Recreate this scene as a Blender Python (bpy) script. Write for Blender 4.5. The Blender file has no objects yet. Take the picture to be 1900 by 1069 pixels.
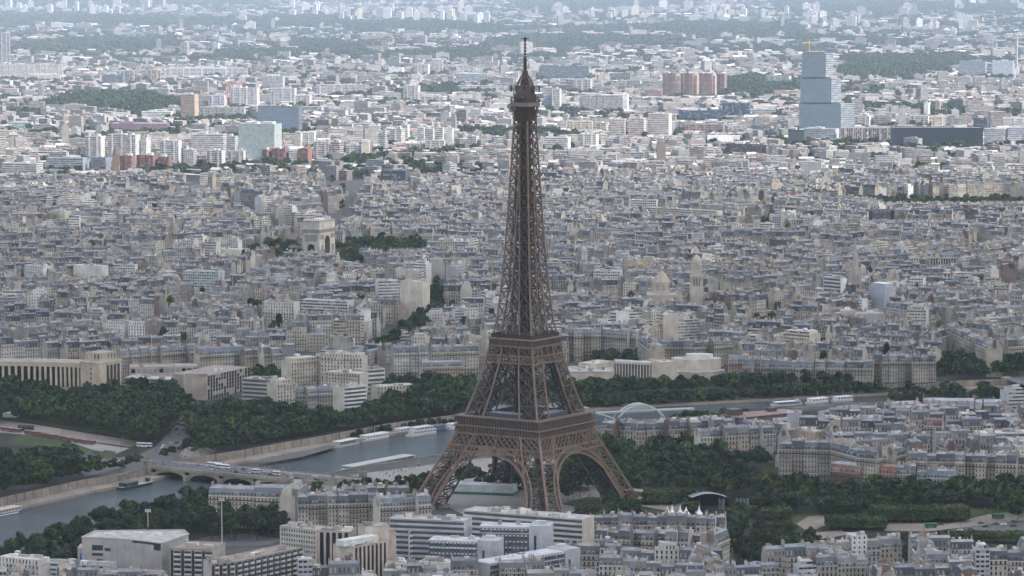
import bpy, math, random
import numpy as np
R = math.radians
rng = random.Random(7)

# ------------------------------------------------------------------ camera
scene = bpy.context.scene
COL = scene.collection
CAM_H, F_PX, PITCH = 400.0, 6970.0, math.atan(675.5 / 6970.0)
cam_data = bpy.data.cameras.new("camera")
cam_data.sensor_width = 36.0
cam_data.lens = F_PX / 1900.0 * 36.0
cam_data.clip_start = 5.0
cam_data.clip_end = 90000.0
cam = bpy.data.objects.new("camera", cam_data)
COL.objects.link(cam)
cam.location = (0, 0, CAM_H)
cam.rotation_euler = (math.pi / 2 - PITCH, 0, 0)
scene.camera = cam

# ------------------------------------------------------------------ sky, sun, exposure
SUN_EL, SUN_AZ = R(46), R(118)          # azimuth clockwise from the view direction (+Y)
world = bpy.data.worlds.new("World")
scene.world = world
world.use_nodes = True
wn = world.node_tree.nodes
sky = wn.new("ShaderNodeTexSky")
sky.sky_type = 'NISHITA'
sky.sun_disc = False
sky.sun_elevation = SUN_EL
sky.sun_rotation = SUN_AZ
sky.air_density = 1.2
sky.dust_density = 2.0
wn["Background"].inputs[1].default_value = 0.15
world.node_tree.links.new(sky.outputs[0], wn["Background"].inputs[0])
sun_data = bpy.data.lights.new("sun", 'SUN')
sun_data.energy = 4.2
sun_data.angle = R(0.5)
sun_data.color = (1.0, 0.94, 0.86)
sun = bpy.data.objects.new("sun", sun_data)
COL.objects.link(sun)
SUN_DIR = (math.sin(SUN_AZ) * math.cos(SUN_EL), math.cos(SUN_AZ) * math.cos(SUN_EL), math.sin(SUN_EL))
sun.rotation_euler = (R(90) - SUN_EL, 0, math.pi - SUN_AZ)
scene.view_settings.view_transform = 'Standard'
scene.view_settings.look = 'None'
scene.view_settings.gamma = 1.0
scene.view_settings.exposure = 1.1
cy = scene.cycles
cy.max_bounces = 6
cy.diffuse_bounces = 3
cy.glossy_bounces = 2
cy.transmission_bounces = 3
cy.volume_bounces = 0
cy.transparent_max_bounces = 8
cy.use_denoising = True
cy.denoiser = 'OPENIMAGEDENOISE'
cy.denoising_input_passes = 'RGB_ALBEDO_NORMAL'
cy.denoising_prefilter = 'ACCURATE'
cy.use_adaptive_sampling = False
cy.volume_step_rate = 10

# ------------------------------------------------------------------ picture <-> place
CP, SP = math.cos(PITCH), math.sin(PITCH)
def P(px, py, z=0.0):
    """the point at height z that the photograph shows at pixel (px, py)"""
    dx, du = px - 950.0, 534.5 - py
    d = (dx, F_PX * CP + du * SP, -F_PX * SP + du * CP)
    t = (z - CAM_H) / d[2]
    return (d[0] * t, d[1] * t)
def K(x, y, z=0.0):
    return F_PX / (y * CP + (CAM_H - z) * SP)
def project(x, y, z=0.0):
    dep = y * CP + (CAM_H - z) * SP
    up = y * SP - (CAM_H - z) * CP
    return 950 + F_PX * x / dep, 534.5 - F_PX * up / dep
def poly(pts, z=0.0):
    return [P(a, b, z) for a, b in pts]
def inside(pt, pg):
    x, y = pt
    c = False
    n = len(pg)
    j = n - 1
    for i in range(n):
        xi, yi = pg[i]; xj, yj = pg[j]
        if (yi > y) != (yj > y) and x < (xj - xi) * (y - yi) / (yj - yi) + xi:
            c = not c
        j = i
    return c

# ------------------------------------------------------------------ mesh builder
class MB:
    """collects faces; each has a material, a colour of its own and uv in bays/storeys or metres"""
    def __init__(s):
        s.v = []; s.n = []; s.m = []; s.uv = []; s.t = []
        s.tr = None
    def at(s, x, y, a=0.0, z=0.0):
        s.tr = (x, y, math.cos(a), math.sin(a), z)
        return s
    def face(s, pts, mat, tint, uv=None):
        if s.tr:
            x, y, c, q, z = s.tr
            s.v.extend((x + p[0] * c - p[1] * q, y + p[0] * q + p[1] * c, z + p[2]) for p in pts)
        else:
            s.v.extend(pts)
        s.n.append(len(pts)); s.m.append(mat); s.t.append(tint)
        if uv is None:
            a, b, d = pts[0], pts[1], pts[-1]
            lu = math.dist(a, b); lv = math.dist(a, d)
            uv = ((0, 0), (lu, 0), (lu, lv), (0, lv)) if len(pts) == 4 else [(math.dist((a[0], a[1]), (p[0], p[1])), p[2]) for p in pts]
        s.uv.extend(uv)
    def wall(s, a, b, z0, z1, mat, tint, nu=None, nv=None, u0=0, v0=0):
        """vertical quad over the ground line a->b, outside on the right-hand side; uv counts bays and storeys"""
        L = math.dist(a, b)
        if nu is None: nu = L
        if nv is None: nv = z1 - z0
        s.face(((a[0], a[1], z0), (b[0], b[1], z0), (b[0], b[1], z1), (a[0], a[1], z1)), mat, tint,
               ((u0, v0), (u0 + nu, v0), (u0 + nu, v0 + nv), (u0, v0 + nv)))
    def box(s, x0, x1, y0, y1, z0, z1, mat, tint, top=None, bottom=False):
        s.wall((x0, y0), (x1, y0), z0, z1, mat, tint)
        s.wall((x1, y0), (x1, y1), z0, z1, mat, tint)
        s.wall((x1, y1), (x0, y1), z0, z1, mat, tint)
        s.wall((x0, y1), (x0, y0), z0, z1, mat, tint)
        tm, tt = top or (mat, tint)
        s.face(((x0, y0, z1), (x1, y0, z1), (x1, y1, z1), (x0, y1, z1)), tm, tt)
        if bottom:
            s.face(((x0, y1, z0), (x1, y1, z0), (x1, y0, z0), (x0, y0, z0)), tm, tt)
    def prism(s, pg, z0, z1, mat, tint, top=None, nu=None, nv=None):
        """upright prism over a counter-clockwise polygon"""
        for i in range(len(pg)):
            a, b = pg[i], pg[(i + 1) % len(pg)]
            s.wall(a, b, z0, z1, mat, tint, nu(math.dist(a, b)) if nu else None, nv)
        tm, tt = top or (mat, tint)
        s.face([(x, y, z1) for x, y in pg], tm, tt, [(x, y) for x, y in pg])
    def beam(s, p, q, w, mat, tint, h=None):
        """bar of square section from p to q"""
        p = np.asarray(p, float); q = np.asarray(q, float)
        d = q - p
        L = np.linalg.norm(d)
        if L < 1e-6: return
        d /= L
        ref = np.array((0, 0, 1.0)) if abs(d[2]) < 0.95 else np.array((1.0, 0, 0))
        a = np.cross(d, ref); a /= np.linalg.norm(a)
        b = np.cross(a, d)
        a = a * w / 2; b = b * (h or w) / 2
        c0 = [tuple(p + a * i + b * j) for i, j in ((1, 1), (-1, 1), (-1, -1), (1, -1))]
        c1 = [tuple(q + a * i + b * j) for i, j in ((1, 1), (-1, 1), (-1, -1), (1, -1))]
        for i in range(4):
            k = (i + 1) % 4
            s.face((c0[i], c0[k], c1[k], c1[i]), mat, tint)
        s.face(c0[::-1], mat, tint); s.face(c1, mat, tint)
    def tube(s, prof, mat, tint, n=8, cx=0, cy_=0):
        """surface of revolution about the vertical: prof = [(radius, z), ...]"""
        for (r0, z0), (r1, z1) in zip(prof, prof[1:]):
            for i in range(n):
                a0, a1 = 2 * math.pi * i / n, 2 * math.pi * (i + 1) / n
                q = [(cx + r0 * math.cos(a0), cy_ + r0 * math.sin(a0), z0), (cx + r0 * math.cos(a1), cy_ + r0 * math.sin(a1), z0),
                     (cx + r1 * math.cos(a1), cy_ + r1 * math.sin(a1), z1), (cx + r1 * math.cos(a0), cy_ + r1 * math.sin(a0), z1)]
                if r1 < 1e-4: q = q[:3]
                elif r0 < 1e-4: q = q[1:]
                s.face(q, mat, tint)
    def build(s, name, parent=None, smooth=False):
        me = bpy.data.meshes.new(name)
        nv, nf = len(s.v), len(s.n)
        if nf:
            cnt = np.array(s.n, np.int32)
            me.vertices.add(nv); me.loops.add(nv); me.polygons.add(nf)
            me.vertices.foreach_set("co", np.array(s.v, np.float32).ravel())
            me.loops.foreach_set("vertex_index", np.arange(nv, dtype=np.int32))
            me.polygons.foreach_set("loop_start", np.concatenate(([0], np.cumsum(cnt)[:-1])).astype(np.int32))
            me.polygons.foreach_set("loop_total", cnt)
            used = sorted(set(s.m)); ix = {k: i for i, k in enumerate(used)}
            for k in used: me.materials.append(M[k])
            me.polygons.foreach_set("material_index", np.array([ix[k] for k in s.m], np.int32))
            me.update(calc_edges=True)
            uvl = me.uv_layers.new(name="UVMap")
            uvl.data.foreach_set("uv", np.array(s.uv, np.float32).ravel())
            at = me.attributes.new("tint", 'FLOAT_COLOR', 'FACE')
            t = np.ones((nf, 4), np.float32); t[:, :3] = np.array(s.t, np.float32)
            at.data.foreach_set("color", t.ravel())
            if smooth: me.polygons.foreach_set("use_smooth", np.ones(nf, bool))
            me.validate(clean_customdata=False)
        o = bpy.data.objects.new(name, me)
        COL.objects.link(o)
        if parent: o.parent = parent
        return o

def tag(o, label, cat, group=None):
    o["label"] = label; o["category"] = cat
    if group: o["group"] = group
    return o
def thing(name, label, cat, x=0, y=0, z=0, rot=0, group=None):
    o = bpy.data.objects.new(name, None)
    o.empty_display_size = 1
    COL.objects.link(o)
    o.location = (x, y, z); o.rotation_euler = (0, 0, rot)
    return tag(o, label, cat, group)
def structure(o, kind="structure"):
    o["kind"] = kind
    return o
def dup(root):
    c = root.copy(); COL.objects.link(c)
    for ch in KIDS.get(root.name, ()):
        d = ch.copy(); COL.objects.link(d); d.parent = c
    return c
KIDS = {}
# ------------------------------------------------------------------ materials (base colour comes from each face's own colour)
M = {}
class NT:
    def __init__(s, name):
        s.mat = bpy.data.materials.new(name); s.mat.use_nodes = True
        s.t = s.mat.node_tree; s.b = s.t.nodes["Principled BSDF"]
        s.out = s.t.nodes["Material Output"]
        M[name] = s.mat
    def n(s, typ, **kw):
        x = s.t.nodes.new(typ)
        for k, v in kw.items(): setattr(x, k, v)
        return x
    def l(s, a, b): s.t.links.new(a, b)
    def inp(s, sock, v):
        if hasattr(v, "is_output"): s.l(v, sock)
        elif v is not None: sock.default_value = v
    def math(s, op, a, b=None, c=None):
        x = s.n("ShaderNodeMath", operation=op)
        s.inp(x.inputs[0], a); s.inp(x.inputs[1], b)
        if c is not None: s.inp(x.inputs[2], c)
        return x.outputs[0]
    def mix(s, f, a, b, mode='MIX'):
        x = s.n("ShaderNodeMix", data_type='RGBA', blend_type=mode)
        s.inp(x.inputs[0], f); s.inp(x.inputs[6], a); s.inp(x.inputs[7], b)
        return x.outputs[2]
    def tint(s):
        x = s.n("ShaderNodeAttribute"); x.attribute_name = "tint"
        return x.outputs["Color"]
    def uv(s):
        x = s.n("ShaderNodeUVMap"); x.uv_map = "UVMap"
        q = s.n("ShaderNodeSeparateXYZ"); s.l(x.outputs[0], q.inputs[0])
        return q.outputs[0], q.outputs[1], x.outputs[0]
    def noise(s, scale, detail=3, vec=None, dim='3D'):
        x = s.n("ShaderNodeTexNoise"); x.inputs["Scale"].default_value = scale; x.inputs["Detail"].default_value = detail
        if vec is None:
            g = s.n("ShaderNodeNewGeometry"); vec = g.outputs["Position"]
        s.l(vec, x.inputs["Vector"])
        return x.outputs["Fac"]
    def white(s, a, b):
        cmb = s.n("ShaderNodeCombineXYZ"); s.inp(cmb.inputs[0], a); s.inp(cmb.inputs[1], b)
        x = s.n("ShaderNodeTexWhiteNoise", noise_dimensions='2D'); s.l(cmb.outputs[0], x.inputs[0])
        return x.outputs[0]
    def rng(s, v, lo, hi, a=0.0, b=1.0):
        x = s.n("ShaderNodeMapRange"); s.inp(x.inputs[0], v)
        for i, q in enumerate((lo, hi, a, b)): x.inputs[i + 1].default_value = q
        return x.outputs[0]
    def band(s, v, lo, hi):
        return s.math('MULTIPLY', s.math('GREATER_THAN', v, lo), s.math('LESS_THAN', v, hi))
    def scale(s, col, f):
        x = s.n("ShaderNodeVectorMath", operation='SCALE'); s.l(col, x.inputs[0]); s.inp(x.inputs[3], f)
        return x.outputs[0]
    def fin(s, col, rough=0.85, metal=0.0, spec=0.3):
        s.inp(s.b.inputs["Base Color"], col); s.inp(s.b.inputs["Roughness"], rough); s.inp(s.b.inputs["Metallic"], metal)
        s.b.inputs["Specular IOR Level"].default_value = spec
        return s.mat

def weather(t, amt=0.35, sc=0.12):
    """uneven ageing of a surface: big blotches and fine grain"""
    a = t.rng(t.noise(sc, 4), 0.25, 0.75, 1 - amt, 1 + amt * 0.5)
    b = t.rng(t.noise(1.7, 2), 0.3, 0.7, 1 - amt * 0.35, 1 + amt * 0.3)
    return t.scale(t.scale(t.tint(), a), b)

def mat_plain(name, rough=0.85, amt=0.3, sc=0.12, metal=0.0, spec=0.3):
    t = NT(name); t.fin(weather(t, amt, sc), rough, metal, spec)
mat_plain("plain"); mat_plain("roof_flat", 0.9, 0.45, 0.2); mat_plain("metal_sheet", 0.45, 0.25, 0.1, 0.0, 0.5)
mat_plain("iron", 0.6, 0.25, 0.25, 0.0, 0.35); mat_plain("paint", 0.4, 0.08, 0.3, 0, 0.5); mat_plain("cloth", 0.9, 0.15, 1.0)

def windows(name, x0, x1, y0, y1, glass=(0.025, 0.03, 0.04), lintel=0.0, rail=0.0, spread=0.09, frame=None):
    """masonry wall with one window per bay and storey; some panes hold light blinds"""
    t = NT(name)
    u, v, _ = t.uv()
    fu, fv = t.math('FRACT', u), t.math('FRACT', v)
    iu, iv = t.math('FLOOR', u), t.math('FLOOR', v)
    w = t.math('MULTIPLY', t.band(fu, x0, x1), t.band(fv, y0, y1))
    rnd = t.white(iu, iv)
    base = weather(t, 0.3)
    if rail:      # dark iron balcony rail across the foot of the windows
        sel = t.math('GREATER_THAN', t.white(iv, 3.0), 0.5)
        rl = t.math('MULTIPLY', t.math('MULTIPLY', t.math('LESS_THAN', fv, 0.22), sel), rail)
        base = t.mix(rl, base, (0.04, 0.04, 0.045, 1))
    if lintel:
        ln = t.math('MULTIPLY', t.math('GREATER_THAN', fv, 0.93), lintel)
        base = t.mix(ln, base, t.scale(t.tint(), 0.55))
    pane = t.mix(t.math('MULTIPLY', t.math('GREATER_THAN', rnd, 0.8), 0.55), glass + (1,), (0.35, 0.33, 0.3, 1))
    pane = t.scale(pane, t.rng(rnd, 0, 1, 0.5, 1.6))
    t.fin(t.mix(w, base, pane), t.mix(w, (.85, .85, .85, 1), (.25, .25, .25, 1)))
windows("wall_stone", 0.3, 0.7, 0.12, 0.78, rail=0.75, lintel=0.6)
windows("wall_small", 0.33, 0.67, 0.3, 0.78)
windows("wall_block", 0.12, 0.88, 0.36, 0.82, lintel=0.4)
windows("wall_band", 0.03, 0.97, 0.40, 0.80)
windows("wall_loggia", 0.05, 0.95, 0.42, 0.97, glass=(0.05, 0.05, 0.055))
windows("wall_stripe", 0.28, 0.98, 0.0, 0.93, glass=(0.012, 0.014, 0.022))
windows("mansard", 0.34, 0.66, 0.18, 0.66, glass=(0.02, 0.024, 0.03))

t = NT("wall_blank")       # party walls: streaks of soot, old flues
g = t.n("ShaderNodeNewGeometry"); mp = t.n("ShaderNodeMapping"); mp.inputs["Scale"].default_value = (1, 1, 0.12)
t.l(g.outputs["Position"], mp.inputs[0])
st = t.rng(t.noise(0.5, 4, mp.outputs[0]), 0.3, 0.7, 0.86, 1.06)
t.fin(t.scale(weather(t, 0.3), st), 0.9)

t = NT("roof_zinc")        # standing seams
u, v, _ = t.uv()
seam = t.rng(t.math('PINGPONG', u, 0.5), 0.0, 0.07, 0.72, 1.0)
pan = t.rng(t.white(t.math('FLOOR', t.math('MULTIPLY', u, 0.25)), t.math('FLOOR', t.math('MULTIPLY', v, 0.3))), 0, 1, 0.8, 1.15)
t.fin(t.scale(t.scale(weather(t, 0.4, 0.15), seam), pan), 0.5, 0.0, 0.5)

t = NT("curtain_wall")     # glass offices: floor lines, odd panes
u, v, _ = t.uv()
fu, fv = t.math('FRACT', u), t.math('FRACT', v)
ln = t.math('MAXIMUM', t.math('LESS_THAN', fv, 0.22), t.math('LESS_THAN', fu, 0.1))
rnd = t.rng(t.white(t.math('FLOOR', u), t.math('FLOOR', v)), 0, 1, 0.78, 1.2)
glass = t.scale(t.tint(), rnd)
t.fin(t.mix(t.math('MULTIPLY', ln, 0.5), glass, (0.34, 0.36, 0.38, 1)), 0.32, 0.0, 0.45)

def foliage(name, c0, c1, c2):
    t = NT(name)
    oi = t.n("ShaderNodeObjectInfo")
    big = t.rng(t.noise(0.06, 3), 0.3, 0.7)
    fine = t.rng(t.noise(0.7, 2), 0.3, 0.7)
    c = t.mix(big, c0 + (1,), c1 + (1,))
    c = t.mix(t.math('MULTIPLY', fine, 0.6), c, c2 + (1,))
    c = t.scale(t.mix(1.0, c, t.tint(), 'MULTIPLY'), t.rng(oi.outputs["Random"], 0, 1, 0.6, 1.5))
    t.fin(c, 0.75, 0.0, 0.2)
foliage("foliage", (0.010, 0.020, 0.013), (0.017, 0.032, 0.015), (0.038, 0.054, 0.019))
foliage("foliage_light", (0.018, 0.030, 0.012), (0.029, 0.044, 0.014), (0.056, 0.070, 0.019))
foliage("clipped_leaf", (0.028, 0.046, 0.018), (0.040, 0.060, 0.020), (0.064, 0.080, 0.028))

def ground(name, c0, c1, s0, s1, rough=0.95, mid=None):
    t = NT(name)
    a = t.rng(t.noise(s0, 5), 0.35, 0.65)
    b = t.rng(t.noise(s1, 3), 0.3, 0.7, 0.75, 1.2)
    t.fin(t.scale(t.mix(a, c0 + (1,), c1 + (1,)), b), rough, 0, 0.2)
ground("city_ground", (0.10, 0.097, 0.095), (0.065, 0.07, 0.06), 0.006, 0.15)
ground("asphalt", (0.10, 0.10, 0.105), (0.14, 0.137, 0.135), 0.02, 0.4)
ground("pavement", (0.30, 0.28, 0.25), (0.24, 0.22, 0.20), 0.03, 0.5)
ground("sand", (0.28, 0.24, 0.20), (0.18, 0.155, 0.125), 0.03, 0.4)
ground("grass", (0.035, 0.055, 0.018), (0.075, 0.078, 0.030), 0.05, 0.3)
ground("park_soil", (0.016, 0.024, 0.013), (0.045, 0.045, 0.026), 0.06, 0.3)
ground("quay_stone", (0.33, 0.28, 0.23), (0.22, 0.19, 0.165), 0.05, 0.5)
ground("bark", (0.05, 0.04, 0.03), (0.08, 0.065, 0.05), 0.5, 2)

t = NT("water")
n1 = t.n("ShaderNodeTexNoise"); n1.inputs["Scale"].default_value = 0.22; n1.inputs["Detail"].default_value = 6
g = t.n("ShaderNodeNewGeometry"); mp = t.n("ShaderNodeMapping"); mp.inputs["Scale"].default_value = (1, 2.5, 1)
t.l(g.outputs["Position"], mp.inputs[0]); t.l(mp.outputs[0], n1.inputs["Vector"])
bp = t.n("ShaderNodeBump"); bp.inputs["Strength"].default_value = 0.9; bp.inputs["Distance"].default_value = 2.4
t.l(n1.outputs["Fac"], bp.inputs["Height"]); t.l(bp.outputs[0], t.b.inputs["Normal"])
c = t.mix(t.rng(t.noise(0.02, 3), 0.35, 0.65), (0.022, 0.034, 0.038, 1), (0.052, 0.066, 0.066, 1))
t.fin(c, 0.16, 0, 0.5)
# ------------------------------------------------------------------ river, ground, quays, roads
RESERVED = []        # oriented rectangles already built on: (x, y, angle, half length, half depth)
KEEP_OUT = []        # polygons (world) where the city fill must not build
WATER_Z = -6.5
FAR_PX = [(-500, 1085), (-200, 1010), (0, 959), (41, 945), (118, 928), (183, 913), (221, 907), (280, 895), (330, 882), (400, 868), (476, 857), (550, 843), (624, 830),
          (666, 822), (742, 807), (845, 793), (1000, 773), (1110, 762), (1250, 754), (1400, 746), (1560, 738), (1650, 733), (1760, 727), (1900, 722), (2300, 714)]
NEAR_PX = [(-500, 1150), (-200, 1065), (0, 1010), (18, 1001), (59, 989), (97, 979), (124, 963), (165, 950), (240, 936), (330, 922), (430, 905), (574, 884), (655, 868),
           (781, 849), (900, 830), (1050, 800), (1180, 782), (1300, 770), (1440, 759), (1560, 750), (1650, 746), (1760, 743), (1900, 745), (2300, 738)]
FARW = [P(a, b, WATER_Z) for a, b in FAR_PX]
NEARB = [P(a, b, 11.0 if a < 420 else 4.0 if a < 440 else 0.6) for a, b in NEAR_PX]
def offset(line, d):
    """polyline moved d metres to its left-hand side"""
    out = []
    for i, p in enumerate(line):
        a, b = line[max(i - 1, 0)], line[min(i + 1, len(line) - 1)]
        L = math.dist(a, b)
        out.append((p[0] - (b[1] - a[1]) / L * d, p[1] + (b[0] - a[0]) / L * d))
    return out
BACKW = offset(FARW, 15.0)
NEARW = offset(NEARB, 0.6)
WATER_POLY = NEARB + BACKW[::-1]
def strip(mb, a, b, za, zb, mat, tint=(1, 1, 1)):
    for i in range(len(a) - 1):
        mb.face(((*a[i], za), (*a[i + 1], za), (*b[i + 1], zb), (*b[i], zb)), mat, tint)
EDGE = 16000
g = MB()
g.face([(*p, 0) for p in BACKW] + [(EDGE, BACKW[-1][1], 0), (EDGE, 60000, 0), (-EDGE, 60000, 0), (-EDGE, BACKW[0][1], 0)][::1], "city_ground", (1, 1, 1))
g.v[-len(BACKW) - 4:] = g.v[-len(BACKW) - 4:]
g.face([(*p, 0) for p in NEARB[::-1]] + [(-EDGE, NEARB[0][1], 0), (-EDGE, -900, 0), (EDGE, -900, 0), (EDGE, NEARB[-1][1], 0)], "city_ground", (1, 1, 1))
structure(g.build("ground"))
w = MB()
w.face([(*p, WATER_Z) for p in NEARB] + [(EDGE, NEARB[-1][1], WATER_Z), (EDGE, FARW[-1][1] + 20, WATER_Z)] + [(*p, WATER_Z) for p in offset(FARW, 1)[::-1]] + [(-EDGE, FARW[0][1] + 20, WATER_Z), (-EDGE, NEARB[0][1], WATER_Z)], "water", (1, 1, 1))
structure(w.build("river_water"))
q = MB()
strip(q, FARW, offset(FARW, 0.2), WATER_Z - 1, -4.6, "quay_stone"); strip(q, offset(FARW, 0.2), BACKW, -4.6, -4.4, "quay_stone", (1.15, 1.1, 1.0))
structure(q.build("quay_path"))
q = MB()
B2 = offset(BACKW, 0.8)
strip(q, BACKW, BACKW, -4.6, 1.1, "quay_stone", (1.05, 1.0, 0.95)); strip(q, BACKW, B2, 1.1, 1.1, "quay_stone", (1.3, 1.25, 1.2)); strip(q, B2, B2, 1.1, -0.2, "quay_stone")
for i in range(len(BACKW) - 1):       # buttress-like pilasters along the wall
    a, b = BACKW[i], BACKW[i + 1]; L = math.dist(a, b); n = int(L / 9)
    if 0 < n < 60:
        ang = math.atan2(b[1] - a[1], b[0] - a[0])
        for k in range(n):
            f = (k + .5) / n
            q.at(a[0] + (b[0] - a[0]) * f, a[1] + (b[1] - a[1]) * f, ang)
            q.box(-0.8, 0.8, -0.7, 0, -4.5, 0.9, "quay_stone", (0.75, 0.72, 0.7))
q.tr = None
tag(q.build("quay_wall"), "long stone embankment wall with pilasters along the far bank of the river", "wall")
q = MB()
strip(q, NEARW, NEARW, WATER_Z - 1, 1.0, "quay_stone"); strip(q, NEARW, NEARB, 1.0, 1.0, "quay_stone", (1.2, 1.15, 1.1)); strip(q, NEARB, NEARB, -.2, 1.0, "quay_stone")
tag(q.build("embankment_wall"), "stone embankment wall under the trees on the tower's bank of the river", "wall")

def patch(name, pts, mat, z=0.05, tint=(1, 1, 1), keep=True):
    mb = MB()
    pg = [P(a, b, z) for a, b in pts]
    mb.face([(*p, z) for p in pg], mat, tint)
    if sum(pg[i][0] * pg[(i + 1) % len(pg)][1] - pg[(i + 1) % len(pg)][0] * pg[i][1] for i in range(len(pg))) < 0:
        mb.v.reverse(); mb.uv.reverse()
    if keep: KEEP_OUT.append(pg)
    return structure(mb.build(name))
# parks and squares (ground seen between the trees)
patch("park_ground", [(990, 985), (1000, 830), (1120, 800), (1290, 800), (1400, 845), (1480, 885), (1560, 900), (1760, 912), (1990, 930), (1990, 1030), (1700, 1025), (1480, 1052), (1365, 1050), (1352, 985), (1180, 962)], "park_soil", 0.04)
patch("esplanade_ground", [(-40, 776), (60, 700), (340, 700), (380, 745), (372, 800), (300, 848), (225, 872), (60, 893), (-40, 910)], "park_soil", 0.04)
patch("quay_garden_ground", [(355, 828), (375, 745), (450, 735), (700, 760), (880, 700), (890, 763), (760, 783), (640, 797), (560, 811), (470, 826)], "park_soil", 0.04)
patch("tower_forecourt", [(560, 905), (660, 880), (800, 862), (900, 850), (1100, 850), (1120, 960), (900, 975), (800, 925), (640, 915)], "pavement", 0.06, (0.42, 0.40, 0.40))
patch("river_garden_ground", [(10, 1064), (130, 1010), (300, 968), (400, 948), (470, 925), (560, 905), (560, 1000), (300, 1010), (150, 1050), (60, 1070)], "park_soil", 0.04)
patch("bank_garden_ground", [(1060, 760), (1070, 705), (1200, 700), (1350, 700), (1480, 700), (1740, 690), (1960, 670), (1960, 676), (1650, 697), (1400, 719), (1250, 730), (1100, 742)], "park_soil", 0.05)
patch("bank_garden_ground", [(1170, 796), (1300, 778), (1490, 762), (1660, 752), (1860, 749), (1860, 760), (1650, 772), (1490, 786), (1300, 801)], "park_soil", 0.05)
# Trocadero side: roads, terraces, lawns
patch("road", [(218, 885), (262, 842), (292, 826), (326, 790), (346, 757), (351, 745), (369, 745), (364, 770), (350, 800), (352, 824), (396, 840), (340, 857), (288, 868), (262, 872)], "asphalt", 0.12)
patch("road", [(-40, 836), (60, 845), (150, 850), (215, 850), (262, 842), (270, 850), (225, 866), (120, 866), (-40, 850)], "asphalt", 0.10, (1.2, 1.15, 1.1))
patch("terrace", [(-40, 774), (60, 787), (150, 802), (272, 821), (240, 829), (150, 817), (60, 801), (-40, 788)], "sand", 0.14, (1.2, 1.2, 1.15))
patch("terrace", [(-40, 772), (60, 780), (180, 797), (270, 812), (272, 817), (150, 799), (60, 784), (-40, 776)], "grass", 0.16, (0.9, 0.9, 0.9))
patch("terrace_path", [(-40, 790), (60, 803), (180, 823), (240, 832), (215, 842), (150, 832), (40, 806), (-40, 799)], "pavement", 0.13, (0.62, 0.55, 0.52))
patch("lawn", [(14, 823), (30, 809), (62, 805), (120, 817), (176, 836), (170, 845), (120, 838), (60, 829)], "grass", 0.17)
patch("lawn", [(182, 843), (195, 835), (214, 838), (216, 848), (200, 852)], "grass", 0.17)
patch("fountain_basin", [(150, 846), (165, 839), (182, 844), (176, 852), (158, 854)], "water", 0.2, (1, 1, 1))
patch("square_pavement", [(318, 860), (335, 840), (352, 826), (375, 826), (400, 838), (370, 848)], "pavement", 0.15, (0.6, 0.52, 0.5))
patch("quay_road", [(-40, 906), (60, 893), (150, 874), (220, 858), (250, 862), (180, 880), (100, 898), (-40, 918)], "asphalt", 0.10)
# tower side: paths, road round the lawns
patch("running_track", [(345, 1006), (380, 996), (450, 990), (522, 1000), (500, 1012), (420, 1016)], "asphalt", 0.2, (2.0, .95, .8))
patch("sand_path", [(1478, 972), (1500, 958), (1556, 952), (1572, 962), (1530, 975), (1500, 988)], "sand", 0.14)
patch("sand_path", [(1490, 990), (1560, 984), (1580, 990), (1530, 1000), (1545, 1008)], "sand", 0.15)
patch("sand_path", [(1640, 985), (1652, 966), (1760, 972), (1830, 955), (1960, 940), (1960, 956), (1850, 972), (1720, 986)], "sand", 0.16)
patch("sand_path", [(1185, 938), (1260, 934), (1330, 944), (1262, 952)], "sand", 0.14, (0.85, 0.85, 0.9))
patch("road", [(1700, 992), (1760, 984), (1850, 972), (1960, 956), (1960, 985), (1840, 985), (1760, 996), (1712, 1002)], "asphalt", 0.18)
patch("lawn", [(1690, 1008), (1760, 1000), (1850, 988), (1960, 990), (1960, 1020), (1760, 1020)], "grass", 0.15)
patch("lawn", [(1655, 972), (1680, 968), (1720, 972), (1690, 980)], "sand", 0.19, (0.8, 0.85, 0.6))
patch("lawn", [(1390, 962), (1470, 955), (1600, 950), (1900, 940), (1900, 952), (1700, 962), (1600, 968), (1470, 972)], "grass", 0.12, (.8, .9, .8))
patch("lawn", [(1040, 935), (1090, 922), (1180, 925), (1180, 940), (1090, 945)], "grass", 0.14, (1.2, 1.0, 0.8))
# ------------------------------------------------------------------ the iron lattice tower
TOWER = (8.95, 2572.0)
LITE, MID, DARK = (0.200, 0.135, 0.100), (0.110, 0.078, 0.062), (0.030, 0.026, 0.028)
HWZ = ([0, 16, 36, 50.6, 57.6, 64.7, 82, 100, 111, 118, 126, 143, 159, 193, 227, 265, 276],
       [57.6, 50.2, 41.2, 34.6, 32.4, 29.4, 24.2, 19.6, 17.7, 16.0, 14.3, 12.5, 11.1, 8.95, 7.2, 5.5, 5.2])
LWZ = ([0, 57, 65, 100, 115, 126, 193, 227, 240, 276], [17.0, 15.2, 14.6, 11.6, 10.4, 9.5, 7.4, 6.9, 6.6, 5.3])
def hw(z): return float(np.interp(z, *HWZ))
def lw(z): return min(float(np.interp(z, *LWZ)), hw(z))

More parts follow.
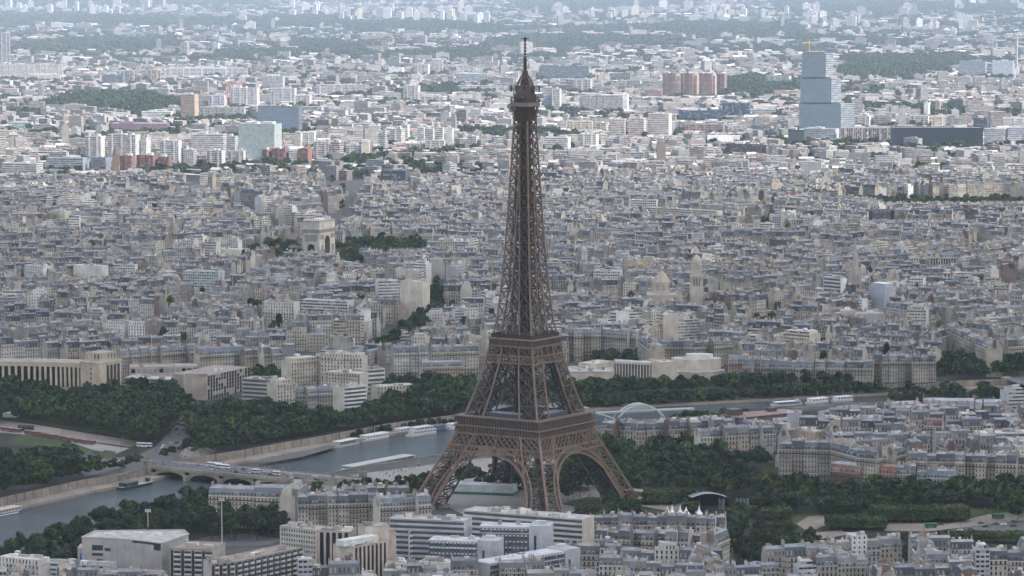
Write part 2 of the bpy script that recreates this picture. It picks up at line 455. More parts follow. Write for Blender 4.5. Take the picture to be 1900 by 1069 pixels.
def lattice_tower():
    root = thing("lattice_tower", "tall brown iron lattice tower with arched base rising above the whole city", "tower", TOWER[0], TOWER[1], 0, R(-33.7))
    lo = [0, 14, 27, 40.4, 52.4, 63]
    mid = [63, 73, 83, 92, 100.6, 111]
    hi = [117.5]
    while hi[-1] < 262: hi.append(hi[-1] + 11.5 - 5.5 * (hi[-1] - 117) / 150)
    hi[-1] = 266.0
    def corner(sx, sy, i, j, z):
        h, w = hw(z), lw(z)
        return (sx * (h - i * w), sy * (h - j * w), z)
    def leg_panels(mb, sx, sy, zs, wc, wb, sub=1, web=True):
        for k, (a, b) in enumerate(zip(zs, zs[1:])):
            for i, j in ((0, 0), (1, 0), (0, 1), (1, 1)):
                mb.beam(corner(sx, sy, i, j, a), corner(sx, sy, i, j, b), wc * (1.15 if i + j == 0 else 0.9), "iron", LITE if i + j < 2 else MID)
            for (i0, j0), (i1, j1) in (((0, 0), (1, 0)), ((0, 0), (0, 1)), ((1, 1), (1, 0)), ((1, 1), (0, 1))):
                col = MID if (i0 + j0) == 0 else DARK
                for q in range(sub):
                    a2, b2 = a + (b - a) * q / sub, a + (b - a) * (q + 1) / sub
                    p0, p1 = corner(sx, sy, i0, j0, a2), corner(sx, sy, i1, j1, a2)
                    r0, r1 = corner(sx, sy, i0, j0, b2), corner(sx, sy, i1, j1, b2)
                    mb.beam(p0, r1, wb, "iron", col); mb.beam(p1, r0, wb, "iron", col)
                    mb.beam(r0, r1, wb * 1.1, "iron", col)
                # light secondary bars that thicken the web
                m0 = [(x + y) / 2 for x, y in zip(corner(sx, sy, i0, j0, a), corner(sx, sy, i1, j1, a))]
                m1 = [(x + y) / 2 for x, y in zip(corner(sx, sy, i0, j0, b), corner(sx, sy, i1, j1, b))]
                if web: mb.beam(m0, m1, wb * 0.55, "iron", col)
    for sx in (-1, 1):
        for sy in (-1, 1):
            lg = MB()
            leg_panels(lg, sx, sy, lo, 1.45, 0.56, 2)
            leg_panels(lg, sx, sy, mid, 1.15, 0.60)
            # inclined lift rails and stair inside the leg
            for zz in (lo, mid):
                for a, b in zip(zz, zz[1:]):
                    for f in (0.35, 0.5, 0.65):
                        pa, pb = corner(sx, sy, f, f, a), corner(sx, sy, f, f, b)
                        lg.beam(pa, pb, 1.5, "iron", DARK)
            o = lg.build("leg", root)
            ft = MB()
            h, w = 57.6, 17.0
            for i in (0, 1):
                for j in (0, 1):
                    cx_, cy_ = sx * (h - i * w), sy * (h - j * w)
                    ft.box(cx_ - 3, cx_ + 3, cy_ - 3, cy_ + 3, -0.3, 2.6, "plain", (0.36, 0.31, 0.26))
            ft.build("masonry_footing", o)
    # shaft above the second floor
    sh = MB()
    for sx in (-1, 1):
        for sy in (-1, 1):
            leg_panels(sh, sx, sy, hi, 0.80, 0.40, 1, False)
    for k, (a, b) in enumerate(zip(hi, hi[1:])):
        for s in (-1, 1):
            for ax in (0, 1):
                g0, g1 = hw(a) - lw(a), hw(b) - lw(b)
                f = (lambda u, z: (u, s * hw(z), z)) if ax else (lambda u, z: (s * hw(z), u, z))
                sh.beam(f(-g1, b), f(g1, b), 0.4, "iron", MID)
                if g0 > 0.6 and k % 2 == 0:
                    c2 = hi[min(k + 2, len(hi) - 1)]; g2 = max(hw(c2) - lw(c2), 0)
                    sh.beam(f(-g0, a), f(g2, c2), 0.32, "iron", DARK); sh.beam(f(g0, a), f(-g2, c2), 0.32, "iron", DARK)
    sh.build("upper_shaft", root)
    core = MB()
    for x, y in ((-2.3, -1.4), (2.3, 1.4), (-1.4, 2.0), (1.4, -2.0)):
        core.box(x - 0.95, x + 0.95, y - 0.95, y + 0.95, 58, 272, "iron", DARK)
    for z in np.arange(120, 268, 4.5):
        core.box(-2.6, 2.6, -2.6, 2.6, z, z + 0.5, "iron", DARK, bottom=True)
    core.build("lift_shaft", root)

    def rot(k, p):
        c, s = ((1, 0), (0, 1), (-1, 0), (0, -1))[k]
        return (p[0] * c - p[1] * s, p[0] * s + p[1] * c, p[2])
    # arches and lattice belts, one of each kind per face
    for k in range(4):
        ar = MB()
        def pt(r, a):
            z = 2.0 + r * math.sin(a)
            return rot(k, (r * math.cos(a), -hw(max(z, 0)) - 0.3, z))
        N = 40
        a0 = 0.10
        an = [a0 + (math.pi - 2 * a0) * i / N for i in range(N + 1)]
        for a, b in zip(an, an[1:]):
            ar.beam(pt(37.6, a), pt(37.6, b), 1.35, "iron", LITE)
            ar.beam(pt(41.4, a), pt(41.4, b), 1.1, "iron", LITE)
            ar.beam(pt(37.6, a), pt(41.4, a), 0.42, "iron", LITE)
            ar.beam(pt(38.8, a), pt(40.4, b), 0.3, "iron", MID)
            # soffit under the ring
            def back(p): 
                x, y, z = p; q = rot((-k) % 4, p); return rot(k, (q[0], q[1] + 3.2, q[2]))
            p1, p2 = pt(37.7, a), pt(37.7, b)
            ar.face((p1, p2, back(p2), back(p1)), "iron", DARK)
        # open arcade between ring and belt
        for i in range(-13, 14):
            x = i * 2.4
            zb = 2.0 + math.sqrt(41.4 ** 2 - x * x)
            if zb < 40.0:
                ar.beam(rot(k, (x, -hw(zb) - 0.3, zb)), rot(k, (x, -hw(40.4) - 0.3, 40.4)), 0.5, "iron", LITE)
        ar.build("arch", root)
        def belt(name, za, zb, step, w, edge, col, ext=0.0, cross=1):
            mb = MB()
            ha, hb = hw(za) + ext, hw(zb) + ext
            f = lambda u, z: rot(k, (u * (hw(z) + ext), -(hw(z) + ext) - 0.25, z))
            mb.beam(f(-1, za), f(1, za), edge, "iron", LITE); mb.beam(f(-1, zb), f(1, zb), edge, "iron", LITE)
            n = max(4, round(2 * ha / step))
            for i in range(n):
                u0, u1 = -1 + 2 * i / n, -1 + 2 * (i + 1) / n
                rows = cross
                for r in range(rows):
                    z0, z1 = za + (zb - za) * r / rows, za + (zb - za) * (r + 1) / rows
                    mb.beam(f(u0, z0), f(u1, z1), w, "iron", col); mb.beam(f(u1, z0), f(u0, z1), w, "iron", col)
                if i % 4 == 0: mb.beam(f(u0, za), f(u0, zb), w * 1.2, "iron", LITE)
            mb.build(name, root)
        belt("lattice_belt", 44.0, 52.2, 4.7, 0.46, 0.9, (0.20, 0.14, 0.11), 0, 2)
        belt("lattice_belt", 40.4, 44.0, 3.6, 0.36, 0.8, (0.20, 0.14, 0.11))
        belt("lattice_belt", 100.6, 105.6, 2.6, 0.32, 0.75, LITE, 0.1, 2)
        belt("lattice_belt", 105.6, 111.6, 4.6, 0.45, 0.6, MID)
    # first gallery
    g = MB()
    def ring(mb, r0, r1, z0, z1, col, mat="iron", top=None):
        """square ring between half-widths r0 (inner) and r1 (outer)"""
        for k in range(4):
            a, b = rot(k, (-r1, -r1, 0)), rot(k, (r1, -r1, 0)); c, d = rot(k, (-r0, -r0, 0)), rot(k, (r0, -r0, 0))
            mb.wall(a[:2], b[:2], z0, z1, mat, col); mb.wall(d[:2], c[:2], z0, z1, mat, col)
            for z in (z0, z1):
                mb.face([(p[0], p[1], z) for p in (a, b, d, c)], mat, top or col)
    ring(g, 30.5, 33.6, 44.2, 57, DARK)
    ring(g, 12, 35.4, 57.0, 58.0, LITE, "iron", MID)
    ring(g, 30, 33.4, 58.0, 63.4, (0.035, 0.035, 0.04))
    ring(g, 29.5, 35.4, 63.4, 64.3, LITE, "iron", (0.14, 0.11, 0.10))
    ring(g, 31.5, 34.3, 52.2, 57.0, (0.07, 0.052, 0.045))
    for k in range(4):
        for i in range(-15, 16):
            x = i * 2.3
            g.beam(rot(k, (x, -35.2, 58)), rot(k, (x, -35.2, 63.4)), 0.34, "iron", LITE)
            g.beam(rot(k, (x, -34.2, 52.2)), rot(k, (x, -35.0, 57)), 0.6, "iron", (0.17, 0.118, 0.092))
        g.beam(rot(k, (-35.2, -35.2, 60)), rot(k, (35.2, -35.2, 60)), 0.3, "iron", MID)
    fg = g.build("first_floor_gallery", root)
    for k, (x0, x1) in enumerate(((-15, 15), (-13, 13), (-12, 12), (-14, 14))):
        p = MB()
        c = [rot(k, q)[:2] for q in ((x0, -27, 0), (x1, -27, 0), (x1, -17, 0), (x0, -17, 0))]
        p.prism(c, 58.0, 66.5, "curtain_wall", (0.05, 0.055, 0.065), ("metal_sheet", (0.16, 0.16, 0.17)), lambda L: round(L / 2), 2)
        p.build("pavilion", fg)
    # second gallery
    g = MB()
    ring(g, 7, 18.3, 111.6, 112.4, LITE)
    ring(g, 15.0, 17.6, 112.4, 116.4, (0.065, 0.05, 0.044))
    ring(g, 7, 18.6, 116.4, 117.5, (0.25, 0.17, 0.135), "iron", MID)
    ring(g, 16.6, 17.0, 117.5, 120.0, DARK)
    ring(g, 5, 12.5, 119.6, 121.2, MID, "iron", DARK)
    for k in range(4):
        for i in range(-8, 9):
            g.beam(rot(k, (i * 2.15, -17.9, 112.4)), rot(k, (i * 2.15, -18.3, 116.4)), 0.45, "iron", (0.17, 0.118, 0.092))
    g.build("second_floor_gallery", root)
    # top: flared brackets, gallery, cabin, lattice dome, mast
    g = MB()
    for k in range(4):
        for i in range(-4, 5):
            u = i / 4
            g.beam(rot(k, (u * 5.5, -5.5, 265.5)), rot(k, (u * 6.0, -6.0, 271)), 0.45, "iron", MID)
            g.beam(rot(k, (u * 6.0, -6.0, 271)), rot(k, (u * 7.2, -7.2, 276)), 0.45, "iron", MID)
    ring(g, 1, 5.0, 266, 275.6, DARK)
    ring(g, 1, 7.4, 275.8, 278.6, (0.22, 0.165, 0.13), "iron", MID)
    for k in range(4):
        for i in range(-6, 7):
            g.beam(rot(k, (i * 1.25, -7.6, 278.6)), rot(k, (i * 1.25, -7.2, 282)), 0.22, "iron", DARK)
        g.beam(rot(k, (-7.3, -7.3, 282)), rot(k, (7.3, -7.3, 282)), 0.3, "iron", MID)
    g.build("top_gallery", root)
    c = MB()
    ring(c, 0.5, 5.5, 278.6, 283.4, (0.09, 0.075, 0.075)); ring(c, 0.5, 6.0, 283.4, 284.0, MID)
    ring(c, 0.5, 4.8, 284, 289.5, (0.11, 0.09, 0.085)); ring(c, 0.5, 5.7, 289.5, 290.0, (0.2, 0.15, 0.12))
    rr = random.Random(4)
    for i in range(46):
        a = rr.uniform(0, 6.28); r = rr.uniform(4.2, 7.8); z = rr.uniform(279, 289); hgt = rr.uniform(1.2, 3.4)
        c.beam((r * math.cos(a), r * math.sin(a), z), (r * math.cos(a), r * math.sin(a), z + hgt), rr.uniform(0.3, 0.8), "iron", rr.choice((DARK, MID, (0.3, 0.28, 0.26))))
    c.build("top_cabin", root)
    a = MB()
    for s in (-1, 1):
        for dx, dy in ((9.6, 3), (8.8, -4)):
            a.beam((s * dx, dy, 285.6), (s * dx, dy, 290), 0.7, "iron", DARK); a.beam((s * 5, dy * .6, 287.5), (s * dx, dy, 287.5), 0.35, "iron", DARK)
    a.build("side_antenna", root)
    d = MB()
    for i in range(16):
        t0 = 2 * math.pi * i / 16
        pr = [(5.6, 289.8), (4.9, 292.5), (3.4, 295.3), (2.0, 297.5), (1.6, 300)]
        for (r0, z0), (r1, z1) in zip(pr, pr[1:]):
            d.beam((r0 * math.cos(t0), r0 * math.sin(t0), z0), (r1 * math.cos(t0), r1 * math.sin(t0), z1), 0.45, "iron", MID)
            t1 = t0 + 2 * math.pi / 16
            d.beam((r1 * math.cos(t0), r1 * math.sin(t0), z1), (r1 * math.cos(t1), r1 * math.sin(t1), z1), 0.35, "iron", MID)
    d.tube([(3.0, 290), (2.4, 294), (1.3, 297), (1.3, 300)], "iron", DARK, 10)
    d.build("lattice_dome", root)
    m = MB()
    m.tube([(1.5, 296.5), (1.5, 300), (1.05, 300.2), (1.05, 308.5), (0.85, 309), (0.8, 322.5), (0.01, 323.6)], "iron", (0.07, 0.06, 0.06), 10)
    for z in np.arange(301, 308.5, 1.3): m.tube([(1.05, z), (1.5, z + .1), (1.5, z + 0.5), (1.05, z + .6)], "iron", DARK, 10)
    for z in np.arange(310, 321.5, 2.2): m.tube([(0.85, z), (0.95, z + .05), (0.95, z + 0.5), (0.85, z + .55)], "paint", (0.55, 0.53, 0.52), 8)
    for s in (0, 1):
        m.beam((-3 * (1 - s), -3 * s, 322), (3 * (1 - s), 3 * s, 322), 0.4, "iron", DARK)
    m.tube([(0.01, 321.3), (1.6, 321.4), (1.6, 321.9), (0.01, 322)], "iron", DARK, 8)
    m.build("mast", root)
    return root
lattice_tower()
# ------------------------------------------------------------------ buildings
STONE = [(0.44, 0.39, 0.325), (0.50, 0.45, 0.38), (0.38, 0.345, 0.30), (0.46, 0.435, 0.405), (0.44, 0.38, 0.305), (0.34, 0.315, 0.29), (0.58, 0.545, 0.49)]
PALE = [(0.66, 0.63, 0.58), (0.70, 0.68, 0.65), (0.60, 0.57, 0.52)]
GABLE = [(0.38, 0.34, 0.28), (0.32, 0.28, 0.245), (0.46, 0.415, 0.345), (0.58, 0.53, 0.45), (0.27, 0.235, 0.215), (0.20, 0.145, 0.13), (0.40, 0.375, 0.35)]
ZINC = [(0.16, 0.172, 0.2), (0.21, 0.218, 0.238), (0.13, 0.14, 0.168), (0.29, 0.288, 0.292), (0.24, 0.24, 0.245), (0.29, 0.27, 0.255), (0.20, 0.215, 0.235)]
SLATE = [(0.07, 0.08, 0.105), (0.095, 0.105, 0.13), (0.125, 0.135, 0.16), (0.05, 0.056, 0.072), (0.17, 0.178, 0.197)]
FLAT = [(0.40, 0.37, 0.34), (0.50, 0.48, 0.46), (0.33, 0.30, 0.29), (0.45, 0.43, 0.42), (0.56, 0.53, 0.49), (0.26, 0.25, 0.25)]
TILE = [(0.30, 0.19, 0.15), (0.34, 0.23, 0.18), (0.27, 0.20, 0.17)]
POT = (0.30, 0.16, 0.11)

class Parts:
    """sink for a thing: every part its own mesh"""
    def __init__(s): s.items = []
    def __call__(s, name, parent=None):
        mb = MB(); s.items.append((name, mb, parent)); return mb
    def build(s, root):
        made = {}
        for name, mb, par in s.items:
            if not mb.n: continue
            made[id(mb)] = mb.build(name, made.get(id(par), root) if par is not None else root)
class Mass:
    """sink for the uncounted rest: all faces into one mesh"""
    def __init__(s): s.mb = MB()
    def __call__(s, name, parent=None): return s.mb

def chimney(mb, x, y0, y1, z0, z1, col, r, t=0.55, pots=True):
    mb.box(x - t / 2, x + t / 2, y0, y1, z0, z1, "wall_blank", col, ("plain", (0.25, 0.22, 0.2)))
    if pots:
        n = max(2, int((y1 - y0) / 0.9))
        for i in range(n):
            if r.random() < 0.75:
                y = y0 + (i + .5) * (y1 - y0) / n; q = 0.16
                mb.box(x - q, x + q, y - q, y + q, z1, z1 + r.uniform(0.6, 1.1), "plain", POT)

def mansard_house(S, r, L, D, h, wc=None, rc=None, zc=None, gc=None, detail=0, mh=None, face_mat="wall_stone", chim=2, dorm=True):
    wc = wc or r.choice(STONE); rc = rc or r.choice(SLATE); rc = (rc[0] * 1.08, rc[1] * 1.03, rc[2] * .9); zc = zc or r.choice(ZINC); gc = gc or r.choice(GABLE)
    gl, gr = gc, (gc if r.random() < .5 else r.choice(GABLE))
    mh = mh or r.uniform(4.0, 6.3)
    ins, tp = r.uniform(1.3, 2.2), r.uniform(0.7, 1.6)
    X, Y = L / 2, D / 2
    nb, nf = max(2, round(L / 2.5)), max(2, round(h / 3.25))
    W = S("wall")
    W.wall((-X, -Y), (X, -Y), 0, h, face_mat, wc, nb, nf, r.randint(0, 50), r.randint(0, 9))
    W.wall((X, Y), (-X, Y), 0, h, face_mat, wc, nb, nf, r.randint(0, 50))
    z2, z3 = h + mh, h + mh + tp
    for s, c in ((-1, gl), (1, gr)):
        pr = [(-Y, 0), (-Y, h), (-Y + ins, z2), (0, z3), (Y - ins, z2), (Y, h), (Y, 0)]
        pts = [(s * X, y, z) for y, z in pr]
        if s > 0: pts = [(s * X, y, z) for y, z in pr[::-1]]
        W.face(pts, "wall_blank", c, [(0, 0)] * 7)
    if detail:
        W.box(-X - .02, X + .02, -Y - .55, -Y, h - 0.5, h + 0.05, "plain", tuple(min(1, q * 1.12) for q in wc), bottom=True)
    Rf = S("roof")
    Rf.face(((-X, -Y, h), (X, -Y, h), (X, -Y + ins, z2), (-X, -Y + ins, z2)), "mansard" if not detail else "roof_zinc", rc, ((0, 0), (nb, 0), (nb, 1), (0, 1)) if not detail else None)
    Rf.face(((X, Y, h), (-X, Y, h), (-X, Y - ins, z2), (X, Y - ins, z2)), "mansard", rc, ((0, 0), (nb, 0), (nb, 1), (0, 1)))
    Rf.face(((-X, -Y + ins, z2), (X, -Y + ins, z2), (X, 0, z3), (-X, 0, z3)), "roof_zinc", zc)
    Rf.face(((X, Y - ins, z2), (-X, Y - ins, z2), (-X, 0, z3), (X, 0, z3)), "roof_zinc", zc)
    if detail:
        for i in range(r.randint(2, 5)):  # skylights, vents and cowls
            x = r.uniform(-X * .85, X * .85); f = r.uniform(.15, .8); y = (-Y + ins) * (1 - f); z = z2 + (z3 - z2) * f; q = r.uniform(.25, .6)
            if r.random() < .5: Rf.face(((x - q, y - q, z - q * .2 + .12), (x + q, y - q, z - q * .2 + .12), (x + q, y + q, z + q * .2 + .16), (x - q, y + q, z + q * .2 + .16)), "paint", r.choice(((.03, .035, .05), (.6, .62, .64))))
            else: Rf.box(x - q * .5, x + q * .5, y - q * .5, y + q * .5, z - .2, z + r.uniform(.6, 1.6), "plain", r.choice(PALE + GABLE))
    for i in range(r.randint(0, 2)):      # lift heads, skylights
        x = r.uniform(-X * .7, X * .7); q = r.uniform(.5, 1.4); y = r.uniform(-Y * .4, Y * .3)
        Rf.box(x - q, x + q, y - q * .8, y + q * .8, z2, z3 + r.uniform(.3, 1.6), "plain", r.choice(PALE + FLAT))
    if detail and dorm:
        for i in range(nb):
            x = -X + (i + .5) * L / nb
            d = S("dormer", Rf)
            c = r.choice((zc, (0.6, 0.58, 0.54), rc))
            y0 = -Y + ins * .12
            d.box(x - .62, x + .62, y0, y0 + 1.5, h + .5, h + 2.4, "plain", c)
            d.face(((x - .42, y0 - .02, h + .65), (x + .42, y0 - .02, h + .65), (x + .42, y0 - .02, h + 2.15), (x - .42, y0 - .02, h + 2.15)), "paint", (0.03, 0.035, 0.045))
    ch = [-X + .3, X - .3, 0][:max(chim, 0)]
    for x in ch:
        if r.random() < 0.85:
            C = S("chimney")
            a = r.uniform(-.75, -.2) * Y; b = a + r.uniform(.45, .9) * Y
            chimney(C, x, a, b, h + .5, z3 + r.uniform(.9, 2.4), r.choice((gl, gr, r.choice(GABLE))), r, .6, True)
    if detail > 1:                        # separate windows and balcony on the street front
        for f in range(nf):
            z = (f + .14) * h / nf
            if z < 3 and detail < 3: continue
            for i in range(nb):
                x = -X + (i + .5) * L / nb
                w = S("window")
                w.box(x - .62, x + .62, -Y - .10, -Y - .02, z, z + 2.15, "plain", tuple(min(1, q * 1.1) for q in wc))
                w.face(((x - .45, -Y - .12, z + .1), (x + .45, -Y - .12, z + .1), (x + .45, -Y - .12, z + 2.0), (x - .45, -Y - .12, z + 2.0)), "paint", r.choice(((0.02, 0.022, 0.028), (0.04, 0.045, 0.05), (0.09, 0.085, 0.08))))
        for f in (1, nf - 1):
            b = S("balcony"); z = f * h / nf
            b.box(-X, X, -Y - .8, -Y - .1, z - .1, z + .12, "plain", wc, bottom=True)
            b.box(-X, X, -Y - .8, -Y - .74, z + .12, z + 1.0, "iron", (0.05, 0.05, 0.055))

def flat_house(S, r, L, D, h, wc=None, fc=None, face_mat=None, side_mat="wall_blank", gc=None, detail=0, setback=None, bay=2.8, floor=3.0, clutter=None, pent=None, bandparts=False):
    wc = wc or r.choice(PALE + STONE[:4] + [(0.5, 0.5, 0.5)]); fc = fc or r.choice(FLAT); gc = gc or wc
    face_mat = face_mat or r.choice(("wall_small", "wall_block", "wall_band", "wall_stone", "wall_block"))
    X, Y = L / 2, D / 2
    W = S("wall")
    nb, nf = max(1, round(L / bay)), max(1, round(h / floor))
    nd = max(1, round(D / bay))
    W.wall((-X, -Y), (X, -Y), 0, h, face_mat, wc, nb, nf, r.randint(0, 40), r.randint(0, 9))
    W.wall((X, Y), (-X, Y), 0, h, face_mat, wc, nb, nf)
    W.wall((X, -Y), (X, Y), 0, h, side_mat, gc, nd, nf, r.randint(0, 40)); W.wall((-X, Y), (-X, -Y), 0, h, side_mat, gc, nd, nf, r.randint(0, 40))
    Rf = S("roof")
    e = 0.35
    Rf.face(((-X + e, -Y + e, h - .45), (X - e, -Y + e, h - .45), (X - e, Y - e, h - .45), (-X + e, Y - e, h - .45)), "roof_flat", fc)
    for a, b, c, d in ((-X, X, -Y, -Y + e), (-X, X, Y - e, Y), (-X, -X + e, -Y + e, Y - e), (X - e, X, -Y + e, Y - e)):
        Rf.box(a, b, c, d, h - .45, h + .25, "plain", tuple(min(.9, q * 1.05) for q in wc))
    if setback or (setback is None and r.random() < .4 and min(L, D) > 8):
        s = r.uniform(1.5, 2.5)
        T = S("penthouse")
        hh = h + r.uniform(2.8, 3.2)
        T.wall((-X + s, -Y + s), (X - s, -Y + s), h - .4, hh, face_mat, wc, nb, 1); T.wall((X - s, -Y + s), (X - s, Y - s), h - .4, hh, side_mat, gc, nd, 1)
        T.wall((X - s, Y - s), (-X + s, Y - s), h - .4, hh, face_mat, wc, nb, 1); T.wall((-X + s, Y - s), (-X + s, -Y + s), h - .4, hh, side_mat, gc, nd, 1)
        T.face(((-X + s, -Y + s, hh), (X - s, -Y + s, hh), (X - s, Y - s, hh), (-X + s, Y - s, hh)), "roof_flat", fc)
        h = hh
    n = clutter if clutter is not None else r.randint(1, 3)
    for i in range(n):
        U = S("roof_unit")
        a, b = r.uniform(.5, min(3.0, X * .4)), r.uniform(.5, min(2.0, Y * .5))
        x, y = r.uniform(-X * .7, X * .7), r.uniform(-Y * .5, Y * .5)
        U.box(x - a, x + a, y - b, y + b, h - .5, h + r.uniform(.7, 2.6), "plain", r.choice(PALE + FLAT + GABLE[:3]))

def low_house(S, r, L, D, h, wc=None, rc=None, rise=None):
    wc = wc or r.choice(STONE + PALE); rc = rc or r.choice(ZINC + ZINC + TILE + FLAT)
    X, Y = L / 2, D / 2
    rise = rise or r.uniform(.6, 2.4)
    nb, nf = max(1, round(L / 2.8)), max(1, round(h / 3.1))
    W = S("wall")
    W.wall((-X, -Y), (X, -Y), 0, h, "wall_small", wc, nb, nf, r.randint(0, 40)); W.wall((X, Y), (-X, Y), 0, h, "wall_small", wc, nb, nf)
    for s in (-1, 1):
        pr = [(-Y, 0), (-Y, h), (0, h + rise), (Y, h), (Y, 0)]
        if s > 0: pr = pr[::-1]
        W.face([(s * X, y, z) for y, z in pr], "wall_blank", r.choice(GABLE), [(0, 0)] * 5)
    Rf = S("roof")
    Rf.face(((-X - .2, -Y - .3, h - .1), (X + .2, -Y - .3, h - .1), (X + .2, 0, h + rise), (-X - .2, 0, h + rise)), "roof_zinc", rc)
    Rf.face(((X + .2, Y + .3, h - .1), (-X - .2, Y + .3, h - .1), (-X - .2, 0, h + rise), (X + .2, 0, h + rise)), "roof_zinc", rc)

def frame_from(a, b, h, depth):
    """plan rectangle of a building from the two ends of its front eaves in the photograph"""
    p, q = P(a[0], a[1], h), P(b[0], b[1], h)
    L = math.dist(p, q)
    ang = math.atan2(q[1] - p[1], q[0] - p[0])
    mx, my = (p[0] + q[0]) / 2, (p[1] + q[1]) / 2
    cx, cy_ = mx - math.sin(ang) * depth / 2, my + math.cos(ang) * depth / 2
    RESERVED.append((cx, cy_, ang, L / 2, depth / 2))
    return cx, cy_, ang, L
HERO = []            # (label, x, y, z) of labelled things, used when city houses are described by their neighbours
def hero(kind, name, label, cat, a, b, h, depth, seed=1, group=None, **kw):
    x, y, ang, L = frame_from(a, b, h, depth)
    S = Parts(); r = random.Random(seed)
    {"m": mansard_house, "f": flat_house, "l": low_house}[kind](S, r, L, depth, h, **kw)
    root = thing(name, label, cat, x, y, 0, ang, group)
    S.build(root)
    return root, S, x, y, ang, L
# ------------------------------------------------------------------ buildings one can point to (front eaves by their ends in the photograph)
GREYW = (0.50, 0.51, 0.53); CONC = (0.40, 0.38, 0.36); CREAM = (0.56, 0.51, 0.43)
def add(root, name, fn, parent=None):
    mb = MB(); fn(mb); return mb.build(name, parent or root)
# ---- front row
def band_slab(label, a, b, h, D, wc, gc, floors, seed, style="wall_band", name="apartment_slab", **kw):
    r0 = hero("f", name, label, "apartment block" if "apart" in name else "office block", a, b, h, D, seed, None, wc=wc, gc=gc, face_mat="plain", clutter=kw.pop("clutter", 9), setback=False, **kw)
    root, S, x, y, ang, L = r0
    X, Y = L / 2, D / 2
    fh = h / floors
    for f in range(1, floors):           # one strip of glazing per storey
        def strip_(mb, z=f * fh):
            mb.wall((-X + .5, -Y - .04), (X - .5, -Y - .04), z + .25 * fh, z + .78 * fh, "curtain_wall", (0.055, 0.06, 0.07), round(L / 1.6), 1)
            mb.box(-X, X, -Y - .35, -Y, z - .1 * fh, z + .22 * fh, "plain", tuple(min(.85, q * 1.08) for q in wc), bottom=True)
        add(root, "window_strip", strip_)
    return r0
band_slab("long white slab with dark glazing bands and cluttered roof in front of the tower foot", (860, 947), (1081, 964), 30, 17, (0.60, 0.58, 0.55), (0.62, 0.55, 0.45), 9, 11, clutter=26)
band_slab("tall grey office block with banded windows behind the white balconied block", (722, 962), (862, 968), 33, 17, (0.44, 0.45, 0.47), (0.47, 0.48, 0.50), 10, 12, name="office_block")
band_slab("white balconied apartment block with planted roof terrace beside the striped dark towers", (759, 985), (856, 979), 26, 14, (0.62, 0.61, 0.59), (0.60, 0.58, 0.55), 8, 13)
def window_grid(root, L, D, h, floors, bays, w=1.3, ht=1.5, frame=(0.5, 0.52, 0.54), y=None, top=1, x0=None, x1=None, glass=(0.03, 0.035, 0.045)):
    Y = -D / 2 if y is None else y
    x0 = -L / 2 + 1 if x0 is None else x0; x1 = L / 2 - 1 if x1 is None else x1
    for f in range(floors - top, max(floors - top - 6, 0), -1):
        z = f * h / floors + .3
        for i in range(bays):
            x = x0 + (i + .5) * (x1 - x0) / bays
            def win(mb):
                q = rng.choice((.6, .8, 1, 1.3, 2.2, 5))
                mb.box(x - w / 2, x + w / 2, Y - .12, Y - .02, z, z + ht, "paint", tuple(c * q for c in glass))
                mb.box(x - w / 2, x + w / 2, Y - .2, Y - .12, z + ht, z + ht + .8, "paint", frame)
            add(root, "window", win)
for lab, a, b, h, sd in (("grey office block with dark gridded front and solar panelled roof beside the white balconied block", (795, 1003), (886, 1006), 26, 21),
                         ("grey office block with dark gridded front directly before the long white slab", (890, 977), (982, 979), 30, 22),
                         ("lowest grey office block with slanting gridded front at the picture bottom", (909, 1047), (1048, 1024), 24, 23)):
    root, S, x, y, ang, L = hero("f", "office_block", lab, "office block", a, b, h, 15, sd, None, wc=(0.13, 0.135, 0.15), gc=GREYW, face_mat="plain", clutter=4, setback=False, fc=(0.2, 0.2, 0.22))
    window_grid(root, L, 15, h, 8, max(8, round(L / 2.6)), frame=(0.55, 0.57, 0.6))
    add(root, "top_storey", lambda mb: (mb.box(-L / 2 - .1, L / 2 + .1, -7.6, 7.6, h - .8, h + .4, "plain", GREYW), mb.box(-L / 2 - .1, L / 2 + .1, -7.62, -7.5, h - 4.2, h - 3.6, "plain", GREYW)))
    def end(mb):
        mb.box(L / 2, L / 2 + 13, -7.8, 8.5, 0, h + 1.2, "wall_blank", (0.47, 0.485, 0.51), ("roof_flat", (0.42, 0.42, 0.43)))
        mb.box(L / 2 + 3, L / 2 + 4.5, -7.86, -7.8, 4, h - 5, "paint", (0.04, 0.045, 0.06))
        mb.box(L / 2 + 3, L / 2 + 9, 0, 4, h + 1.2, h + 3, "plain", GREYW)
    add(root, "end_block", end)
